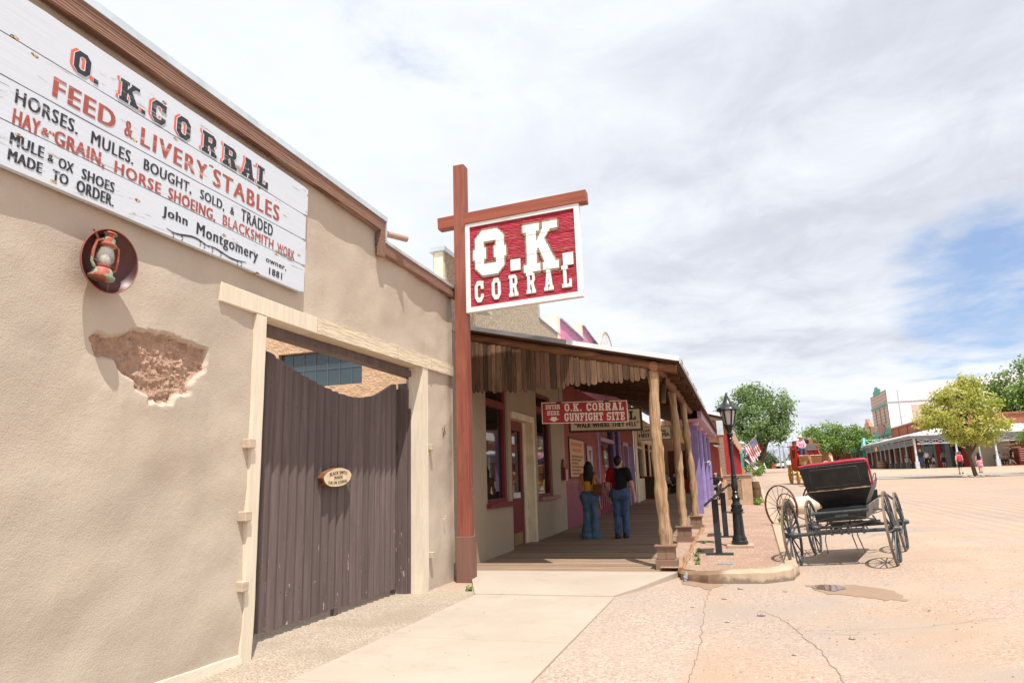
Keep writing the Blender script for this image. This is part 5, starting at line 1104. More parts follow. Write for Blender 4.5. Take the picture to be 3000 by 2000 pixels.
def window(root, yb0, yb1, z0, z1, zt, nm='window', sillto=None):
    f = MB(); X1, X0 = EX-.05, EX-.14; t = .075
    f.box(X0, X1, yb0, yb0+t, z0, z1); f.box(X0, X1, yb1-t*1.6, yb1, z0, z1); f.box(X0, X1, yb0+t, yb1-t*1.6, z0, z0+t); f.box(X0, X1, yb0+t, yb1-t*1.6, z1-t, z1); f.box(X0, X1+.02, yb0+t, yb1-t*1.6, zt, zt+.14)
    w = f.build(nm, 'paint_maroon', root, bevel=.004)
    g_ = MB(); g_.box(X0+.02, X0+.03, yb0+t, yb1-t*1.6, z0+t, zt); g_.box(X0+.02, X0+.03, yb0+t, yb1-t*1.6, zt+.14, z1-t); g_.build('pane', 'window_glass', w)
    s_ = MB(); s_.box(EX-.10, EX+.10, yb0-.05, sillto or yb1+.3, z0-.085, z0-.004); s_.build('sill', 'paint_maroon' if yb0 < 14 else 'paint_sill', w, bevel=.006)
    return w
w1 = window(eb, *H1[:2], H1[2], H1[3], 3.0, sillto=13.94); w2 = window(eb, *H2[:2], H2[2], H2[3], 3.18, sillto=17.85)
# things seen inside the first pane: notices
b = MB(); b.box(EX-.118, EX-.115, 13.18, 13.42, 1.16, 1.44); b.build('notice', 'cloth_grey', w1); b = MB(); b.box(EX-.118, EX-.115, 13.46, 13.56, 1.17, 1.42); b.build('notice', 'cloth_pink', w1)
b = MB(); b.box(EX-.118, EX-.115, 12.52, 12.95, 2.45, 2.95); b.build('notice', 'paint_red_wall', w1); b = MB(); b.box(EX-.117, EX-.114, 12.50, 12.85, 2.0, 2.4); b.build('notice', 'porch_grey', w1)
b = MB(); b.box(EX-.118, EX-.115, 16.3, 16.85, 2.2, 2.75); b.build('notice', 'porch_dark', w2)
c = MB(); c.box(EX-.19, EX+.045, 15.535, 15.70, .12, 3.0); c.box(EX-.01, EX+.045, 13.84, 13.978, .12, 3.0) if False else None; c.box(EX-.19, EX+.045, 13.98, 15.534, 2.85, 3.0); c.box(EX-.22, EX-.12, 15.30, 15.534, .12, 2.849)
c.build('door_casing', 'paint_cream', eb, bevel=.006)
d = MB(); X0, X1 = EX-.215, EX-.15
d.box(X0, X1, 14.0, 14.30, .11, 2.86); d.box(X0, X1+.02, 14.30, 14.44, .11, 2.86); d.box(X0, X1, 15.12, 15.298, .11, 2.86); d.box(X0, X1, 14.44, 15.12, .11, 1.22); d.box(X0, X1, 14.44, 15.12, 2.64, 2.86)
dr = d.build('door', 'paint_maroon', eb, bevel=.004)
MB().box(X0+.02, X0+.03, 14.44, 15.12, 1.22, 2.64).build('pane', 'window_glass', dr)
MB().box(X1, X1+.006, 14.46, 15.10, .16, .42).build('kick_plate', 'brass', dr); MB().box(X1, X1+.02, 14.46, 14.98, 1.16, 1.28).build('push_plate', 'chrome_grey', dr)
# carved horse head above the door, and flood light on the parapet
hh = thing('horse_head_carving', 'dark red carved horse head mounted on the tan wall above the maroon door', 'carving', (EX+.1, 15.1, 3.2))
body_mesh('head', [([((EX+.02, 15.0, 3.55), (EX+.16, 15.05, 3.48), .13, .12), ((EX+.16, 15.05, 3.48), (EX+.30, 15.1, 3.28), .10, .06), ((EX+.12, 15.0, 3.58), (EX+.13, 14.98, 3.70), .03, .012), ((EX+.12, 15.12, 3.58), (EX+.13, 15.14, 3.70), .03, .012)], .03, .018)], 'leather_brown', hh)
fl_ = thing('floodlight', 'cream floodlight on a curved arm beneath the hanging sign on the pebble-dashed parapet', 'light', (EX, 11.4, 4.5))
b = MB(); b.tube([(EX+.01, 11.55, 4.28), (EX+.10, 11.5, 4.36), (EX+.16, 11.45, 4.50), (EX+.18, 11.4, 4.6)], .035, 10); b.build('arm', 'paint_cream_light', fl_, True)
b = MB(); b.obox((EX+.25, 11.55, 4.64), (.16, .03, -.03), (-.03, .26, 0), (.006, 0, .035)); b.build('lamp_housing', 'paint_cream_light', fl_, bevel=.01)
lb = thing('leaflet_box', 'small brown wooden leaflet box hung on the tan wall near the poster', 'box', (EX, 18.5, 1.55))
b = MB(); b.box(EX+.004, EX+.12, 18.36, 18.66, 1.52, 1.86); b.prism([(-.15, 0), (.15, 0), (.07, .16), (0, .22), (-.07, .16)], ((EX+.06, 18.51, 1.862), (0, 1, 0), (0, 0, 1), (1, 0, 0)), .05); b.build('box', 'leather_brown', lb, bevel=.006)
MB().box(EX+.122, EX+.126, 18.42, 18.62, 1.50, 1.80).build('leaflets', 'cloth_pink', lb)

# ================================================================== RUSTIC PORCH
PT = thing('rustic_porch', 'rustic porch with shingled slope, log posts and a scalloped plank valance', 'porch', (-2.5, 16.5, .1))
def rz_(x, y): return 3.36+(-.70-x)*.2385+.020*(y-11.35)
b = MB(); ya, yb = 11.30, 22.0
b.add([(-4.44, ya, rz_(-4.44, ya)), (-.70, ya, rz_(-.7, ya)), (-.70, yb, rz_(-.7, yb)), (-4.44, yb, rz_(-4.44, yb)), (-4.44, ya, rz_(-4.44, ya)-.035), (-.70, ya, rz_(-.7, ya)-.035), (-.70, yb, rz_(-.7, yb)-.035), (-4.44, yb, rz_(-4.44, yb)-.035)],
      [(0, 1, 2, 3), (7, 6, 5, 4), (0, 4, 5, 1), (1, 5, 6, 2), (3, 2, 6, 7), (0, 3, 7, 4)])
b.build('roof', 'dark_timber', PT)
b = MB(); y = ya
while y < yb:   # roof covering: courses with a ragged eave
    b.bar((-4.42, y+.2, rz_(-4.42, y+.2)+.018), (-.66+random.uniform(-.02, .02), y+.2, rz_(-.66, y+.2)+.014), .395, .03); y += .4
b.build('roof_covering', 'grey_flashing', PT)
b = MB(); b.bar((-4.42, ya-.02, rz_(-4.42, ya)+.035), (-2.55, ya-.02, rz_(-2.55, ya)+.035), .05, .075); b.build('edge_trim', 'grey_flashing', PT)
b = MB(); b.bar((-2.54, ya-.02, rz_(-2.54, ya)+.035), (-.68, ya-.02, rz_(-.68, ya)+.035), .05, .075); b.build('edge_trim', 'galvanised_white', PT)
b = MB(); b.bar((-.665, ya, rz_(-.665, ya)+.012), (-.665, yb, rz_(-.665, yb)+.012), .03, .085); b.build('edge_trim', 'galvanised', PT)
y = 11.95
while y < 22:
    b = MB(); dz = random.uniform(-.01, .01); b.bar((-4.44, y, rz_(-4.44, y)-.10+dz), (-.76+random.uniform(-.03, .03), y, rz_(-.76, y)-.10+dz), .07, .125); b.build('rafter', 'dark_timber', PT); y += .78
def log(pts, rs, nm, mat, n_=14, jit=.02, seed=0): q = MB(); q.tube(pts, rs, n_, jit=jit, seed=seed); return q.build(nm, mat, PT, True, 60)
log([(-4.36+3.62*t, 11.40+.01*math.sin(t*9), rz_(-4.36+3.62*t, 11.4)-.13+.008*math.sin(t*13)) for t in np.linspace(0, 1, 22)], [.078+.008*math.sin(t*2.1) for t in range(22)], 'rake_log', 'log_bark', jit=.018)
pts = [(-1.10+.03*math.sin(t*5), 11.3+t*10.6, 3.29+.018*(t*10.6)+.015*math.sin(t*14)) for t in np.linspace(0, 1, 40)]
log(pts, [.085+.012*math.sin(q*1.3) for q in range(40)], 'beam_log', 'log_bark', jit=.03, seed=4)
for Y_, x0, xt, rr, sd_, top_ in ((11.42, -1.115, -1.145, .092, 1, 3.24), (15.0, -1.07, -1.11, .085, 2, 3.31), (18.1, -.985, -1.07, .082, 3, 3.37)):
    zb = BW(Y_)+.33; n_ = 36; P_, R_ = [], []
    for i in range(n_):
        t = i/(n_-1); bend = .012*math.sin(t*5.5+sd_*2)+.005*math.sin(t*14+sd_); P_.append((x0+(xt-x0)*t+bend, Y_+.02*math.sin(t*5+sd_*3), zb+(top_-zb)*t))
        kn = sum(.028*math.exp(-((t-tk)/.018)**2) for tk in ((.09, .33, .62) if sd_ == 1 else (.12, .42, .70) if sd_ == 2 else (.30, .72, .9)))
        R_.append(rr*(1.07-.16*t)+kn*.45+.006*math.sin(t*25+sd_))
    log(P_, R_, 'post', 'log_pale', 20, .020, sd_)
    b = MB(); zq_ = BW(Y_)
    b.box(x0-.165, x0+.165, Y_-.165, Y_+.165, zq_-.02, zq_+.145); b.build('pedestal', 'painted_brown_box', PT, bevel=.005)
    b = MB()
    for k_ in (-1, 1): b.box(x0-.135 if k_ < 0 else x0+.002, x0-.002 if k_ < 0 else x0+.135, Y_-.135, Y_+.135, zq_+.147, zq_+.305)
    b.box(x0-.15, x0+.15, Y_-.15, Y_+.15, zq_+.305, zq_+.335); b.box(x0-.17, x0+.17, Y_-.17, Y_+.17, zq_+.336, zq_+.362); b.build('pedestal', 'painted_brown_box', PT, bevel=.004)
b = MB(); b.bar((-1.02, 11.75, 2.75), (-1.05, 12.6, 3.28), .07, .05); b.build('brace', 'weathered_board', PT)
# valance boards with rounded tips
x = -4.31; i = 0
while x < -1.22:
    w_ = random.uniform(.07, .118); w_ = min(w_, -1.20-x); q = MB()
    zt = rz_(x+w_/2, 11.35)-.20; zb = np.interp(x, [-4.3, -3.4, -2.6, -1.2], [3.075, 3.045, 3.07, 3.10])+random.uniform(-.035, .02); c_ = .065*(.5+.5*random.random())
    P_ = [(0, zt), (0, zb+c_), (.010, zb+c_*.5), (w_*.25, zb+.012), (w_*.5, zb), (w_*.75, zb+.012), (w_-.014, zb+c_*.5), (w_-.007, zb+c_), (w_-.007, zt)]
    q.prism(P_, ((x, 11.335+random.uniform(-.010, .006), 0), (1, 0, 0), (0, 0, 1), (0, -1, 0)), .022)
    o = q.build('valance_board', 'weathered_board', PT); x += w_; i += 1

# ------------------------------------------------------------------ signs under the porch
def flatsign(name, label, c, w_, h_, yaw_, mats, cat='sign', t=.03, frame=.03, tilt=0.0):
    """board facing the camera side (-Y), returns root and frame"""
    root = thing(name, label, cat, c); U = Vector((math.cos(yaw_), math.sin(yaw_), tilt)); Nn = Vector((math.sin(yaw_), -math.cos(yaw_), 0)); o_ = Vector(c)
    f_ = lambda d=0: (o_+Nn*d, U, Vector((0, 0, 1)), Nn)
    q = MB(); q.prism([(-w_/2+frame, frame), (w_/2-frame, frame), (w_/2-frame, h_-frame), (-w_/2+frame, h_-frame)], f_(-.006), t-.012); q.build('panel', mats[0], root)
    q = MB()
    for P_ in ([(-w_/2, 0), (w_/2, 0), (w_/2, frame), (-w_/2, frame)], [(-w_/2, h_-frame), (w_/2, h_-frame), (w_/2, h_), (-w_/2, h_)], [(-w_/2, frame), (-w_/2+frame, frame), (-w_/2+frame, h_-frame), (-w_/2, h_-frame)], [(w_/2-frame, frame), (w_/2, frame), (w_/2, h_-frame), (w_/2-frame, h_-frame)]): q.prism(P_, f_(0), t)
    q.build('frame', mats[1], root); return root, f_
s1, f1 = flatsign('entry_sign', 'red hanging sign lettered ENTER HERE O.K. CORRAL GUNFIGHT SITE with a down arrow', (-2.565, 12.6, 2.545), 1.63, .40, R(0), ('sign_red', 'letter_cream'), frame=.012, tilt=-.035)
q = MB(); put_slab(q, 'ENTER', f1(.002), -.735, -.455, .27, .355, gap=.13); put_slab(q, 'HERE', f1(.002), -.71, -.475, .155, .24, gap=.13)
q.prism([(-.635, .125), (-.525, .125), (-.525, .085), (-.48, .085), (-.58, .03), (-.68, .085), (-.635, .085)], f1(.003), .002)
put_slab(q, 'O.K. CORRAL', f1(.002), -.365, .745, .222, .368, gap=.17); put_slab(q, 'GUNFIGHT SITE', f1(.002), -.375, .755, .04, .19, gap=.12)
q.build('lettering', 'letter_cream', s1)
q = MB()
for u in (-.47, .43):
    q.tube([(-2.565+u, 12.60, 2.93-.035*u), (-2.565+u+.01, 12.6, rz_(-2.565+u, 12.6)-.16)], .004, 5); q.box(-2.565+u-.05, -2.565+u+.05, 12.585, 12.598, 2.93-.035*u-.01, 2.955-.035*u)
q.build('chain', 'dark_metal', s1)
s2, f2 = flatsign('slogan_sign', 'tan framed sign reading WALK WHERE THEY FELL hanging behind the red entry sign', (-2.51, 14.5, 2.49), 1.58, .50, 0, ('sign_cream', 'dark_brown_frame'), frame=.045, tilt=-.02)
q = MB(); put_text(q, '"WALK WHERE THEY FELL"', f2(.001), -.66, .70, .10, .20, bold=.012, spacing=1.08); put_slab(q, 'L', f2(.001), .52, .66, .235, .42); put_slab(q, 'O.K.CORRA', f2(.001), -.66, .48, .235, .42); q.build('lettering', 'black_letter', s2)
q = MB()
for u in (-.6, .6): q.tube([(-2.51+u, 14.5, 2.99-.02*u), (-2.51+u, 14.5, rz_(-2.51+u, 14.5)-.16)], .004, 5)
q.build('chain', 'dark_metal', s2)
s3, f3 = flatsign('historama_sign', 'cream hanging sign lettered TOMBSTONE HISTORAMA behind the first log post', (-1.81, 17.5, 2.43), .84, .335, 0, ('sign_cream', 'dark_brown_frame'), frame=.014)
q = MB(); put_text(q, 'TOMBSTONE', f3(.001), -.34, .30, .215, .275, bold=.008, arc=.045, spacing=1.1); put_text(q, 'HISTORAMA', f3(.001), -.375, .375, .075, .17, bold=.012, spacing=1.05)

q.build('lettering', 'black_letter', s3); q = MB()
for u in (-.3, .3): q.tube([(-1.81+u, 17.5, 2.76), (-1.81+u, 17.5, rz_(-1.81, 17.5)-.1)], .004, 5)
q.build('chain', 'dark_metal', s3)
s4, f4 = flatsign('yellow_sign', 'yellow hanging sign between the second and third log posts', (-1.42, 21, 2.49), .46, .36, 0, ('sign_yellow', 'sign_yellow'), frame=.015)
q = MB(); q.tube([(-1.42, 21, 2.84), (-1.42, 21, rz_(-1.42, 21)-.1)], .006, 5); q.build('chain', 'dark_metal', s4)
# wall poster, small framed poster
po = thing('rules_poster', 'large tan wall poster with red heading and brown lines on the dark red wall', 'poster', (EX+.02, 20.4, 1.56))
MB().box(EX+.003, EX+.03, 19.36, 21.45, 1.56, 2.74).build('frame', 'dark_brown_frame', po); MB().box(EX+.031, EX+.034, 19.42, 21.39, 1.61, 2.69).build('sheet', 'poster_tan', po)
q = MB(); pf = ((EX+.037, 0, 0), (0, 1, 0), (0, 0, 1), (1, 0, 0)); [q.box(EX+.0345, EX+.0365, 19.62+.17*k_, 19.74+.17*k_, 2.50-.17*j_, 2.60-.17*j_) for k_ in range(9) for j_ in (0, 1) if not (j_ and k_ in (0, 8))]; q.build('heading', 'poster_red_ink', po)
q = MB()
for k_ in range(6):
    y = 19.6
    while y < (21.15, 20.9, 20.5, 21.2, 20.8, 21.1)[k_]: w_ = random.uniform(.05, .14); q.box(EX+.0345, EX+.0365, y, y+w_, 2.165-.10*k_, 2.225-.10*k_); y += w_+.025
q.build('text_lines', 'poster_brown_ink', po)
fp = thing('framed_poster', 'narrow pale framed poster beside the tan rules poster', 'poster', (EX+.02, 22.3, 1.5))
MB().box(EX+.003, EX+.03, 21.85, 22.85, 1.5, 2.66).build('frame', 'paint_plum', fp); MB().box(EX+.031, EX+.034, 21.93, 22.77, 1.58, 2.58).build('sheet', 'cloth_grey', fp)
q = MB(); q.prism([(22.1, 2.45), (22.6, 2.45), (22.35, 2.1)], ((EX+.036, 0, 0), (0, 1, 0), (0, 0, 1), (1, 0, 0)), .001); q.box(EX+.0345, EX+.036, 22.2, 22.5, 1.65, 2.05); q.build('picture', 'paint_red_wall', fp)

# ================================================================== RED AND PINK BUILDING BEYOND
rb = thing('red_building', 'dark red shopfront with purple window frames and pink stepped parapets behind the porch', 'building', (EX, 26, .2))
b = MB(); RW = (23.9, 28.7, 1.42, 3.42); RD = (29.6, 32.6, .3, 3.05)
wall_holes(b, (EX, 0, 0), (0, 1, 0), (0, 0, 1), (1, 0, 0), 18.882, 33.4, 1.45, 4.3, [(23.9, 28.7, 1.45, 3.42), (29.6, 32.6, 1.45, 3.05)], .18); b.build('wall', 'paint_red_wall', rb)
b = MB(); wall_holes(b, (EX, 0, 0), (0, 1, 0), (0, 0, 1), (1, 0, 0), 18.882, 33.4, -.05, 1.449, [(29.6, 32.6, .3, 1.449)], .18); y = 24
while y < 29: b.box(EX, EX+.03, y, y+.06, .3, 1.4); y += .42
b.build('dado', 'paint_plum', rb)
f_ = MB(); X0, X1 = EX-.12, EX+.05
f_.box(X0, X1, 23.9, 24.3, 1.45, 3.42); f_.box(X0, X1, 28.3, 28.7, 1.45, 3.42); f_.box(X0, X1-.03, 27.2, 27.7, 1.45, 3.42); w_ = f_.build('window', 'paint_purple', rb); f_ = MB(); f_.box(X0, X1+.01, 24.31, 27.19, 2.85, 2.99); f_.box(X0, X1+.012, 23.78, 23.89, 1.4, 3.42); f_.box(X0, X1+.012, 28.71, 28.82, 1.4, 3.42); f_.build('frame', 'paint_lilac', w_); MB().box(EX-.10, EX-.09, 24.3, 28.3, 1.45, 3.42).build('pane', 'window_glass', w_)
f_ = MB(); f_.box(X0, X1, 31.0, 32.6, .3, 3.0); d_ = f_.build('door', 'paint_purple', rb); f_ = MB(); f_.box(X0, X1+.02, 30.8, 30.99, .3, 3.05); f_.box(X0, X1+.02, 29.6, 30.8, 2.9, 3.05); f_.box(X0, X1+.02, 32.61, 32.8, .3, 3.05); f_.box(X0, X1+.02, 29.5, 29.6, .3, 3.05); f_.build('frame', 'paint_lilac', d_); MB().box(EX-.10, EX-.09, 29.6, 30.8, .3, 2.9).build('pane', 'window_glass', d_)
b = MB(); fr_ = ((EX+.02, 0, 0), (0, 1, 0), (0, 0, 1), (1, 0, 0))
b.prism([(18.92, 4.3), (33.3, 4.3), (33.3, 6.2), (27.2, 6.2), (23.0, 6.55), (22.2, 6.62), (22.2, 6.12), (18.92, 6.12)], fr_, .25); b.build('parapet', 'stucco_pink', rb)
b = MB(); b.bar((EX-.08, 18.9, 6.14), (EX-.08, 22.2, 6.14), .34, .05); b.bar((EX-.08, 22.2, 6.64), (EX-.08, 27.2, 6.24), .34, .05); b.build('parapet_flashing', 'galvanised', rb)
b = MB(); b.box(EX-.30, EX+.03, 18.60, 18.915, 5.0, 6.16); b.box(EX-.30, EX+.03, 21.9, 22.195, 6.17, 6.66); b.build('parapet_pier', 'paint_cream_light', rb)
b = MB(); b.box(EX+.02, EX+.16, 18.95, 19.35, 5.25, 5.75); b.box(EX+.02, EX+.12, 19.05, 19.25, 4.3, 5.25); b.build('scupper', 'paint_pink', rb)
aw = thing('arched_sign', 'round-topped white signboard on the roof beyond the pink parapet', 'sign', (EX+.1, 25.3, 5.6))
b = MB(); P_ = [(23.9, 5.4)]+[(25.35-1.45*math.cos(math.pi*i/20), 5.85+1.1*math.sin(math.pi*i/20)) for i in range(21)]+[(26.8, 5.4)]
b.prism(P_, ((EX+.32, 0, 0), (0, 1, 0), (0, 0, 1), (1, 0, 0)), .06); b.build('panel', 'arch_white', aw)
b = MB(); b.tube([(EX+.31, y, z) for y, z in P_], .035, 6); b.build('rim', 'tan_board', aw)
# cream shopfront farther on
cs = thing('cream_shopfront', 'cream painted shopfront with tall windows beyond the dark red wall', 'building', (EX, 38, .4))
b = MB(); HS = [(34.6, 37.0, 1.5, 3.35), (37.6, 39.4, .45, 3.35), (39.9, 43.4, 1.5, 3.35)]
wall_holes(b, (EX+.02, 0, 0), (0, 1, 0), (0, 0, 1), (1, 0, 0), 33.42, 47, -.05, 4.6, HS, .15); b.build('wall', 'paint_cream', cs)
for i, (a, c, e, f) in enumerate(HS):
    q = MB(); q.box(EX-.12, EX-.02, a, a+.12, e, f); q.box(EX-.12, EX-.02, c-.12, c, e, f); q.box(EX-.12, EX-.02, a+.12, c-.12, f-.35, f-.25); w_ = q.build('window' if i != 1 else 'door', 'paint_cream' if i != 1 else 'paint_maroon', cs); MB().box(EX-.11, EX-.10, a+.12, c-.12, e, f).build('pane', 'window_glass', w_)
b = MB(); b.box(EX+.022, EX+.08, 33.3, 33.8, .3, 4.5); b.box(EX+.022, EX+.07, 33.9, 47, 3.4, 3.6); b.build('pilaster', 'paint_cream_light', cs)
b = MB(); b.box(-4.43, -1.6, 46.5, 46.8, .4, 5.2); ew = b.build('end_wall', 'tan_board', cs); q = MB(); q.box(-4.0, -2.9, 46.44, 46.498, .5, 3.2); q.build('door', 'leather_brown', ew); q = MB(); q.box(-2.7, -1.8, 46.44, 46.498, 1.4, 3.2); q.build('window', 'window_glass', ew)
sb = thing('sandwich_board', 'red-edged sandwich board reading OPEN OUTLAW 13 BOOKS & MORE on the boardwalk', 'sign', (-4.15, 36.6, .42))
sf = lambda d=0: (Vector((-4.15, 36.55-d, .43)), Vector((1, 0, 0)), Vector((0, .18, .98)), Vector((0, -1, .18)))
q = MB(); q.prism([(-.37, 0), (.37, 0), (.37, 1.2), (-.37, 1.2)], sf(-.004), .03); q.build('frame', 'hydrant_red', sb); q = MB(); q.prism([(-.33, .04), (.33, .04), (.33, 1.16), (-.33, 1.16)], sf(.002), .004); q.build('panel', 'weathered_board', sb)
q = MB()
for k_, (t_, a, c) in enumerate((('OPEN', -.27, .05), ('OUTLAW', -.28, .27), ('13 BOOKS', -.26, .27), ('& MORE', -.2, .22))): put_text(q, t_, sf(.008), a, c, .92-.25*k_, 1.06-.25*k_, bold=.014)
q.build('lettering', 'black_letter', sb)

# ================================================================== PURPLE PORCH
pp = thing('purple_porch', 'purple-columned porch with a pink beam beyond the rustic porch', 'porch', (-1.1, 30, .3))
pz = lambda y: 3.57+.017*(y-22.5)
b = MB(); b.bar((-.86, 22.2, pz(22.2)-.16), (-.80, 40, pz(40)-.16), .12, .26); b.build('beam', 'paint_lilac', pp); b = MB(); b.bar((-1.25, 22.2, pz(22.2)-.30), (-1.2, 40, pz(40)-.30), .75, .03); b.build('soffit', 'paint_lilac', pp)
b = MB(); b.add([(-4.43, 22.02, 4.85), (-.66, 22.1, pz(22.1)-.01), (-.60, 40, pz(40)-.01), (-4.43, 40, 5.1), (-4.43, 22.02, 4.8), (-.66, 22.1, pz(22.1)-.07), (-.60, 40, pz(40)-.07), (-4.43, 40, 5.05)], [(0, 1, 2, 3), (7, 6, 5, 4), (0, 4, 5, 1), (1, 5, 6, 2), (3, 2, 6, 7)]); b.build('roof', 'weathered_board', pp)
for i, Y_ in enumerate((23.6, 27.1, 31.4, 36.2)):
    b = MB(); zb, zt = BW(Y_)-.02, pz(Y_)-.43
    if i == 0: b.box(-1.24, -1.02, Y_-.11, Y_+.11, zb, zt)
    else: b.lathe((-1.13, Y_, 0), [(.135, zb), (.135, zb+.3), (.125, zb+.31), (.115, zt)], 26)
    c_ = b.build('column', 'paint_violet', pp, True, 40); q = MB(); q.lathe((-1.13, Y_, zt), [(.15, 0), (.18, .05), (.18, .115)], 26); q.build('capital', 'paint_lilac', c_, True, 40)
bowt = thing('ribbon', 'white ribbon tied round a purple porch column', 'ribbon', (-1.0, 31.2, 2.05))
b = MB(); b.lathe((-1.13, 31.4, 2.08), [(.142, 0), (.146, .02), (.142, .04)], 20, caps=False); b.obox((-1.0, 31.25, 2.12), (.07, 0, .03), (0, .02, 0), (-.01, 0, .025)); b.obox((-.93, 31.25, 2.04), (.02, 0, .07), (0, .015, 0), (.02, 0, .005)); b.build('bow', 'white_paint', bowt)

# timber post, corrugated roof, red porch, farther street on the left
tp_ = thing('timber_porch', 'bare timber post on a boxed base holding a white corrugated roof', 'porch', (-.43, 36, .4))
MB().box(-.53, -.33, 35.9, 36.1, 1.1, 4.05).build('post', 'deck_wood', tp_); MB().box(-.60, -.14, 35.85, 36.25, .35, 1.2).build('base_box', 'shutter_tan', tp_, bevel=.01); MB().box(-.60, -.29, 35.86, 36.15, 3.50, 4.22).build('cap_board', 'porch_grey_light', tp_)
b = MB(); n_ = 60
for i in range(n_+1):
    t = i/n_; y = 37+7*t; dz = .03*math.sin(i*1.57); b.v += [(-.25, y, 4.62+dz), (-4.4, y, 5.75+dz)]
b.f = [(2*i, 2*i+1, 2*i+3, 2*i+2)[::-1] for i in range(n_)]; b.mi = [0]*n_
b.bar((-.28, 36.98, 4.57), (-4.4, 36.98, 5.70), .05, .16); b.build('roof', 'galvanised_white', tp_)
b = MB(); b.bar((-.36, 37.1, 4.45), (-4.4, 37.1, 5.5), .1, .12); b.bar((-.40, 37, 4.42), (-.36, 44, 4.42), .12, .16); b.build('beam', 'weathered_board', tp_)
redp = thing('red_porch', 'row of barn red porch posts with tan wavy eave boards farther along the left side', 'porch', (.1, 56, .6))
def rx(y): return -.27+.034*(y-44)
for Y_ in np.arange(43, 73, 3.6):
    q = MB(); q.box(rx(Y_)-.13, rx(Y_)+.13, Y_-.13, Y_+.13, G(0, Y_)-.1, 3.95); q.build('post', 'barn_red', redp)
b = MB(); b.box(-3.2, -.45, 44.5, 72, .4, 1.3); b.add([(-2.2, 43.5, .3), (-1.2, 72.5, .3), (-1.2, 72.5, 4.2), (-2.2, 43.5, 4.2)], [(0, 1, 2, 3)]); b.build('wall', 'barn_red', redp)
b = MB(); Ps = []
for i in range(61):
    t = i/60; Ps.append((43.2+29*t, 3.78-.25*t+.10*math.sin(t*math.pi*14)))
poly = Ps+[(72.2, 4.32-.0), (43.2, 4.62)]
b.v = []; k_ = 61
for i in range(k_):
    y, z = Ps[i]; tt = i/60; zt = 4.62-.3*tt; b.v += [(rx(y)+.30, y, z), (rx(y)+.30, y, zt), (rx(y)+.26, y, z), (rx(y)+.26, y, zt)]
b.f = [f for i in range(k_-1) for f in ((4*i, 4*i+4, 4*i+5, 4*i+1), (4*i+2, 4*i+3, 4*i+7, 4*i+6), (4*i+1, 4*i+5, 4*i+7, 4*i+3), (4*i, 4*i+2, 4*i+6, 4*i+4))]+[(0, 1, 3, 2)]; b.mi = [0]*len(b.f); b.build('eave_board', 'tan_board', redp)
b = MB(); b.add([(-4.3, 43, 5.3), (rx(43)+.27, 43, 4.60), (rx(72.2)+.27, 72.2, 4.31), (-3.4, 72.2, 5.2)], [(0, 1, 2, 3)]); b.build('roof', 'tan_board', redp)
tl_ = thing('teal_post', 'teal and red painted post at the far end of the red porch', 'post', (.9, 73, 1.2)); MB().box(.82, 1.08, 72.9, 73.2, 2.2, 4.1).build('upper', 'teal', tl_); MB().box(.82, 1.08, 72.9, 73.2, 1.0, 2.199).build('lower', 'terracotta', tl_)
wr = thing('white_roof_building', 'low building with a pale metal roof beyond the red porch', 'building', (-1, 78, 1.4)); MB().box(-6, .6, 76, 84, 1.2, 4.6).build('wall', 'tan_board', wr); b = MB(); b.add([(-6, 75, 5.6), (1.35, 75, 4.85), (1.35, 85, 4.85), (-6, 85, 5.6), (-6, 75, 5.45), (1.35, 75, 4.70), (1.35, 85, 4.7), (-6, 85, 5.45)], [(0, 1, 2, 3), (0, 4, 5, 1), (1, 5, 6, 2), (7, 6, 5, 4)]); b.build('roof', 'galvanised_white', wr)

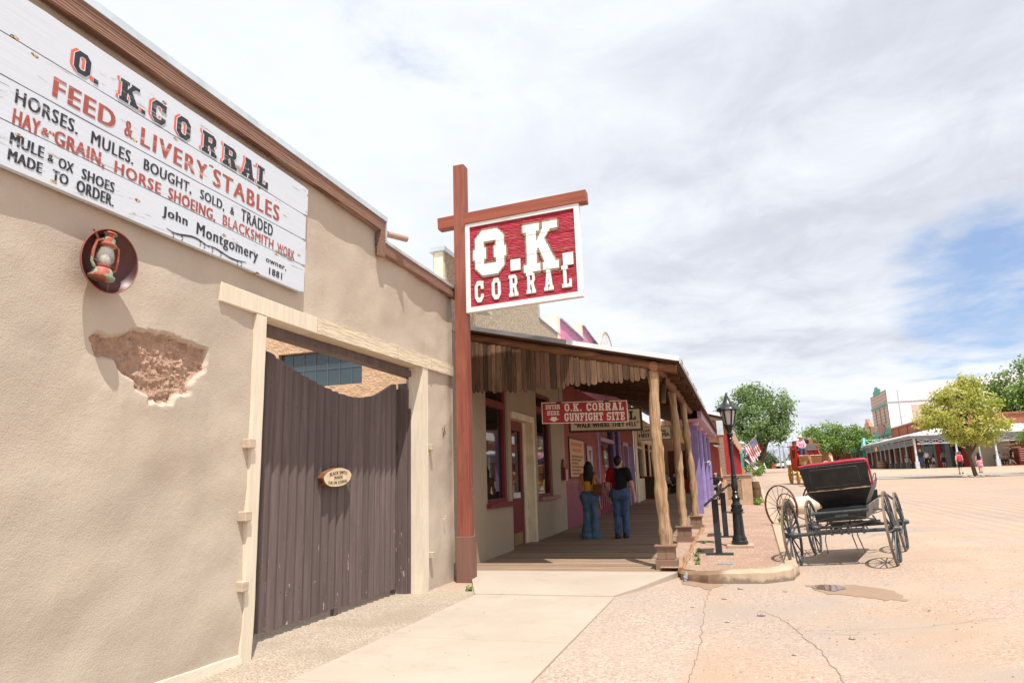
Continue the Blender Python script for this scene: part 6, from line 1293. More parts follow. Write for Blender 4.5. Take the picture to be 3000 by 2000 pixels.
# ------------------------------------------------------------------ street lamps
def lamp(label, loc):
    L = thing('street_lamp', label, 'street lamp', loc, 1e-5, 'black street lamps along the left kerb')
    b = MB(); b.lathe((0, 0, 0), [(.155, .05), (.155, .11), (.135, .125), (.135, .16), (.115, .20), (.105, .24), (.092, .62), (.105, .63), (.12, .66), (.12, .69), (.095, .70), (.105, .73), (.105, .77), (.078, .79), (.066, .83), (.078, .87), (.088, .90), (.070, .93), (.052, .965), (.062, .985), (.062, 1.0), (.05, 1.02), (.062, 1.07), (.066, 1.12), (.055, 1.24), (.050, 1.28), (.062, 1.29), (.062, 1.31), (.042, 1.33), (.036, 1.90), (.044, 1.905), (.044, 1.92), (.034, 1.94), (.034, 1.98), (.046, 1.99), (.046, 2.01), (.034, 2.03), (.052, 2.06), (.066, 2.085), (.060, 2.115), (.038, 2.13), (.048, 2.16), (.085, 2.25)], 12); b.build('column', 'black_gloss', L, True, 30)
    b = MB(); b.box(-.24, .24, -.22, .22, -.03, .05); b.build('base', 'kerb_concrete', L, bevel=.01)
    b = MB(); n_ = 6; r0, r1, z0, z1 = .088, .150, 2.262, 2.56
    for i in range(n_):
        t = 2*math.pi*i/n_; b.bar((r0*math.cos(t), r0*math.sin(t), z0), (r1*math.cos(t), r1*math.sin(t), z1), .022, .022, (math.cos(t), math.sin(t), 0))
    b.lathe((0, 0, 0), [(.070, 2.24), (.097, 2.255), (.097, 2.275), (.08, 2.275)], 6, caps=False); b.lathe((0, 0, 0), [(.145, 2.545), (.168, 2.55), (.168, 2.575), (.14, 2.575)], 6, caps=False); b.build('lantern_frame', 'black_matte', L)
    b = MB(); b.lathe((0, 0, 0), [(r0-.012, z0), (r1-.012, z1)], 6, caps=False); b.build('glass', 'lamp_glass', L)
    b = MB(); N_ = 36; pr = [(.205, 2.565), (.198, 2.585), (.15, 2.625), (.105, 2.675), (.068, 2.735), (.042, 2.80), (.030, 2.835)]; o = 0
    for i, (r_, z) in enumerate(pr):
        for k_ in range(N_):
            t = 2*math.pi*k_/N_; q = 1+.035*math.cos(6*t)*(1 if i < 4 else .3); b.v.append((r_*q*math.cos(t), r_*q*math.sin(t), z-(.012*(1+math.cos(12*t)) if i == 0 else 0)))
    b.f = [(i*N_+k_, i*N_+(k_+1) % N_, (i+1)*N_+(k_+1) % N_, (i+1)*N_+k_) for i in range(len(pr)-1) for k_ in range(N_)]; b.mi = [0]*len(b.f)
    b.lathe((0, 0, 2.83), [(.034, 0), (.018, .02), (.024, .04), (.014, .06), (0, .085)], 14); b.build('hood', 'black_gloss', L, True, 50)
    return L
lamp1 = lamp('black cast street lamp on a square base nearest the boardwalk posts', (0.0, 13.95, bedz(0, 13.95)+.0))
dup(lamp1, (1.25, 74, G(1, 74)), None, 'far black street lamp beside the red hydrant and bush')

# ------------------------------------------------------------------ reading lecterns
def lectern(label, x, y, up_=True):
    z0 = float(bedz(x, y)); L = thing('information_lectern', label, 'information board', (x, y, z0), 1e-5, 'black information lecterns on the gravel bed')
    MB().box(-.22, .24, -.12, .12, 0, .022).build('base_plate', 'black_matte', L, bevel=.003)
    b = MB(); b.box(-.055, .055, -.03, .03, .022, .93); b.build('stem', 'black_matte', L, bevel=.003)
    b = MB(); d = Vector((.19, 0, .155)); n_ = d.cross(Vector((0, 1, 0))).normalized(); b.obox((.0, .16, .97), d*.92, (0, .40, 0), n_*.018); b.build('panel', 'black_matte', L, bevel=.004); return L
l1 = lectern('black information lectern nearest the first log post', -.36, 12.8)
for lb_, x, y in (('black information lectern just behind the nearest one', -.27, 15.9), ('farthest black information lectern, beyond the street lamp', -.02, 23.6)): dup(l1, (x, y, float(bedz(x, y))), None, lb_)
for lab, x, y in (('flat steel cover plate in the gravel before the nearest lectern', -.27, 11.55),): o = tag(center_origin(MB().box(x-.10, x+.14, y-.07, y+.07, .13, .155).build('cover_plate', 'porch_grey', None)), lab, 'cover plate'); o.location.z = float(bedz(x, y))-.01
bt = thing('plastic_bottle', 'small clear plastic bottle lying in the gutter at the end of the kerb', 'bottle', (-.78, 10.62, .03)); b = MB(); b.lathe((-.80, 10.60, .05), [(.0, 0), (.03, .005), (.032, .12), (.014, .17), (.014, .19), (0, .19)], 12, (.1, .95, .5)); b.build('bottle', 'clear_plastic', bt, True)

# louvred box
lvb = thing('louvred_box', 'tan wooden box with louvred shutter panel standing on the gravel bed', 'box', (.1, 28.2, bedz(0, 28)))
z0 = float(bedz(0, 28)); b = MB(); b.box(-.36, .60, 28.2, 28.9, z0+.03, z0+1.08); b.build('box', 'shutter_tan', lvb, bevel=.01)
b = MB(); b.box(-.40, -.28, 28.15, 28.199, z0, z0+1.1); b.box(.36, .63, 28.15, 28.199, z0, z0+1.1); b.box(-.28, .36, 28.15, 28.199, z0+.95, z0+1.1); b.box(-.28, .36, 28.15, 28.199, z0, z0+.20); b.box(.25, .36, 28.155, 28.199, z0+.2, z0+.95); fr_ = b.build('door_frame', 'shutter_tan', lvb, bevel=.006)
b = MB()
for i in range(15): b.obox((-.02, 28.18, z0+.23+.048*i), (.26, 0, 0), (0, .018, -.018), (0, .004, .004))
b.build('louvre', 'shutter_tan', lvb)
b = MB(); b.box(-.45, .67, 28.1, 29.0, z0+1.1, z0+1.14); b.build('lid', 'shutter_tan', lvb, bevel=.006)
br = thing('barrel', 'small dark barrel behind the louvred box', 'barrel', (.78, 29.3, z0)); b = MB(); b.lathe((.80, 29.5, z0-.1), [(.13, 0), (.18, .3), (.19, .5), (.18, .7), (.14, .95)], 20); b.build('staves', 'weathered_board', br, True, 40); b = MB(); [b.ring((.80, 29.5, z0-.1+h_), (0, 0, 1), .195, .04, .02) for h_ in (.25, .7)]; b.build('hoop', 'rust_iron', br)
# ================================================================== BUGGY
def framemat(loc, ax, ay):
    ax = Vector(ax).normalized(); ay = Vector(ay); az = ax.cross(ay).normalized(); ay = az.cross(ax); m_ = Matrix((ax, ay, az)).transposed().to_4x4(); m_.translation = Vector(loc); return m_
psi = .292
bgm = framemat((1.552, 12.05, .026), (math.cos(psi), -math.sin(psi), .083), (math.sin(psi), math.cos(psi), .041))
bg_ = thing('horse_buggy', 'black two-seat horse buggy with a red leather seat rim parked at the kerb', 'buggy', mat=bgm)
def spoked(root, c, r_, n_, nm='wheel', ax=(1, 0, 0), mats=('tyre_dusty', 'wheel_slate'), tw=.032, th=.040, sp=.0125, hubl=.20, dish=.04, hubr=.050):
    c = Vector(c); ax = Vector(ax).normalized(); sgn = 1
    q = MB(); q.ring(c, ax, r_, tw, .014, 64); w_ = q.build(nm, mats[0], root, True, 40)
    q = MB(); q.ring(c, ax, r_-.0145, tw*1.05, th, 64); q.build('rim', mats[1], w_, True, 40)
    a = ax.orthogonal().normalized(); b_ = ax.cross(a); q = MB()
    for i in range(n_):
        t = 2*math.pi*i/n_+.1; d = a*math.cos(t)+b_*math.sin(t); st = dish*(1 if i % 2 else .45); q.tube([c+ax*st+d*.04, c+ax*st*.55+d*(r_*.5), c+d*(r_-.03)], [sp*1.15, sp, sp*.85], 7)
    q.build('spokes', mats[1], w_, True)
    q = MB(); q.lathe(c, [(.0, -hubl*.45), (hubr*.62, -hubl*.45), (hubr, -.05), (hubr*1.15, -.03), (hubr*1.15, .04), (hubr*.9, .07), (hubr*.62, hubl*.6), (hubr*.55, hubl*.62), (0, hubl*.62)], 18, ax); q.build('hub', mats[1], w_, True, 35); return w_
for sx in (-1, 1):
    spoked(bg_, (sx*.72, 0, .56), .56, 14, ax=(sx, 0, 0)); spoked(bg_, (sx*.70, 1.55, .50), .50, 12, ax=(sx, 0, 0))
q = MB(); q.tube([(-.66, 0, .56), (-.3, 0, .565), (.3, 0, .565), (.66, 0, .56)], .028, 10); q.box(-.34, .34, -.03, .03, .575, .61)
for u in (-.34, -.12, .02, .12, .34): q.box(u-.014, u+.014, -.04, .04, .525, .625)
q.build('axle', 'buggy_slate', bg_, True, 35)
q = MB(); q.tube([(-.64, 1.55, .50), (.64, 1.55, .50)], .026, 10); q.box(-.4, .4, 1.52, 1.58, .52, .57); q.build('axle', 'buggy_slate', bg_, True, 35)
q = MB()   # elliptic springs, perches, stays
for y in (0.0, 1.55):
    for s in (-1, 1):
        P_ = [(x, y, .74+s*.085*(1-(x/.52)**2)) for x in np.linspace(-.52, .52, 13)]
        for p_, r_ in zip(P_[:-1], P_[1:]): q.bar(p_, r_, .04, .016)
    q.box(-.11, .11, y-.035, y+.035, .815, .86); q.lathe((-.55, y, .74), [(.022, 0), (.022, .06)], 10, (1, 0, 0)); q.lathe((.49, y, .74), [(.022, 0), (.022, .06)], 10, (1, 0, 0))
q.build('springs', 'buggy_slate', bg_)
q = MB(); q.tube([(-.12, .02, .59), (-.05, .8, .62), (-.03, 1.5, .56)], .022, 8); q.tube([(.12, .02, .59), (.05, .8, .62), (.03, 1.5, .56)], .022, 8); q.tube([(.45, .0, .60), (.25, .75, .66), (.0, 1.5, .58)], .012, 6); q.tube([(-.45, 0, .60), (-.25, .75, .66), (.0, 1.5, .58)], .012, 6)
q.tube([(-.5, -.02, .90), (.44, -.02, .905)], .026, 8); q.build('reach', 'buggy_slate', bg_, True)
q = MB(); q.tube([(.10, .3, .74), (.14, .25, .45), (.19, .2, .22)], .010, 6); q.tube([(.17, .35, .74), (.22, .30, .45), (.29, .24, .18)], .010, 6); q.tube([(-.30, .45, .72), (-.36, .40, .4), (-.36, .4, .16)], .009, 6); q.build('brake_rods', 'rust_iron', bg_)
q = MB(); q.tube([(.46, 1.1, 1.02), (.62, 1.2, 1.02), (.70, 1.3, .92), (.71, 1.35, .80)], .022, 8); q.tube([(-.46, 1.1, 1.02), (-.62, 1.2, 1.02), (-.74, 1.25, 1.10), (-.78, 1.2, 1.16)], .022, 8); q.tube([(.42, .7, .74), (.52, .75, .62), (.60, .8, .585), (.66, .85, .60)], .013, 6); q.tube([(.40, .9, .82), (.66, 1.4, .74)], .010, 6); q.build('step_iron', 'buggy_slate', bg_, True)
# body box, tapered seat box, leaning back panel
q = MB(); BX = [(-.43, .12), (.40, .12), (.40, 1.75), (-.43, 1.75)]
q.box(-.43, .40, .10, .135, .74, .955); q.box(-.43, .40, 1.7, 1.73, .74, 1.1); q.box(-.43, -.405, .136, 1.699, .74, .955); q.box(-.404, .374, .136, 1.699, .74, .765); q.build('body', 'buggy_black', bg_, bevel=.004)
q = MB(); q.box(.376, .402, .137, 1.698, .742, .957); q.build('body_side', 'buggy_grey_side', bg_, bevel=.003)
q = MB(); q.add([(-.36, .30, .955), (.36, .30, .955), (.36, .85, .955), (-.36, .85, .955), (-.40, .26, 1.04), (.40, .26, 1.04), (.40, .88, 1.04), (-.40, .88, 1.04), (-.535, .12, 1.235), (.535, .12, 1.235), (.50, .95, 1.20), (-.50, .95, 1.20)], [(0, 1, 5, 4), (1, 2, 6, 5), (2, 3, 7, 6), (3, 0, 4, 7), (4, 5, 9, 8), (6, 7, 11, 10), (7, 4, 8, 11), (8, 9, 10, 11)]); q.build('seat_box', 'buggy_black', bg_)
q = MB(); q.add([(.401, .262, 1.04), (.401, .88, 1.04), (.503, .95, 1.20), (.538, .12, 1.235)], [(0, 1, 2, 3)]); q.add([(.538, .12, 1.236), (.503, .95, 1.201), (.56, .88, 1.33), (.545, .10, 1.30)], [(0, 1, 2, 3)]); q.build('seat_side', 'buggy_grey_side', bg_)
bk = [(-.535, .112, 1.237), (.535, .112, 1.237), (.558, -.02, 1.66), (-.575, -.02, 1.66)]
Un = Vector((1, 0, 0)); Vn = (Vector(bk[3])-Vector(bk[0])); Vn.x = 0; Vn.normalize(); Nb = Un.cross(Vn).normalized()
q = MB(); q.prism([(-.535, 0), (.535, 0), (.562, .41), (.548, .432), (-.562, .432), (-.576, .41)], ((0, .112, 1.237), Un, Vn, Nb), .05); q.build('seat_back', 'buggy_black', bg_, bevel=.004)
q = MB(); rr = []
def rrect(u0, u1, v0, v1, c_, n_=5):
    out = []
    for (cx, cy, a0) in ((u1-c_, v1-c_, 0), (u0+c_, v1-c_, 90), (u0+c_, v0+c_, 180), (u1-c_, v0+c_, 270)):
        for i in range(n_+1): t = R(a0+90*i/n_); out.append((cx+c_*math.cos(t), cy+c_*math.sin(t)))
    return out
rr = rrect(-.42, .40, .07, .36, .05); o_ = Vector((0, .112, 1.237))+Nb*.003; q.tube([o_+Un*u+Vn*v for u, v in rr+rr[:1]], .007, 6); q.build('panel_moulding', 'buggy_slate', bg_, True)
q = MB(); edge = [(-.50, .012), (-.38, .008), (-.33, .018), (-.2, .006), (-.05, .012), (.05, .005), (.15, .016), (.25, .022), (.35, .018), (.47, .026), (.53, .01)]
for (u0, w0), (u1, w1) in zip(edge[:-1], edge[1:]): q.quad(o_+Un*u0+Vn*-.002, o_+Un*u1+Vn*-.002, o_+Un*u1+Vn*w1, o_+Un*u0+Vn*w0)
q.build('chipped_edge', 'chipped_wood', bg_)
q = MB(); P_ = [o_-Nb*.03+Un*u+Vn*v for u, v in ((-.575, .425), (-.4, .438), (0, .440), (.35, .442), (.535, .44), (.562, .425), (.572, .38), (.575, .25), (.572, .10), (.567, .02))]
q.tube(P_, [.018, .024, .025, .026, .026, .024, .020, .019, .018, .016], 12); q.build('seat_cushion', 'red_leather', bg_, True)
q = MB(); n_ = 46
for i in range(n_): u = -.55+1.09*i/(n_-1); q.lathe(o_+Un*u+Vn*.412, [(.005, 0), (.004, .004), (0, .006)], 6, tuple(Nb))
q.build('seat_studs', 'cloth_pink', bg_)
q = MB(); q.tube([(.57, .55, 1.30), (.60, .5, 1.42), (.60, .25, 1.42), (.58, .15, 1.35)], .008, 6); q.build('arm_rail', 'dark_metal', bg_); q = MB(); q.box(-.46, .46, .16, .80, 1.24, 1.30); q.build('seat_pad', 'red_leather', bg_, bevel=.02)

for o_ in bg_.children:   # the body sits within the wheels
    if not o_.name.startswith(('wheel', 'axle')): 
        for v_ in o_.data.vertices:
            z_ = .56+(v_.co.z-.56)*.90; hi_ = max(0, z_-.88); v_.co = (v_.co.x*.88+min(.09, max(0, (z_-.62)*.4)), v_.co.y, z_+hi_*.10)
# ================================================================== HOSE REEL CART
rc = framemat((1.06, 18.6, G(1.06, 18.6)+.02), (.76, .65, .03), (-.65, .76, 0))
rl = thing('hose_reel_cart', 'rusty iron two-wheeled hose reel cart with a drum of canvas hose behind the buggy', 'cart', mat=rc)
for x in (0, 1.28): spoked(rl, (x, 0, .54), .54, 16, ax=(-1 if x == 0 else 1, 0, 0), mats=('rust_iron', 'rust_iron'), tw=.035, th=.012, sp=.006, hubl=.12, dish=.05, hubr=.04)
q = MB(); q.ring((.18, 0, .54), (1, 0, 0), .33, .02, .022, 48); q.ring((1.10, 0, .54), (1, 0, 0), .33, .02, .022, 48)
for x in (.18, 1.10):
    for i in range(6): t = math.pi*i/3; q.tube([(x, 0, .54), (x, .32*math.cos(t), .54+.32*math.sin(t))], .009, 6)
q.build('reel_flange', 'rust_iron', rl, True, 40)
q = MB(); pr = []
for i in range(46): pr.append((.205+.012*abs(math.sin(i*.9*math.pi/2)), .22+.85*i/45))
q.lathe((0, 0, .54), [(.0, .215)]+pr+[(0, 1.075)], 30, (1, 0, 0)); q.build('hose', 'canvas_hose', rl, True, 50)
q = MB(); q.tube([(-.05, 0, .54), (1.33, 0, .54)], .02, 8); q.tube([(.1, 0, .54), (.12, -.45, .30), (.25, -.9, .12)], .016, 6); q.tube([(1.18, 0, .54), (1.1, -.6, .3), (.4, -.95, .12)], .016, 6); q.tube([(-.02, .02, .5), (-.05, -.22, .28), (-.05, -.36, .10)], .016, 6); q.ring((.45, -.5, .10), (0, 0, 1), .2, .02, .03, 24); q.build('frame', 'rust_iron', rl)

# ================================================================== STAGECOACH AND HORSES
cz0 = G(4.7, 49)
cm = Matrix.Translation((4.80, 50.2, cz0)) @ Matrix.Rotation(R(7), 4, 'Z')
co = thing('stagecoach', 'red and yellow stagecoach with luggage on the roof, facing down the street', 'stagecoach', mat=cm)
for x in (-.82, .82):
    spoked(co, (x, -.55, .44), .44, 12, ax=(1 if x > 0 else -1, 0, 0), mats=('coach_yellow', 'coach_yellow'), tw=.07, th=.07, sp=.03, hubr=.09, hubl=.3); spoked(co, (x*.99, 1.75, .66), .66, 14, ax=(1 if x > 0 else -1, 0, 0), mats=('coach_yellow', 'coach_yellow'), tw=.07, th=.07, sp=.03, hubr=.09, hubl=.3)
# side profile of the body: curved bottom
pf_ = [(.0, 1.05), (.35, .90), (1.1, .86), (1.75, .95), (2.05, 1.35), (2.12, 2.0), (2.06, 2.48), (-.02, 2.52), (-.18, 2.0), (-.15, 1.5)]
q = MB(); q.prism(pf_, ((-.66, 0, 0), (0, 1, 0), (0, 0, 1), (-1, 0, 0)), 1.32) if False else q.prism(pf_, ((.66, 0, 0), (0, 1, 0), (0, 0, 1), (1, 0, 0)), 1.32); q.build('body', 'coach_red', co, bevel=.02)
q = MB(); q.box(-.78, .78, -.1, 2.15, 2.53, 2.60); q.build('roof', 'coach_bright_red', co, bevel=.02)
for s in (-1, 1):
    q = MB(); q.box(s*.664-.004, s*.664+.004, .75, 1.35, 1.1, 2.4); d_ = q.build('door', 'coach_bright_red', co); q = MB(); q.box(s*.671-.003, s*.671+.003, .82, 1.28, 1.75, 2.3); q.build('window', 'window_glass', d_)
    q = MB(); q.box(s*.666-.004, s*.666+.004, .05, .6, 1.75, 2.3); q.build('window', 'window_glass', co); q = MB(); q.tube([(s*.70, -.2, 2.45), (s*.72, .0, 1.7), (s*.70, .1, 1.0), (s*.66, -.1, .75)], .035, 8); q.build('thorough_strap', 'coach_tan', co, True)
    q = MB(); q.prism([(-.62, 1.75), (.0, 1.4), (.0, 2.55), (-.25, 2.55), (-.30, 2.15), (-.62, 1.95)], ((s*.72, 0, 0), (0, 1, 0), (0, 0, 1), (s, 0, 0)), .06); q.build('seat_end', 'coach_bright_red', co)
q = MB(); q.box(-.685, .655, -.25, -.19, 1.85, 2.20); q.build('seat_riser', 'coach_bright_red', co); q = MB(); q.box(-.68, .655, -.62, -.20, 2.205, 2.29); q.box(-.05, .655, -.17, -.10, 2.30, 2.66); q.build('driver_seat', 'seat_grey', co, bevel=.01)
q = MB(); q.add([(-.70, -.78, 1.30), (.68, -.78, 1.30), (.70, -.98, 1.86), (-.72, -.98, 1.86), (-.70, -.75, 1.30), (.68, -.75, 1.30), (.70, -.95, 1.86), (-.72, -.95, 1.86)], [(0, 1, 2, 3), (7, 6, 5, 4), (3, 2, 6, 7), (0, 3, 7, 4), (1, 5, 6, 2)]); q.build('footboard', 'coach_tan', co); q = MB(); q.box(-.66, .64, -.75, -.2, 1.62, 1.66); q.box(-.55, .55, -.74, -.3, .72, 1.28); q.build('boot', 'leather_brown', co)
q = MB(); q.tube([(-.72, -.97, 1.87), (.70, -.97, 1.87)], .02, 6); q.build('rail', 'chrome_grey', co)
q = MB(); q.box(-.45, .45, -.75, 2.2, .62, .74); q.tube([(-.85, -.55, .44), (.85, -.55, .44)], .05, 8); q.tube([(-.85, 1.75, .66), (.85, 1.75, .66)], .05, 8); q.box(-.5, .5, -.85, -.35, .5, .62); q.tube([(0, -.7, .55), (0, -3.6, .6)], .045, 8); q.box(-.6, .6, -1.2, -1.12, .55, .63); q.build('undercarriage', 'coach_yellow', co)
for i, (x, y, w_, d_, h_, mt) in enumerate(((-.45, .7, .42, .6, .30, 'leather_brown'), (.05, .6, .5, .5, .34, 'cloth_black'), (.45, .75, .30, .4, .42, 'coach_tan'), (.0, 1.5, .9, .6, .28, 'cloth_black'))):
    q = MB(); q.box(x-w_/2, x+w_/2, y-d_/2, y+d_/2, 2.605, 2.605+h_); t_ = tag(q.build('trunk_box', mt, None, bevel=.02), ('brown leather trunk on the stagecoach roof at its left front', 'black trunk on the stagecoach roof behind the driver seat', 'tan crate on the stagecoach roof, at its right front', 'wide black trunk at the back of the stagecoach roof')[i], 'luggage'); t_.matrix_world = cm
q = MB()
for s in (-1, 1): q.tube([(s*.74, 0, 2.62), (s*.74, 0, 2.86), (s*.74, 2.05, 2.86), (s*.74, 2.05, 2.62)], .014, 6); [q.tube([(s*.74, y, 2.6), (s*.74, y, 2.86)], .010, 5) for y in (.5, 1.0, 1.5)]
q.build('roof_rail', 'dark_metal', co)
p_ = cm @ Vector((-.36, -.30, 1.62)); drv, _ = person('stagecoach driver in a straw cowboy hat, pink shirt and jeans holding the reins', p_, R(180+7), 1.78, 'pink_check', 'denim', 'hair_dark', 'skin', 'sit', 'long', hat='cowboy', h=.022)
drv.location.z = p_.z+.18
q = MB(); a_ = cm @ Vector((-.30, -.80, 2.42))
for t_ in (cm @ Vector((-.45, -3.2, 1.5)), cm @ Vector((-.25, -3.2, 1.5)), cm @ Vector((.35, -3.2, 1.5))): q.tube([a_, (Vector(a_)+Vector(t_))/2-Vector((0, 0, .12)), t_], .010, 5)
tag(center_origin(q.build('reins', 'leather_brown', None)), 'leather reins running from the driver to the horses', 'reins')
def horse(label, loc, rz, coat, blaze=None, group='stagecoach horses'):
    root = thing('horse', label, 'horse', loc, rz, group)     # faces local -Y
    c = [((0, -.55, 1.18), (0, .55, 1.20), .27, .27, (1, 0, 0), .88), ((0, -.62, 1.12), (0, -.45, 1.15), .24, .26, (1, 0, 0), .85), ((0, .55, 1.22), (0, .78, 1.20), .27, .22, (1, 0, 0), .92), ((0, -.62, 1.25), (0, -1.0, 1.62), .19, .125, (1, 0, 0), .72), ((0, -.98, 1.68), (0, -1.28, 1.42), .105, .070, (1, 0, 0), .8), ((0, -1.26, 1.44), (0, -1.36, 1.34), .068, .060, (1, 0, 0), .9), ((0, -1.0, 1.62), (0, -1.10, 1.50), .10, .085, (1, 0, 0), .75)]
    for s in (-1, 1):
        c += [((s*.055, -.95, 1.76), (s*.065, -.95, 1.90), .030, .010), ((s*.13, -.55, 1.0), (s*.14, -.56, .55), .085, .052), ((s*.14, -.56, .55), (s*.14, -.55, .14), .045, .034), ((s*.14, -.55, .14), (s*.14, -.58, .05), .045, .058),
              ((s*.15, .62, 1.08), (s*.16, .56, .72), .15, .085), ((s*.16, .56, .72), (s*.16, .80, .50), .075, .048), ((s*.16, .80, .50), (s*.16, .76, .14), .044, .036), ((s*.16, .76, .14), (s*.16, .72, .05), .045, .058)]
    body_mesh('body', [(c, .03, .03)], coat, root)
    body_mesh('mane', [([((0, -.60, 1.46), (0, -.95, 1.78), .05, .05), ((.02, -.98, 1.80), (0, -1.12, 1.66), .04, .025)], .02, .025)], 'horse_mane', root); body_mesh('tail', [([((0, .92, 1.30), (0, 1.05, 1.0), .06, .08), ((0, 1.05, 1.0), (0, 1.05, .5), .08, .04)], .02, .03)], 'horse_mane', root)
    if blaze: body_mesh('blaze', [([((0, -1.07, 1.70), (0, -1.33, 1.45), .045, .040)], .02, .02)], 'horse_white', root)
    q = MB(); q.ring((0, -.64, 1.22), (0, -.75, .62), .27, .08, .05, 24); q.ring((0, -1.22, 1.48), (0, -.75, -.6), .10, .025, .02, 16); q.ring((0, .1, 1.19), (0, 1, 0), .285, .06, .02, 24); q.build('harness', 'leather_brown', root); return root
horse('brown horse harnessed at the left before the stagecoach', (4.35, 46.0, G(4.3, 45)), R(4), 'horse_brown'); horse('tan horse with a white blaze harnessed at the right before the stagecoach', (5.55, 46.2, G(5.5, 45)), R(4), 'horse_tan', True)

# ================================================================== FLAGS
def flag(label, tip, low, fly_t, fly_l, us=True, name='flag'):
    """cloth between the hoist (tip..low, along the pole) and the fly edge"""
    tip, low, ft, fl2 = [Vector(v_) for v_ in (tip, low, fly_t, fly_l)]
    root = thing(name, label, 'flag', low+(low-tip)*.45)
    q = MB(); q.tube([low+(low-tip)*.45, tip+(tip-low)*.06], .014, 6); q.lathe(tip+(tip-low)*.06, [(.0, -.03), (.03, 0), (0, .03)], 10); q.build('pole', 'chrome_grey' if us else 'dark_metal', root)
    nu, nv = 26, 26; b = MB(); off = .05
    def P_(u, v, d=0):
        a = tip.lerp(low, v); c = ft.lerp(fl2, v); p = a.lerp(c, u)+Vector((0, .09*math.sin(u*9+v*2.5)*u+.03*math.sin(v*11), -.05*math.sin(u*math.pi)*(1-v))); p.y -= d; return p
    for j in range(nv+1):
        for i in range(nu+1): b.v.append(tuple(P_(i/nu, j/nv)))
    for j in range(nv):
        for i in range(nu):
            b.f.append((j*(nu+1)+i, j*(nu+1)+i+1, (j+1)*(nu+1)+i+1, (j+1)*(nu+1)+i)); st = j*13//nv
            if us: mi = 2 if (st < 7 and i < nu*.42) else (0 if st % 2 == 0 else 1)
            else: mi = 2 if st == 6 else (3 if (st % 2 == 0 or (st < 7 and i < nu*.42)) else 1)
            b.mi.append(mi)
    if us: b.build('cloth', ['hydrant_red', 'white_paint', 'flag_blue'], root, True, 180)
    else: b.build('cloth', ['hydrant_red', 'white_paint', 'flag_blue', 'cloth_black'], root, True, 180)
    q = MB()
    for r_ in range(9):
        for k_ in range(6 if r_ % 2 == 0 else 5):
            u = .42*((k_+(.5 if r_ % 2 == 0 else 1.0))/6.0); v = .53*(r_+.7)/9.4
            for d in (.012, -.012): c = P_(u, v, d); s_ = .017; q.quad(c+Vector((-s_, 0, 0)), c+Vector((0, 0, -s_)), c+Vector((s_, 0, 0)), c+Vector((0, 0, s_)))
    if us: q.build('stars', 'white_paint', root)
    return root
plain('flag_blue', (0.035, 0.045, 0.16), 0.75, 0.1, 6)
flag('stars and stripes flag on a slanted pole at the red porch', (1.42, 43, 3.70), (.74, 43, 3.06), (1.70, 43.0, 2.88), (1.12, 43.1, 2.16))
flag('black and white striped flag with one blue line below the stars and stripes', (.98, 46, 2.75), (.72, 46, 2.45), (1.55, 46, 1.95), (1.35, 46, 1.75), False)
pl_ = thing('planter_stack', 'grey wooden crate and pots standing below the flags', 'crate', (1.25, 62, .9)); MB().box(1.0, 1.5, 61.8, 62.4, .78, 1.75).build('crate', 'porch_grey', pl_)
hy = thing('fire_hydrant', 'red fire hydrant beside a green bush at the far left kerb', 'hydrant', (1.75, 74, G(1.75, 74)))
b = MB(); z0 = G(1.75, 74); b.lathe((1.75, 74, z0), [(.2, 0), (.2, .06), (.15, .08), (.15, .5), (.19, .52), (.19, .57), (.15, .62), (.1, .74), (.03, .78), (.03, .82), (0, .82)], 18); b.lathe((1.52, 74, z0+.42), [(.07, 0), (.07, .46)], 12, (1, 0, 0)); b.build('hydrant', 'hydrant_red', hy, True, 40)

# ================================================================== PEOPLE UNDER THE PORCH
wz = BW(16.13)
wo1, _ = person('woman in a mustard top and flared jeans walking away on the boardwalk', (-3.27, 16.2, wz), R(-3), 1.76, 'cloth_mustard', 'denim_teal', 'hair_dark', 'skin_tan', 'walk', 'none', hairlen=.40, h=.0125, fem=True, hands=True, flare=.065, tee='crop', shoes='shoe_dark',
    J=dict(lkn=(-.09, .05, .51), lan=(-.10, -.04, .085), rkn=(.09, .07, .51), ran=(.10, .02, .085), rel=(.30, .02, 1.16), rwr=(.40, .08, .92), lel=(-.215, -.02, 1.15), lwr=(-.20, .05, .90), head=(0.01, .02, 1.62)))
bagr = thing('shoulder_bag', 'red-brown leather shoulder bag hanging behind the woman in the mustard top', 'bag', (-3.02, 16.1, 1.2))
b = MB(); b.prism(rrect(-.135, .125, .0, .25, .04), ((-3.04, 16.02, 1.15), (.94, -.2, 0), (.06, 0, 1), (-.2, -.96, 0)), .09); b.build('bag', 'leather_brown', bagr, bevel=.015)
b = MB(); b.tube([(-3.13, 16.06, 1.38), (-3.13, 16.08, 1.6), (-3.12, 16.16, 1.70), (-3.10, 16.25, 1.60), (-3.02, 16.12, 1.38)], .010, 6); b.build('strap', 'leather_brown', bagr, True)
ma1, _ = person('man in a red and black T-shirt and blue jeans on the boardwalk', (-2.56, 16.25, BW(16.2)), R(-4), 1.87, 'tee_red_black', 'denim', 'hair_dark', 'skin', 'walk', 'short', h=.0125, hands=True, flare=.012, shoes='shoe_dark',
    J=dict(lkn=(-.095, .05, .50), lan=(-.08, -.04, .085), rkn=(.08, .08, .51), ran=(.07, .08, .085), lel=(-.27, .02, 1.13), lwr=(-.27, .12, .87), rel=(.275, -.02, 1.13), rwr=(.30, .07, .88), head=(-.005, .02, 1.615)))
person('child in dark trousers half hidden in front of the woman in the mustard top', (-3.40, 17.1, BW(17.1)), R(-5), 1.30, 'cloth_black', 'cloth_black', 'hair_dark', 'skin', 'walk', 'short', h=.02, shoes='white_paint')
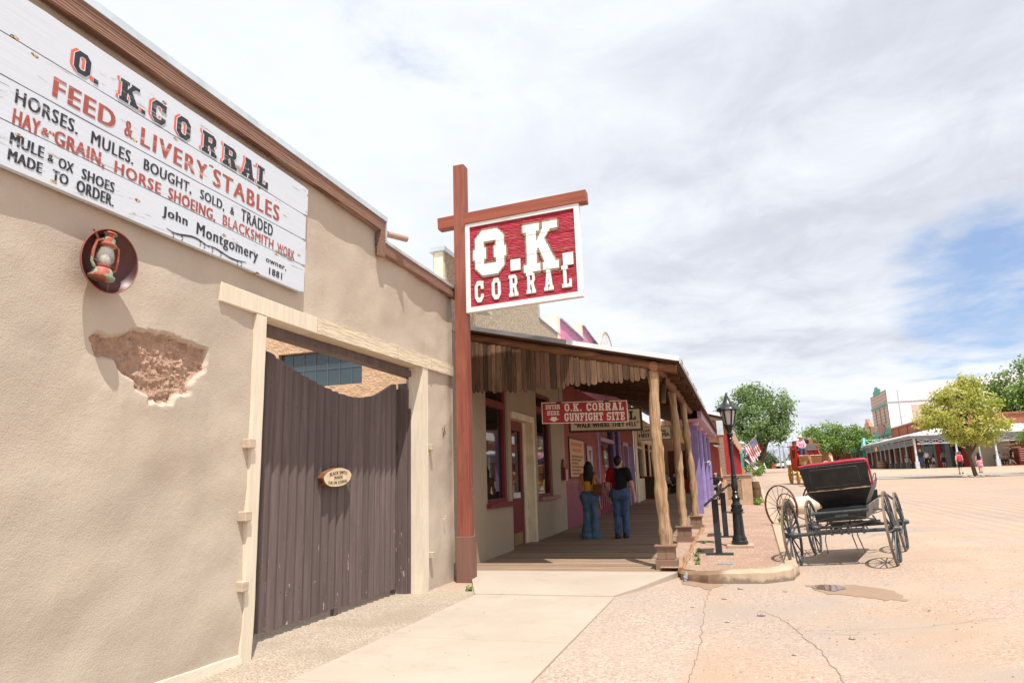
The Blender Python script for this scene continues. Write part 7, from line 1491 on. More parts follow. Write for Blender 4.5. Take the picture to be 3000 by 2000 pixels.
bn = thing('bench', 'dark bench against the cream shopfront where two visitors sit', 'bench', (-3.9, 44.2, .5)); b = MB(); b.box(-4.3, -3.3, 44.1, 44.5, .93, .98); b.build('seat', 'cloth_black', bn)
for x in (-4.25, -3.38): MB().box(x, x+.08, 44.15, 44.45, .5, .93).build('leg', 'cloth_black', bn)
person('seated visitor in a patterned grey shirt on the dark bench, on the left', (-4.02, 44.1, BW(44)), R(150), 1.65, 'cloth_grey', 'cloth_black', 'hair_dark', 'skin', 'sit', 'short', h=.025, group='visitors sitting on the bench'); person('seated visitor in a navy shirt on the dark bench, on the right', (-3.50, 44.0, BW(44)), R(170), 1.65, 'cloth_navy', 'cloth_black', 'hair_dark', 'skin', 'sit', 'short', h=.025, group='visitors sitting on the bench')
pc = thing('porch_chair', 'dark chair standing beside the last purple column', 'chair', (-.95, 37.6, .4)); b = MB(); b.box(-1.2, -.7, 37.5, 38.0, .82, .88); b.box(-1.2, -.7, 38.0, 38.06, .88, 1.4); b.build('seat', 'cloth_black', pc)
for x in (-1.18, -.78):
    for y in (37.52, 37.92): MB().box(x, x+.05, y, y+.05, .42, .82).build('leg', 'cloth_black', pc)
person('person in black with sunglasses and bare knees seated beside the timber post', (-.92, 37.6, BW(37.6)), R(175), 1.7, 'cloth_black', 'denim', 'hair_dark', 'skin_pale', 'sit', 'short', shorts=True, h=.025)
bi = thing('bicycle', 'black bicycle with a green bottle leaning by the third purple column', 'bicycle', (-.72, 33, .42)); z0 = BW(33)
spoked(bi, (-.74, 32.5, z0+.34), .34, 12, ax=(1, .2, 0), mats=('cloth_black', 'cloth_black'), tw=.04, th=.02, sp=.004, hubl=.08, hubr=.02); spoked(bi, (-.72, 33.55, z0+.34), .34, 12, ax=(1, 0, 0), mats=('cloth_black', 'cloth_black'), tw=.04, th=.02, sp=.004, hubl=.08, hubr=.02)
b = MB(); b.tube([(-.74, 32.5, z0+.34), (-.74, 32.62, z0+.85), (-.74, 32.6, z0+1.0)], .016, 6); b.tube([(-.74, 32.62, z0+.80), (-.73, 33.1, z0+.30), (-.72, 33.55, z0+.34), (-.73, 33.2, z0+.85), (-.74, 32.63, z0+.82)], .018, 6); b.tube([(-.73, 33.1, z0+.3), (-.73, 33.22, z0+.95)], .018, 6); b.build('frame', 'cloth_black', bi, True)
b = MB(); b.tube([(-1.02, 32.65, z0+1.0), (-.88, 32.55, z0+1.04), (-.6, 32.55, z0+1.04), (-.46, 32.65, z0+1.0)], .018, 6); b.build('handlebar', 'cloth_black', bi, True); b = MB(); b.obox((-.73, 33.25, z0+.98), (.07, 0, 0), (0, .13, 0), (0, 0, .025)); b.build('saddle', 'cloth_black', bi, bevel=.01); b = MB(); b.cyl((-.74, 32.7, z0+.5), (-.74, 32.66, z0+.7), .04); b.build('bottle', 'green_plastic', bi, True, 40)
# small plants
def tuft(label, loc, r_, n_, mat='leaf_bright', cat='plant', size=.06, seed=1, name='weed'):
    root = thing(name, label, cat, loc); q = MB()
    for k_ in range(7): t = k_*.9; q.tube([Vector(loc), Vector(loc)+Vector((r_*.5*math.cos(t), r_*.5*math.sin(t), r_*.9))], .006, 5)
    q.build('stem', 'tree_bark', root); leaves('leaf_mass', [((loc[0], loc[1], loc[2]+r_*.75), (r_, r_, r_*.8))], n_, size, mat, root, 24, r_*.25, seed=seed, tbase=.55); return root
tuft('leafy green weed growing at the foot of the timber post', (-.28, 30.2, bedz(0, 30)), .26, 260, seed=3)
tuft('green bush growing between the red hydrant and the big tree', (2.05, 74.5, G(2, 74.5)), .85, 700, size=.14, seed=4, cat='bush', name='bush')
for i, (x, y, s_) in enumerate(((-.70, 13.2, .06), (-.73, 12.5, .055), (-.68, 11.9, .05), (-.68, 14.6, .05), (-.66, 11.5, .04))): tuft(('low green weed by the edging timber behind the nearest lectern', 'low weed beside the edging timber level with the nearest lectern', 'spreading weed patch between the edging timber and the cover plate', 'small weed by the edging timber near the street lamp', 'tiny weed near the start of the edging timber')[i], (x, y, float(bedz(x, y))-.02), s_, 70, size=.022, seed=10+i)
tuft('patch of grass at the back of the gravel bed beside the louvred box', (.80, 28.0, .4), .16, 90, size=.07, seed=21); tuft('tuft of grass in the gutter beneath the hose reel wheel', (1.12, 20.4, G(1.1, 20.4)), .12, 80, size=.05, seed=22); tuft('small weed at the foot of the red sign post', (-3.73, 9.56, .0), .05, 60, size=.025, seed=23)
# ================================================================== RIGHT SIDE: CROSS STREET AND CORNER BUILDINGS
def gz(x, y): return G(x, y)
b = MB(); L = [(5.2, 63.2), (9, 62.6), (14, 61.7), (19, 61.0), (26, 60.2), (60, 58)]; L2 = [(4.4, 67.6), (9, 67.4), (14, 67.0), (19, 66.6), (26, 66.2), (60, 65)]
xs_ = np.linspace(5, 60, 40)
def strip(fa, fb, off, n_=8):
    q = MB()
    for i in range(len(xs_)-1):
        for j in range(n_):
            P_ = []
            for (x, t) in ((xs_[i], j/n_), (xs_[i+1], j/n_), (xs_[i+1], (j+1)/n_), (xs_[i], (j+1)/n_)):
                ya, yb = fa(x), fb(x); y = ya+(yb-ya)*t; P_.append((x, y, max(gz(x, y), 0)+off(t)))
            q.quad(*P_)
    return q
fa = lambda x: float(np.interp(x, [p[0] for p in L], [p[1] for p in L])); fb = lambda x: float(np.interp(x, [p[0] for p in L2], [p[1] for p in L2]))
structure('cross_street', strip(fa, fb, lambda t: .03), 'asphalt_road')
q = MB()
for i in range(len(xs_)-1):
    x0, x1 = xs_[i], xs_[i+1]
    if x0 < 8: continue
    for (ta, tb) in ((0, .33), (.33, .66), (.66, 1)):
        P_ = []
        for x, t in ((x0, ta), (x1, ta), (x1, tb), (x0, tb)): y = fb(x)+.05+(69.6-fb(x))*t; z = gz(x, fb(x))+.02; P_.append((x, y, z+(1.60-z)*t))
        q.quad(*P_)
    q.quad((x0, 69.6, 1.60), (x1, 69.6, 1.60), (x1, 73, 1.62), (x0, 73, 1.62)); q.quad((x0, 73, 1.62), (x1, 73, 1.62), (x1, 120, 2.0), (x0, 120, 2.0))
structure('far_pavement', q, 'far_dirt')
q = MB()
for x0, x1 in ((8, 14), (14, 22), (22, 40)): q.quad((x0, 57.6-.05*(x0-8), G(x0, 57.4)+.03), (x1, 57.6-.05*(x1-8), G(x1, 57.4)+.03), (x1, 60.6-.1*(x1-14), G(x1, 60)+.03), (x0, 60.6-.1*(x0-14), G(x0, 60)+.03))
structure('corner_pavement', q, 'concrete')

# corner brick building with a grey wrap-round porch
Z0 = 1.62
ck = thing('brick_building', 'red brick corner building behind the grey wrap-round porch', 'building', (22, 76, Z0))
b = MB(); b.add([(18.9, 73.2, 1.4), (60, 73.2, 1.4), (60, 73.2, 6.25), (18.9, 73.2, 6.25)], [(0, 1, 2, 3)]); b.build('wall', 'brick_red_x', ck); b = MB(); b.add([(18.9, 73.2, 1.4), (18.9, 73.2, 6.25), (18.9, 94.6, 6.45), (18.9, 94.6, 1.4)], [(0, 1, 2, 3)]); b.add([(18.9, 73.2, 6.25), (60, 73.2, 6.25), (60, 94.6, 6.45), (18.9, 94.6, 6.45)], [(0, 1, 2, 3)]); b.build('wall', 'brick_red', ck)
b = MB()
for y in np.arange(73.5, 94.5, 4.2): b.box(18.78, 18.898, y, y+.35, 1.5, 6.4)
b.box(18.80, 18.898, 73.2, 94.6, 5.2, 5.32) if False else None; b.build('pier', 'brick_red', ck); b = MB(); b.box(18.75, 19.2, 73.1, 94.7, 6.40, 6.56); b.box(19.2, 60, 73.05, 73.4, 6.26, 6.42); b.build('cornice', 'brick_red', ck)
for x0, x1, mt in ((19.3, 19.9, 'porch_dark'), (20.2, 20.7, 'barn_red')): MB().box(x0, x1, 73.10, 73.196, 1.62, 4.1).build('panel', mt, ck)
b = MB(); b.box(17.2, 18.3, 73.1, 73.2, 1.7, 2.3) if False else None
for y in (75, 79, 83, 87, 91): q = MB(); q.box(18.84, 18.897, y, y+1.5, 2.2, 4.2); w_ = q.build('window', 'far_glass', ck); MB().box(18.80, 18.839, y-.1, y+1.6, 4.22, 4.36).build('frame', 'porch_grey', w_)
# recessed corner shopfront between the brick wall and the porch post row
sh_ = thing('corner_shopfront', 'dark red and grey shopfront with a red panel under the corner porch', 'building', (17.5, 73, Z0))
b = MB(); b.box(16.9, 18.88, 73.3, 76, 1.5, 4.7); b.build('wall', 'brick_red_x', sh_)
for x0, x1, mt in ((17.0, 17.2, 'porch_grey'), (17.9, 18.1, 'porch_grey'), (18.12, 18.5, 'barn_red'), (18.6, 18.85, 'porch_dark'), (18.86, 19.25, 'porch_grey')): MB().box(x0, x1, 73.15, 73.295, 1.62, 4.3).build('pilaster', mt, sh_)
MB().box(17.22, 17.88, 73.2, 73.296, 2.3, 4.0).build('window', 'far_glass', sh_); MB().box(17.22, 17.88, 73.19, 73.295, 1.62, 2.28).build('stall_riser', 'porch_grey', sh_)
MB().box(19.5, 20.15, 73.02, 73.09, 1.62, 3.9).build('doorway', 'cloth_black', sh_); MB().box(20.16, 20.66, 73.0, 73.09, 1.62, 4.0).build('red_panel', 'barn_red', sh_)
# porch
gp = thing('corner_porch', 'pale grey wrap-round porch with cross-braced railings on slender posts', 'porch', (15.8, 70, Z0))
def xbrace(q, p0, p1, z0, z1, n_, w=.06):
    p0, p1 = Vector(p0), Vector(p1); U = Vector((0, 0, 1))
    for z in (z0, z1): q.bar(p0+U*z, p1+U*z, .07, .07)
    for i in range(n_):
        a = p0.lerp(p1, i/n_); c = p0.lerp(p1, (i+1)/n_); q.bar(a+U*(z0+.03), c+U*(z1-.03), .03, w); q.bar(a+U*(z1-.03), c+U*(z0+.03), .035, w)
        if i: q.bar(a+U*(z0+.03), a+U*(z1-.03), .04, .05)
q = MB(); xbrace(q, (15.95, 70.0, 0), (21.8, 70.0, 0), 3.77, 4.17, 8); xbrace(q, (22.05, 70, 0), (40, 70, 0), 3.77, 4.17, 22); q.build('railing', 'porch_grey_light', gp)
rows = [70.0, 73.4, 75.8, 78.4, 80.8, 83.0, 85.3, 87.6, 90.5, 93.5]
for a, c in zip(rows[:-1], rows[1:]): q = MB(); xbrace(q, (15.72, a+.1, 0), (15.72, c-.1, 0), 3.72, 4.14, 4, .05); q.build('railing', 'porch_grey', gp)
def gpost(x, y, big=False):
    q = MB(); q.box(x-.15, x+.15, y-.15, y+.15, 1.55, 2.2); q.build('post_base', 'porch_grey_light' if big else 'porch_dark', gp); q = MB(); q.lathe((x, y, 0), [(.10, 2.2), (.13, 2.24), (.10, 2.28), (.085, 2.9), (.10, 2.95), (.08, 3.0), (.08, 3.7), (.10, 3.75), (.10, 4.3), (.2, 4.5)], 12); q.build('post', 'porch_grey_light' if big else 'porch_grey', gp, True, 40)
for i, y in enumerate(rows): gpost(15.72, y, i == 0)
for x in (18.95, 21.93, 25.2, 28.5): gpost(x, 70.0, True)
b = MB(); zr, zw = 4.60, 5.35
b.add([(15.4, 69.7, zr), (40, 69.7, zr), (40, 73.15, zw), (18.75, 73.15, zw), (18.75, 94.5, zw), (15.4, 94.5, zr), (15.4, 69.7, zr-.12), (40, 69.7, zr-.12), (15.4, 94.5, zr-.12)], [(0, 1, 2, 3), (0, 3, 4, 5), (6, 7, 1, 0), (6, 0, 5, 8)]); b.build('roof', 'galvanised_white', gp)
b = MB(); b.box(15.5, 40, 69.78, 69.95, 4.26, 4.47); b.box(15.5, 15.66, 69.96, 94.4, 4.26, 4.47); b.add([(15.5, 69.96, 4.46), (40, 69.96, 4.46), (40, 73.1, 4.46), (15.5, 73.1, 4.46)], [(3, 2, 1, 0)]); b.build('fascia', 'porch_grey', gp)
yb_ = thing('yellow_board', 'small yellow board fixed to the railing of the grey corner porch', 'sign', (15.6, 87, 3.7)); MB().box(15.60, 15.64, 86.3, 87.6, 3.70, 4.16).build('board', 'sign_yellow', yb_)
# cream wall right of the red panel
cw = thing('cream_wall', 'plain cream wall under the right end of the grey porch', 'wall', (22.3, 73, Z0)); b = MB(); b.box(20.68, 24.0, 72.85, 73.05, 1.5, 4.3); b.build('wall', 'stucco_cream', cw)
og = thing('pergola_post', 'reddish timber post and beams at the right end of the cream wall', 'post', (24.1, 71.5, Z0)); MB().box(23.95, 24.6, 71.3, 71.6, 1.5, 3.3).build('post', 'barn_red', og)
for k_ in range(6): MB().box(24.05, 24.5, 71.26, 71.299, 2.0+.2*k_, 2.08+.2*k_).build('slat', 'cream_jamb', og)
for z, x0, x1 in ((3.15, 22.7, 24.2), (3.42, 22.6, 23.8)): b = MB(); b.add([(x0, 71.2, z+.05), (x0+.3, 71.2, z-.03), (x1, 71.2, z-.03), (x1, 71.2, z+.12), (x0, 71.24, z+.05), (x0+.3, 71.24, z-.03), (x1, 71.24, z-.03), (x1, 71.24, z+.12)], [(0, 1, 2, 3), (7, 6, 5, 4), (3, 2, 6, 7), (0, 4, 5, 1), (1, 5, 6, 2), (0, 3, 7, 4)]); b.build('arrow_board', 'tan_board', og)
spn = thing('sign_pole', 'thin grey sign pole before the cream wall', 'pole', (20.2, 68.4, 1.4)); b = MB(); b.tube([(20.25, 68.4, 1.35), (20.2, 68.4, 3.3)], .045, 8); b.box(20.0, 20.5, 68.38, 68.42, 1.32, 1.42); b.build('pole', 'porch_grey_light', spn, True, 40)
# barrel and benches on the porch
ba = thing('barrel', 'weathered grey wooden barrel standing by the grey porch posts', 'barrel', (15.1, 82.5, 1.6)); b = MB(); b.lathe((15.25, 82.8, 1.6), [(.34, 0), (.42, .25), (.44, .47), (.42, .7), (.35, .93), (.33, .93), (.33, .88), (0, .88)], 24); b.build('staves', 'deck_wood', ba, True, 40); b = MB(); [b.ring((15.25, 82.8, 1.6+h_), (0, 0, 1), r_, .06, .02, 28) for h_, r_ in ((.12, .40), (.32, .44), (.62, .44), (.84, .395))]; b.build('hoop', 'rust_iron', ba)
def bench(label, x0, x1, y, z):
    r_ = thing('bench', label, 'bench', ((x0+x1)/2, y, z)); q = MB()
    for k_ in range(5): q.box(x0, x1, y+.08*k_, y+.08*k_+.06, z+.43, z+.46)
    q.build('seat', 'dark_metal', r_); q = MB(); n_ = max(6, int((x1-x0)/.09))
    for k_ in range(n_+1): q.bar((x0+(x1-x0)*k_/n_, y+.42, z+.5), (x0+(x1-x0)*k_/n_, y+.50, z+.92), .025, .02)
    q.bar((x0, y+.50, z+.93), (x1, y+.50, z+.93), .04, .04); q.build('backrest', 'dark_metal', r_)
    for x in (x0+.03, x1-.03): q = MB(); q.box(x-.03, x+.03, y, y+.05, z, z+.43); q.box(x-.03, x+.03, y+.38, y+.43, z, z+.5); q.bar((x, y, z+.65), (x, y+.45, z+.65), .04, .04); q.bar((x, y+.02, z+.43), (x, y+.02, z+.65), .04, .04); q.build('leg', 'dark_metal', r_)
bench('long black metal bench against the cream wall', 22.3, 24.0, 71.6, 1.66)
b = MB(); b.box(22.05, 24.3, 70.6, 73, 1.60, 1.665); structure('porch_step', b, 'brick_red_x')

# pink two-storey building, white masonry flank, mission building, teal balcony
pk = thing('pink_building', 'pink two-storey block building with green bands and a white masonry side wall', 'building', (19, 100, 1.8))
b = MB(); wall_holes(b, (19, 0, 0), (0, -1, 0), (0, 0, 1), (-1, 0, 0), -105.1, -94.9, 1.4, 11.45, [(-97.6, -96.9, 7.5, 9.45), (-100.3, -99.6, 7.5, 9.45), (-103.0, -102.3, 7.5, 9.45), (-97.6, -96.9, 4.2, 5.9), (-100.3, -99.6, 4.2, 5.9), (-103, -102.3, 4.2, 5.9)], .25); b.build('wall', 'pink_block', pk)
for y in (96.9, 99.6, 102.3):
    for z0, z1 in ((7.5, 9.45), (4.2, 5.9)): q = MB(); q.box(19.2, 19.24, y, y+.7, z0, z1); w_ = q.build('window', 'far_glass', pk); MB().box(18.93, 18.999, y-.08, y+.78, z0-.12, z0-.003).build('sill', 'porch_grey', w_)
b = MB(); b.box(18.9, 18.998, 94.85, 105.1, 9.55, 9.85); b.box(18.88, 18.997, 94.85, 105.1, 5.95, 6.75); b.build('band', 'green_trim', pk); b = MB(); b.prism([(98.2, 11.3), (102.6, 11.3), (102.6, 11.9), (101.7, 12.0), (101.1, 12.35), (99.7, 12.35), (99.1, 12.0), (98.2, 11.9)], ((18.95, 0, 0), (0, 1, 0), (0, 0, 1), (-1, 0, 0)), .12); b.build('pediment', 'green_trim', pk)
b = MB(); b.prism([(97.6, 6.5), (97.6, 6.9), (98.3, 7.15), (98.8, 7.4), (101.4, 7.4), (101.9, 7.15), (102.6, 6.9), (102.6, 6.5), (101.9, 6.3), (101.4, 6.05), (98.8, 6.05), (98.3, 6.3)], ((18.84, 0, 0), (0, 1, 0), (0, 0, 1), (-1, 0, 0)), .06); b.build('name_board', 'terracotta_pink', pk)
b = MB(); P_ = [(19.0, 1.4), (60, 1.4), (60, 12.4), (30.5, 12.25), (23.3, 12.15), (21.6, 11.6), (19, 11.55)]; b.prism(P_, ((0, 94.88, 0), (1, 0, 0), (0, 0, 1), (0, -1, 0)), .3); b.build('side_wall', 'white_masonry', pk)
b = MB(); b.box(19.05, 60, 94.80, 94.879, 9.83, 9.93); b.box(20.25, 20.33, 94.79, 94.875, 6.3, 11.4); b.build('drainpipe', 'porch_grey_light', pk); b = MB(); b.box(21.6, 23.4, 94.83, 94.876, 6.6, 9.4); b.build('blocked_window', 'stucco_cream', pk)
b = MB(); b.add([(19, 94.9, 11.4), (60, 94.9, 11.4), (60, 105.1, 11.4), (19, 105.1, 11.4)], [(0, 1, 2, 3)]); b.build('roof', 'grey_flashing', pk)
ms = thing('mission_building', 'terracotta mission-style building with a stepped and a rounded gable', 'building', (19, 112, 2))
b = MB(); P_ = [(105.2, 1.4), (121, 1.4), (121, 7.3)]+[(118.6-1.1*math.cos(math.pi*i/10), 7.35+.75*math.sin(math.pi*i/10)) for i in range(10, -1, -1)][::-1][::-1]+[(115.5, 7.2), (114.2, 7.3), (113.2, 7.7), (112.2, 7.8), (112.0, 8.3), (111.0, 8.4), (110.8, 8.9), (109.8, 8.9), (109.6, 8.4), (108.6, 8.3), (108.3, 7.8), (105.2, 7.4)]
b.prism(P_, ((19, 0, 0), (0, 1, 0), (0, 0, 1), (-1, 0, 0)), .4); b.build('wall', 'terracotta', ms); MB().box(18.9, 18.998, 114.0, 114.3, 1.5, 7.2).build('pilaster', 'terracotta_pink', ms)
b = MB(); b.box(18.92, 18.999, 107.9, 109.9, 6.25, 7.65); b.build('sign_frame', 'cloth_black', ms); MB().box(18.89, 18.919, 108.1, 109.7, 6.4, 7.5).build('sign_board', 'white_paint', ms)
te = thing('balcony_porch', 'porch with a mint green balustraded balcony before the mission building', 'porch', (15.7, 99, 1.9))
q = MB()
for i in range(16):
    y = 95.0+9.6*i/15; q.lathe((15.72, y, 4.4), [(.05, 0), (.10, .25), (.05, .5), (.07, .8)], 8)
q.build('balusters', 'mint', te, True, 40); q = MB(); q.box(15.64, 15.80, 94.5, 105, 5.22, 5.32); q.box(15.64, 15.80, 94.5, 105, 4.30, 4.40); q.box(15.6, 15.84, 94.35, 94.6, 4.2, 5.55); q.build('rail', 'mint', te); q = MB(); xbrace(q, (15.9, 94.5, 0), (19, 94.5, 0), 4.42, 5.28, 3, .06); q.build('railing', 'mint', te)
q = MB(); q.box(15.5, 19, 94.4, 105.2, 4.05, 4.29); q.build('floor', 'teal', te)
for y in (95, 98, 101, 104.5): q = MB(); q.box(15.6, 15.85, y, y+.2, 1.6, 4.05); q.build('post', 'teal', te)
MB().box(18.6, 18.9, 94.9, 105, 1.6, 4.0).build('shop_wall', 'brick_red', te)
lt_ = thing('low_shop', 'low brick shop with a red post beneath the big tree', 'building', (13, 112, 2)); b = MB(); b.box(13.5, 19, 108, 122, 1.5, 4.4); b.build('wall', 'brick_red', lt_); MB().box(12.9, 13.15, 104.5, 104.75, 1.4, 4.6).build('post', 'terracotta', lt_); b = MB(); b.box(12.6, 19, 106, 122.5, 4.42, 4.6); b.build('roof', 'galvanised', lt_)
dup(lamp1, (14.0, 86, 1.55), None, 'street lamp on the right pavement beside the wooden barrel'); dup(lamp1, (13.4, 101, 1.75), None, 'street lamp near the mint green balcony')

# ------------------------------------------------------------------ people on the right
PR = lambda *a, **k: person(*a, h=.026, **k)
PR('man in a hot pink vest and black shorts walking away across the road', (17.55, 64.6, G(17, 64.6)+.03), R(-12), 1.80, 'cloth_hot', 'cloth_black', 'hair_brown', 'skin_pale', 'walk', 'none', shorts=True)
PR('woman in a black crop top and pink skirt walking behind the yellow tree trunk', (19.35, 66.0, 1.08), R(-20), 1.68, 'cloth_black', 'cloth_pink', 'hair_dark', 'skin', 'walk', 'none', skirt=True, fem=True, tee='crop', hairlen=.2)
PR('man in a navy shirt and pale cap standing beside the corner porch post', (16.35, 71.2, Z0), R(170), 1.70, 'cloth_navy', 'denim', 'hair_dark', 'skin', 'stand', 'short', hat='cap', cap='cloth_white', shoes='white_paint')
PR('person in a pale grey shirt standing beside the man in navy', (16.78, 71.3, Z0), R(185), 1.58, 'cloth_white', 'cloth_black', 'hair_dark', 'skin', 'stand', 'short')
PR('child in black with white shoes in front of the person in grey', (16.95, 70.8, Z0), R(180), 1.05, 'cloth_black', 'cloth_black', 'hair_dark', 'skin', 'stand', 'short', shoes='white_paint', shorts=True)
PR('small child in a grey shirt beside the child in black', (17.25, 71.0, Z0), R(175), 1.0, 'cloth_grey', 'cloth_black', 'hair_brown', 'skin', 'stand', 'short', shorts=True)
PR('boy in a dull green shirt and dark shorts looking in the shop window', (18.30, 71.9, Z0), R(10), 1.55, 'cloth_green', 'cloth_black', 'hair_dark', 'skin', 'stand', 'short', shorts=True)
PR('man in a pale grey shirt going into the dark shop doorway', (19.6, 72.2, Z0), R(0), 1.65, 'cloth_grey', 'cloth_black', 'hair_dark', 'skin', 'walk', 'short')
PR('boy in a black T-shirt and shorts walking past the bench', (23.3, 70.9, 1.66), R(75), 1.58, 'cloth_black', 'cloth_black', 'hair_dark', 'skin_pale', 'walk', 'short', shorts=True)
PR('seated person in a grey shirt on the long black bench', (22.6, 71.6, 1.66), R(175), 1.6, 'cloth_grey', 'cloth_black', 'hair_dark', 'skin', 'sit', 'short')
PR('small child in a red striped shirt sitting on the long black bench', (23.05, 71.6, 1.76), R(170), 1.25, 'stripe_shirt', 'cloth_black', 'hair_dark', 'skin', 'sit', 'short')
dk = thing('porch_stool', 'dark stool under the grey porch where a hatted person sits', 'stool', (15.9, 74.6, Z0)); b = MB(); b.lathe((16.0, 74.75, Z0), [(.2, .40), (.2, .46), (0, .46)], 14); [b.cyl((16+.14*math.cos(t), 74.75+.14*math.sin(t), Z0), (16+.1*math.cos(t), 74.75+.1*math.sin(t), Z0+.42), .02) for t in (0, 1.57, 3.14, 4.7)]; b.build('stool', 'dark_metal', dk)
PR('person in a cowboy hat and tan jacket sitting behind the grey porch posts', (16.0, 74.7, Z0), R(200), 1.65, 'cloth_tan', 'denim', 'hair_dark', 'skin', 'sit', 'long', hat='cowboy')

# ================================================================== TREES
def T(name, label, base, H, blobs, tr, count, size, mat, seed, group=None, nclump=150, sig=.4, lean=(0, 0), tb=.5, tf=.45):
    x, y, z = base; tk = [(x+lean[0]*t, y+lean[1]*t, z-.1+H*tf*t) for t in (0, .3, .65, 1)]
    return tree(name, label, base, tk, tr, autolimbs(tk, blobs), blobs, count, size, mat, group, nclump, sig, seed, tb)
T('cottonwood_tree', 'big spreading green tree at the far left kerb behind the flags', (2.45, 82, 1.50), 8, [((1.0, 82, 9.0), (2.0, 1.9, 1.6)), ((3.2, 82.3, 10.2), (1.7, 1.7, 1.5)), ((5.2, 82, 9.0), (1.7, 1.7, 1.7)), ((2.6, 81.6, 7.6), (2.5, 2.1, 1.7)), ((5.0, 82.2, 6.6), (1.6, 1.7, 1.4)), ((.1, 82.2, 8.0), (1.4, 1.4, 1.2)), ((2.2, 82, 5.8), (2.0, 1.9, 1.0)), ((4.5, 81.8, 5.9), (1.3, 1.4, .7)), ((1.9, 82, 10.7), (1.0, 1.0, .8))], .34, 13500, .16, 'leaf_cottonwood', 5, 'big street trees', 230, .42, (1.3, .2), .5, .42)
T('yellow_tree', 'rounded yellow-green tree on the right corner with a bare dark trunk', (16.45, 57.2, .80), 6, [((13.9, 57, 4.9), (.95, 1.0, .55)), ((14.7, 57, 5.6), (.9, 1.1, .7)), ((16.0, 57, 6.6), (1.2, 1.3, .9)), ((17.5, 57, 5.9), (1.0, 1.3, 1.0)), ((16.0, 56.6, 4.8), (1.8, 1.6, 1.0)), ((18.0, 57.1, 4.5), (1.1, 1.2, .65)), ((15.1, 57, 6.5), (.6, .8, .5)), ((16.4, 57, 7.7), (.45, .5, .55)), ((17.0, 57, 7.3), (.5, .6, .45)), ((15.4, 57, 3.8), (1.0, 1.1, .5)), ((17.0, 56.8, 3.7), (.9, 1, .4))], .13, 10800, .12, 'leaf_yellow', 6, None, 260, .25, (-.35, 0), .64, .42)
T('green_tree', 'tall green tree at the right edge of the view behind the yellow tree', (26.5, 75, 1.6), 9, [((25.3, 75, 8.4), (1.9, 1.8, 1.7)), ((28.0, 75, 9.8), (2.0, 2.0, 1.8)), ((26.2, 75, 6.6), (2.1, 2.0, 1.5)), ((28.6, 75, 7.4), (1.8, 1.8, 1.6)), ((25.2, 74.6, 5.2), (1.3, 1.3, .9)), ((28, 74.5, 5.4), (1.5, 1.5, 1.0))], .3, 11000, .17, 'leaf_bright', 7, 'big street trees', 190, .42, (.3, 0), .42, .4)
T('small_green_tree', 'low bright green tree at the right edge before the cream wall', (21.6, 62, 1.0), 4, [((22.0, 62, 3.6), (.9, .9, .8)), ((22.6, 62, 4.4), (.9, .9, .8)), ((22.8, 62, 3.3), (.8, .8, .6))], .09, 2600, .10, 'leaf_bright', 8, None, 70, .25, (.3, 0), .6, .5)
T('pecan_tree', 'wide bright green tree behind the stagecoach', (13.2, 100, 1.8), 5, [((10.4, 98, 5.8), (1.7, 1.7, 1.4)), ((12.2, 98, 6.6), (1.7, 1.6, 1.2)), ((14.2, 98.2, 6.2), (1.8, 1.7, 1.3)), ((16.0, 98, 5.6), (1.4, 1.5, 1.2)), ((11.5, 97.6, 4.9), (1.9, 1.6, 1.0)), ((14.2, 97.8, 4.8), (1.9, 1.6, 1.0))], .22, 10500, .15, 'leaf_bright', 9, 'big street trees', 190, .36, (-.3, 0), .55, .4)
far = [((10.3, 118, 2.1), 4, 1.25, 'leaf_cottonwood', 'rounded green tree left of the stagecoach beyond the poles'), ((5.9, 148, 2.4), 3.4, 2.1, 'leaf_dark', 'dark bushy tree at the end of the street'), ((4.1, 165, 2.5), 3.2, 2.4, 'leaf_dark', 'dark tree half hidden behind the big tree trunk at the end of the street'), ((9.0, 152, 2.4), 1.2, 0.9, 'leaf_bright', 'low bright green bush between the poles and the white building')]
for i, ((x, y, z), h_, r_, mt, lab) in enumerate(far): T('distant_tree', lab, (x, y, z), h_*1.3, [((x-r_*.4, y, z+h_*.62), (r_*.7, r_*.7, h_*.33)), ((x+r_*.4, y, z+h_*.55), (r_*.7, r_*.7, h_*.33)), ((x, y, z+h_*.85), (r_*.6, r_*.6, h_*.25))], .14, 2600, .20, mt, 30+i, 'distant trees', 70, .4, (0, 0), .5, .5)
leafm = [((6.6+i*.5, 152+2*(i % 3), 2.75+.2*(i % 2)), (1.0, 1.0, .6)) for i in range(5)]; o = leaves('roadside_scrub', leafm, 2400, .2, 'leaf_bright', None, 50, .4, seed=50, tbase=.4); tag(o, 'green scrub massed beside the end of the street', 'scrub', None, 'stuff')
horizon = [((-30+i*9+3*math.sin(i*3), 260+10*math.sin(i), 4.2+math.sin(i*2)), (6, 4, 2.2+.8*math.sin(i*1.7))) for i in range(24)]; o = leaves('far_woodland', horizon, 9000, .6, 'leaf_dark', None, 220, 1.0, seed=51, tbase=.5); tag(o, 'dark line of trees massed along the horizon', 'woodland', None, 'stuff')
# planting bed stones round the yellow tree
for i, (x, y, s_) in enumerate(((15.5, 56.4, .16), (15.9, 56.2, .13), (16.5, 56.1, .15), (17.1, 56.3, .13), (16.2, 56.15, .10), (17.4, 56.5, .10))):
    o = proto.copy(); COL.objects.link(o); o.location = (x, y, G(x, y)+.05); o.scale = (s_*1.3, s_, s_); o.rotation_euler = (0, 0, i); tag(o, 'pale rock edging the bed at the foot of the yellow tree', 'rock', 'rocks round the yellow tree')
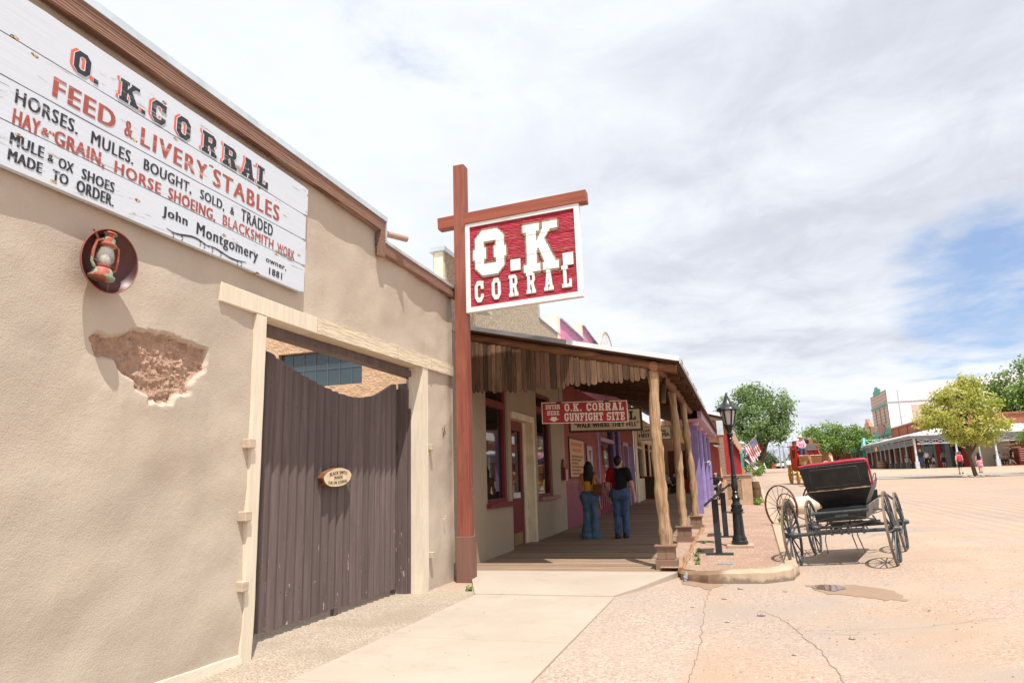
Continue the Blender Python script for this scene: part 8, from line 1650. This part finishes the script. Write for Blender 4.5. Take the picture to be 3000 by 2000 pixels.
# ------------------------------------------------------------------ distant street end
def pole(label, x, y, h_, arm=.9):
    z = G(x, y); r_ = thing('utility_pole', label, 'utility pole', (x, y, z), 1e-5, 'utility poles along the far street'); MB().tube([(0, 0, 0), (0, 0, h_)], [.14, .10], 8).build('pole', 'porch_grey', r_, True)
    if arm: q = MB(); q.box(-arm, arm, -.05, .05, h_-.4, h_-.28); q.build('crossarm', 'porch_grey', r_)
for i, (x, y, h_, a) in enumerate(((9.0, 145, 4.6, .9), (9.35, 140, 4.3, .9), (8.15, 150, 3.9, .8), (8.6, 158, 3.7, .8), (7.9, 165, 3.6, .7), (10.1, 148, 2.6, 0), (10.35, 152, 3.2, 0), (7.2, 175, 3.6, .7))): pole(('tallest utility pole beside the stagecoach, on its left', 'utility pole close beside the tallest one', 'utility pole left of the tallest pair', 'second utility pole left of the tallest pair', 'thin utility pole farther left toward the dark tree', 'short bare pole just left of the stagecoach', 'bare pole without crossarm beside the stagecoach', 'faintest utility pole, nearest the dark tree')[i], x, y, h_, a)
for i_, (h0, h1, dx) in enumerate(((4.3, 4.0, -.8), (4.3, 4.0, .8), (4.0, 3.8, 0))):
    q = MB(); P0 = Vector((9.0+dx, 145, G(9, 145)+h0)); P1 = Vector((7.2+dx*.6, 175, G(7, 175)+3.3)); q.tube([P0+(P1-P0)*t-Vector((0, 0, .8*t*(1-t))) for t in np.linspace(0, 1, 10)], .025, 4); tag(center_origin(q.build('overhead_wire', 'porch_dark', None)), 'thin overhead wire strung between the utility poles at the street end', 'wire', 'overhead wires')
af = thing('swing_frame', 'white A-shaped swing frame beside the far left tree', 'frame', (3.9, 118, G(3.9, 118))); z0 = G(3.9, 118); b = MB()
for x0, x1 in ((3.3, 3.6), (4.4, 3.7), (4.0, 4.4), (5.1, 4.5)): b.tube([(x0, 118, z0), (x1, 118.5, z0+2.4)], .06, 6)
b.tube([(3.6, 118.5, z0+2.4), (4.5, 118.5, z0+2.4)], .06, 6); b.tube([(3.4, 118.2, z0+.8), (4.95, 118.2, z0+.8)], .04, 6); b.build('frame', 'white_paint', af, True)
wb = thing('white_shed', 'low white and brown building at the end of the street', 'building', (12, 150, 2.4)); MB().box(10.0, 15, 152, 158, 2.3, 3.3).build('wall', 'tan_board', wb); b = MB(); b.box(9.8, 15, 151.5, 158.4, 3.31, 4.1); b.build('roof', 'white_paint', wb)
def truck(label, x, y):
    z = G(x, y); r_ = thing('parked_truck', label, 'truck', (x, y, z), 1e-5, 'white trucks parked at the street end'); q = MB(); q.box(-.62, .62, 0, 3.6, .4, 1.0); q.box(-.55, .55, .9, 2.2, 1.0, 1.55); q.build('body', 'white_paint', r_, bevel=.08); q = MB(); q.box(-.48, .48, .86, .899, 1.05, 1.45); q.build('windscreen', 'far_glass', r_)
    for s in (-1, 1):
        q = MB(); q.lathe((s*.52, .6, .3), [(0, -.1), (.3, -.1), (.3, .1), (0, .1)], 14, (1, 0, 0)); q.build('wheel', 'cloth_black', r_); q = MB(); q.lathe((s*.52, 2.9, .3), [(0, -.1), (.3, -.1), (.3, .1), (0, .1)], 14, (1, 0, 0)); q.build('wheel', 'cloth_black', r_); MB().box(s*.45-.12, s*.45+.12, -.02, -.001, .62, .80).build('headlight', 'chrome_grey', r_)
truck('white truck parked at the street end, left of the pair', 8.55, 148); truck('white truck parked at the street end, right of the pair beside the white building', 9.6, 148)
for i, x in enumerate((7.5, 7.75, 8.0)): o = tag(center_origin(MB().lathe((x, 147, G(x, 147)), [(.10, 0), (.10, .85), (.12, .9), (0, .95)], 12).build('barrier_post', 'orange_paint', None, True, 40)), ('left orange barrier post at the street end', 'middle orange barrier post at the street end', 'right orange barrier post at the street end, next to the trucks')[i], 'barrier post', 'orange barrier posts at the street end')
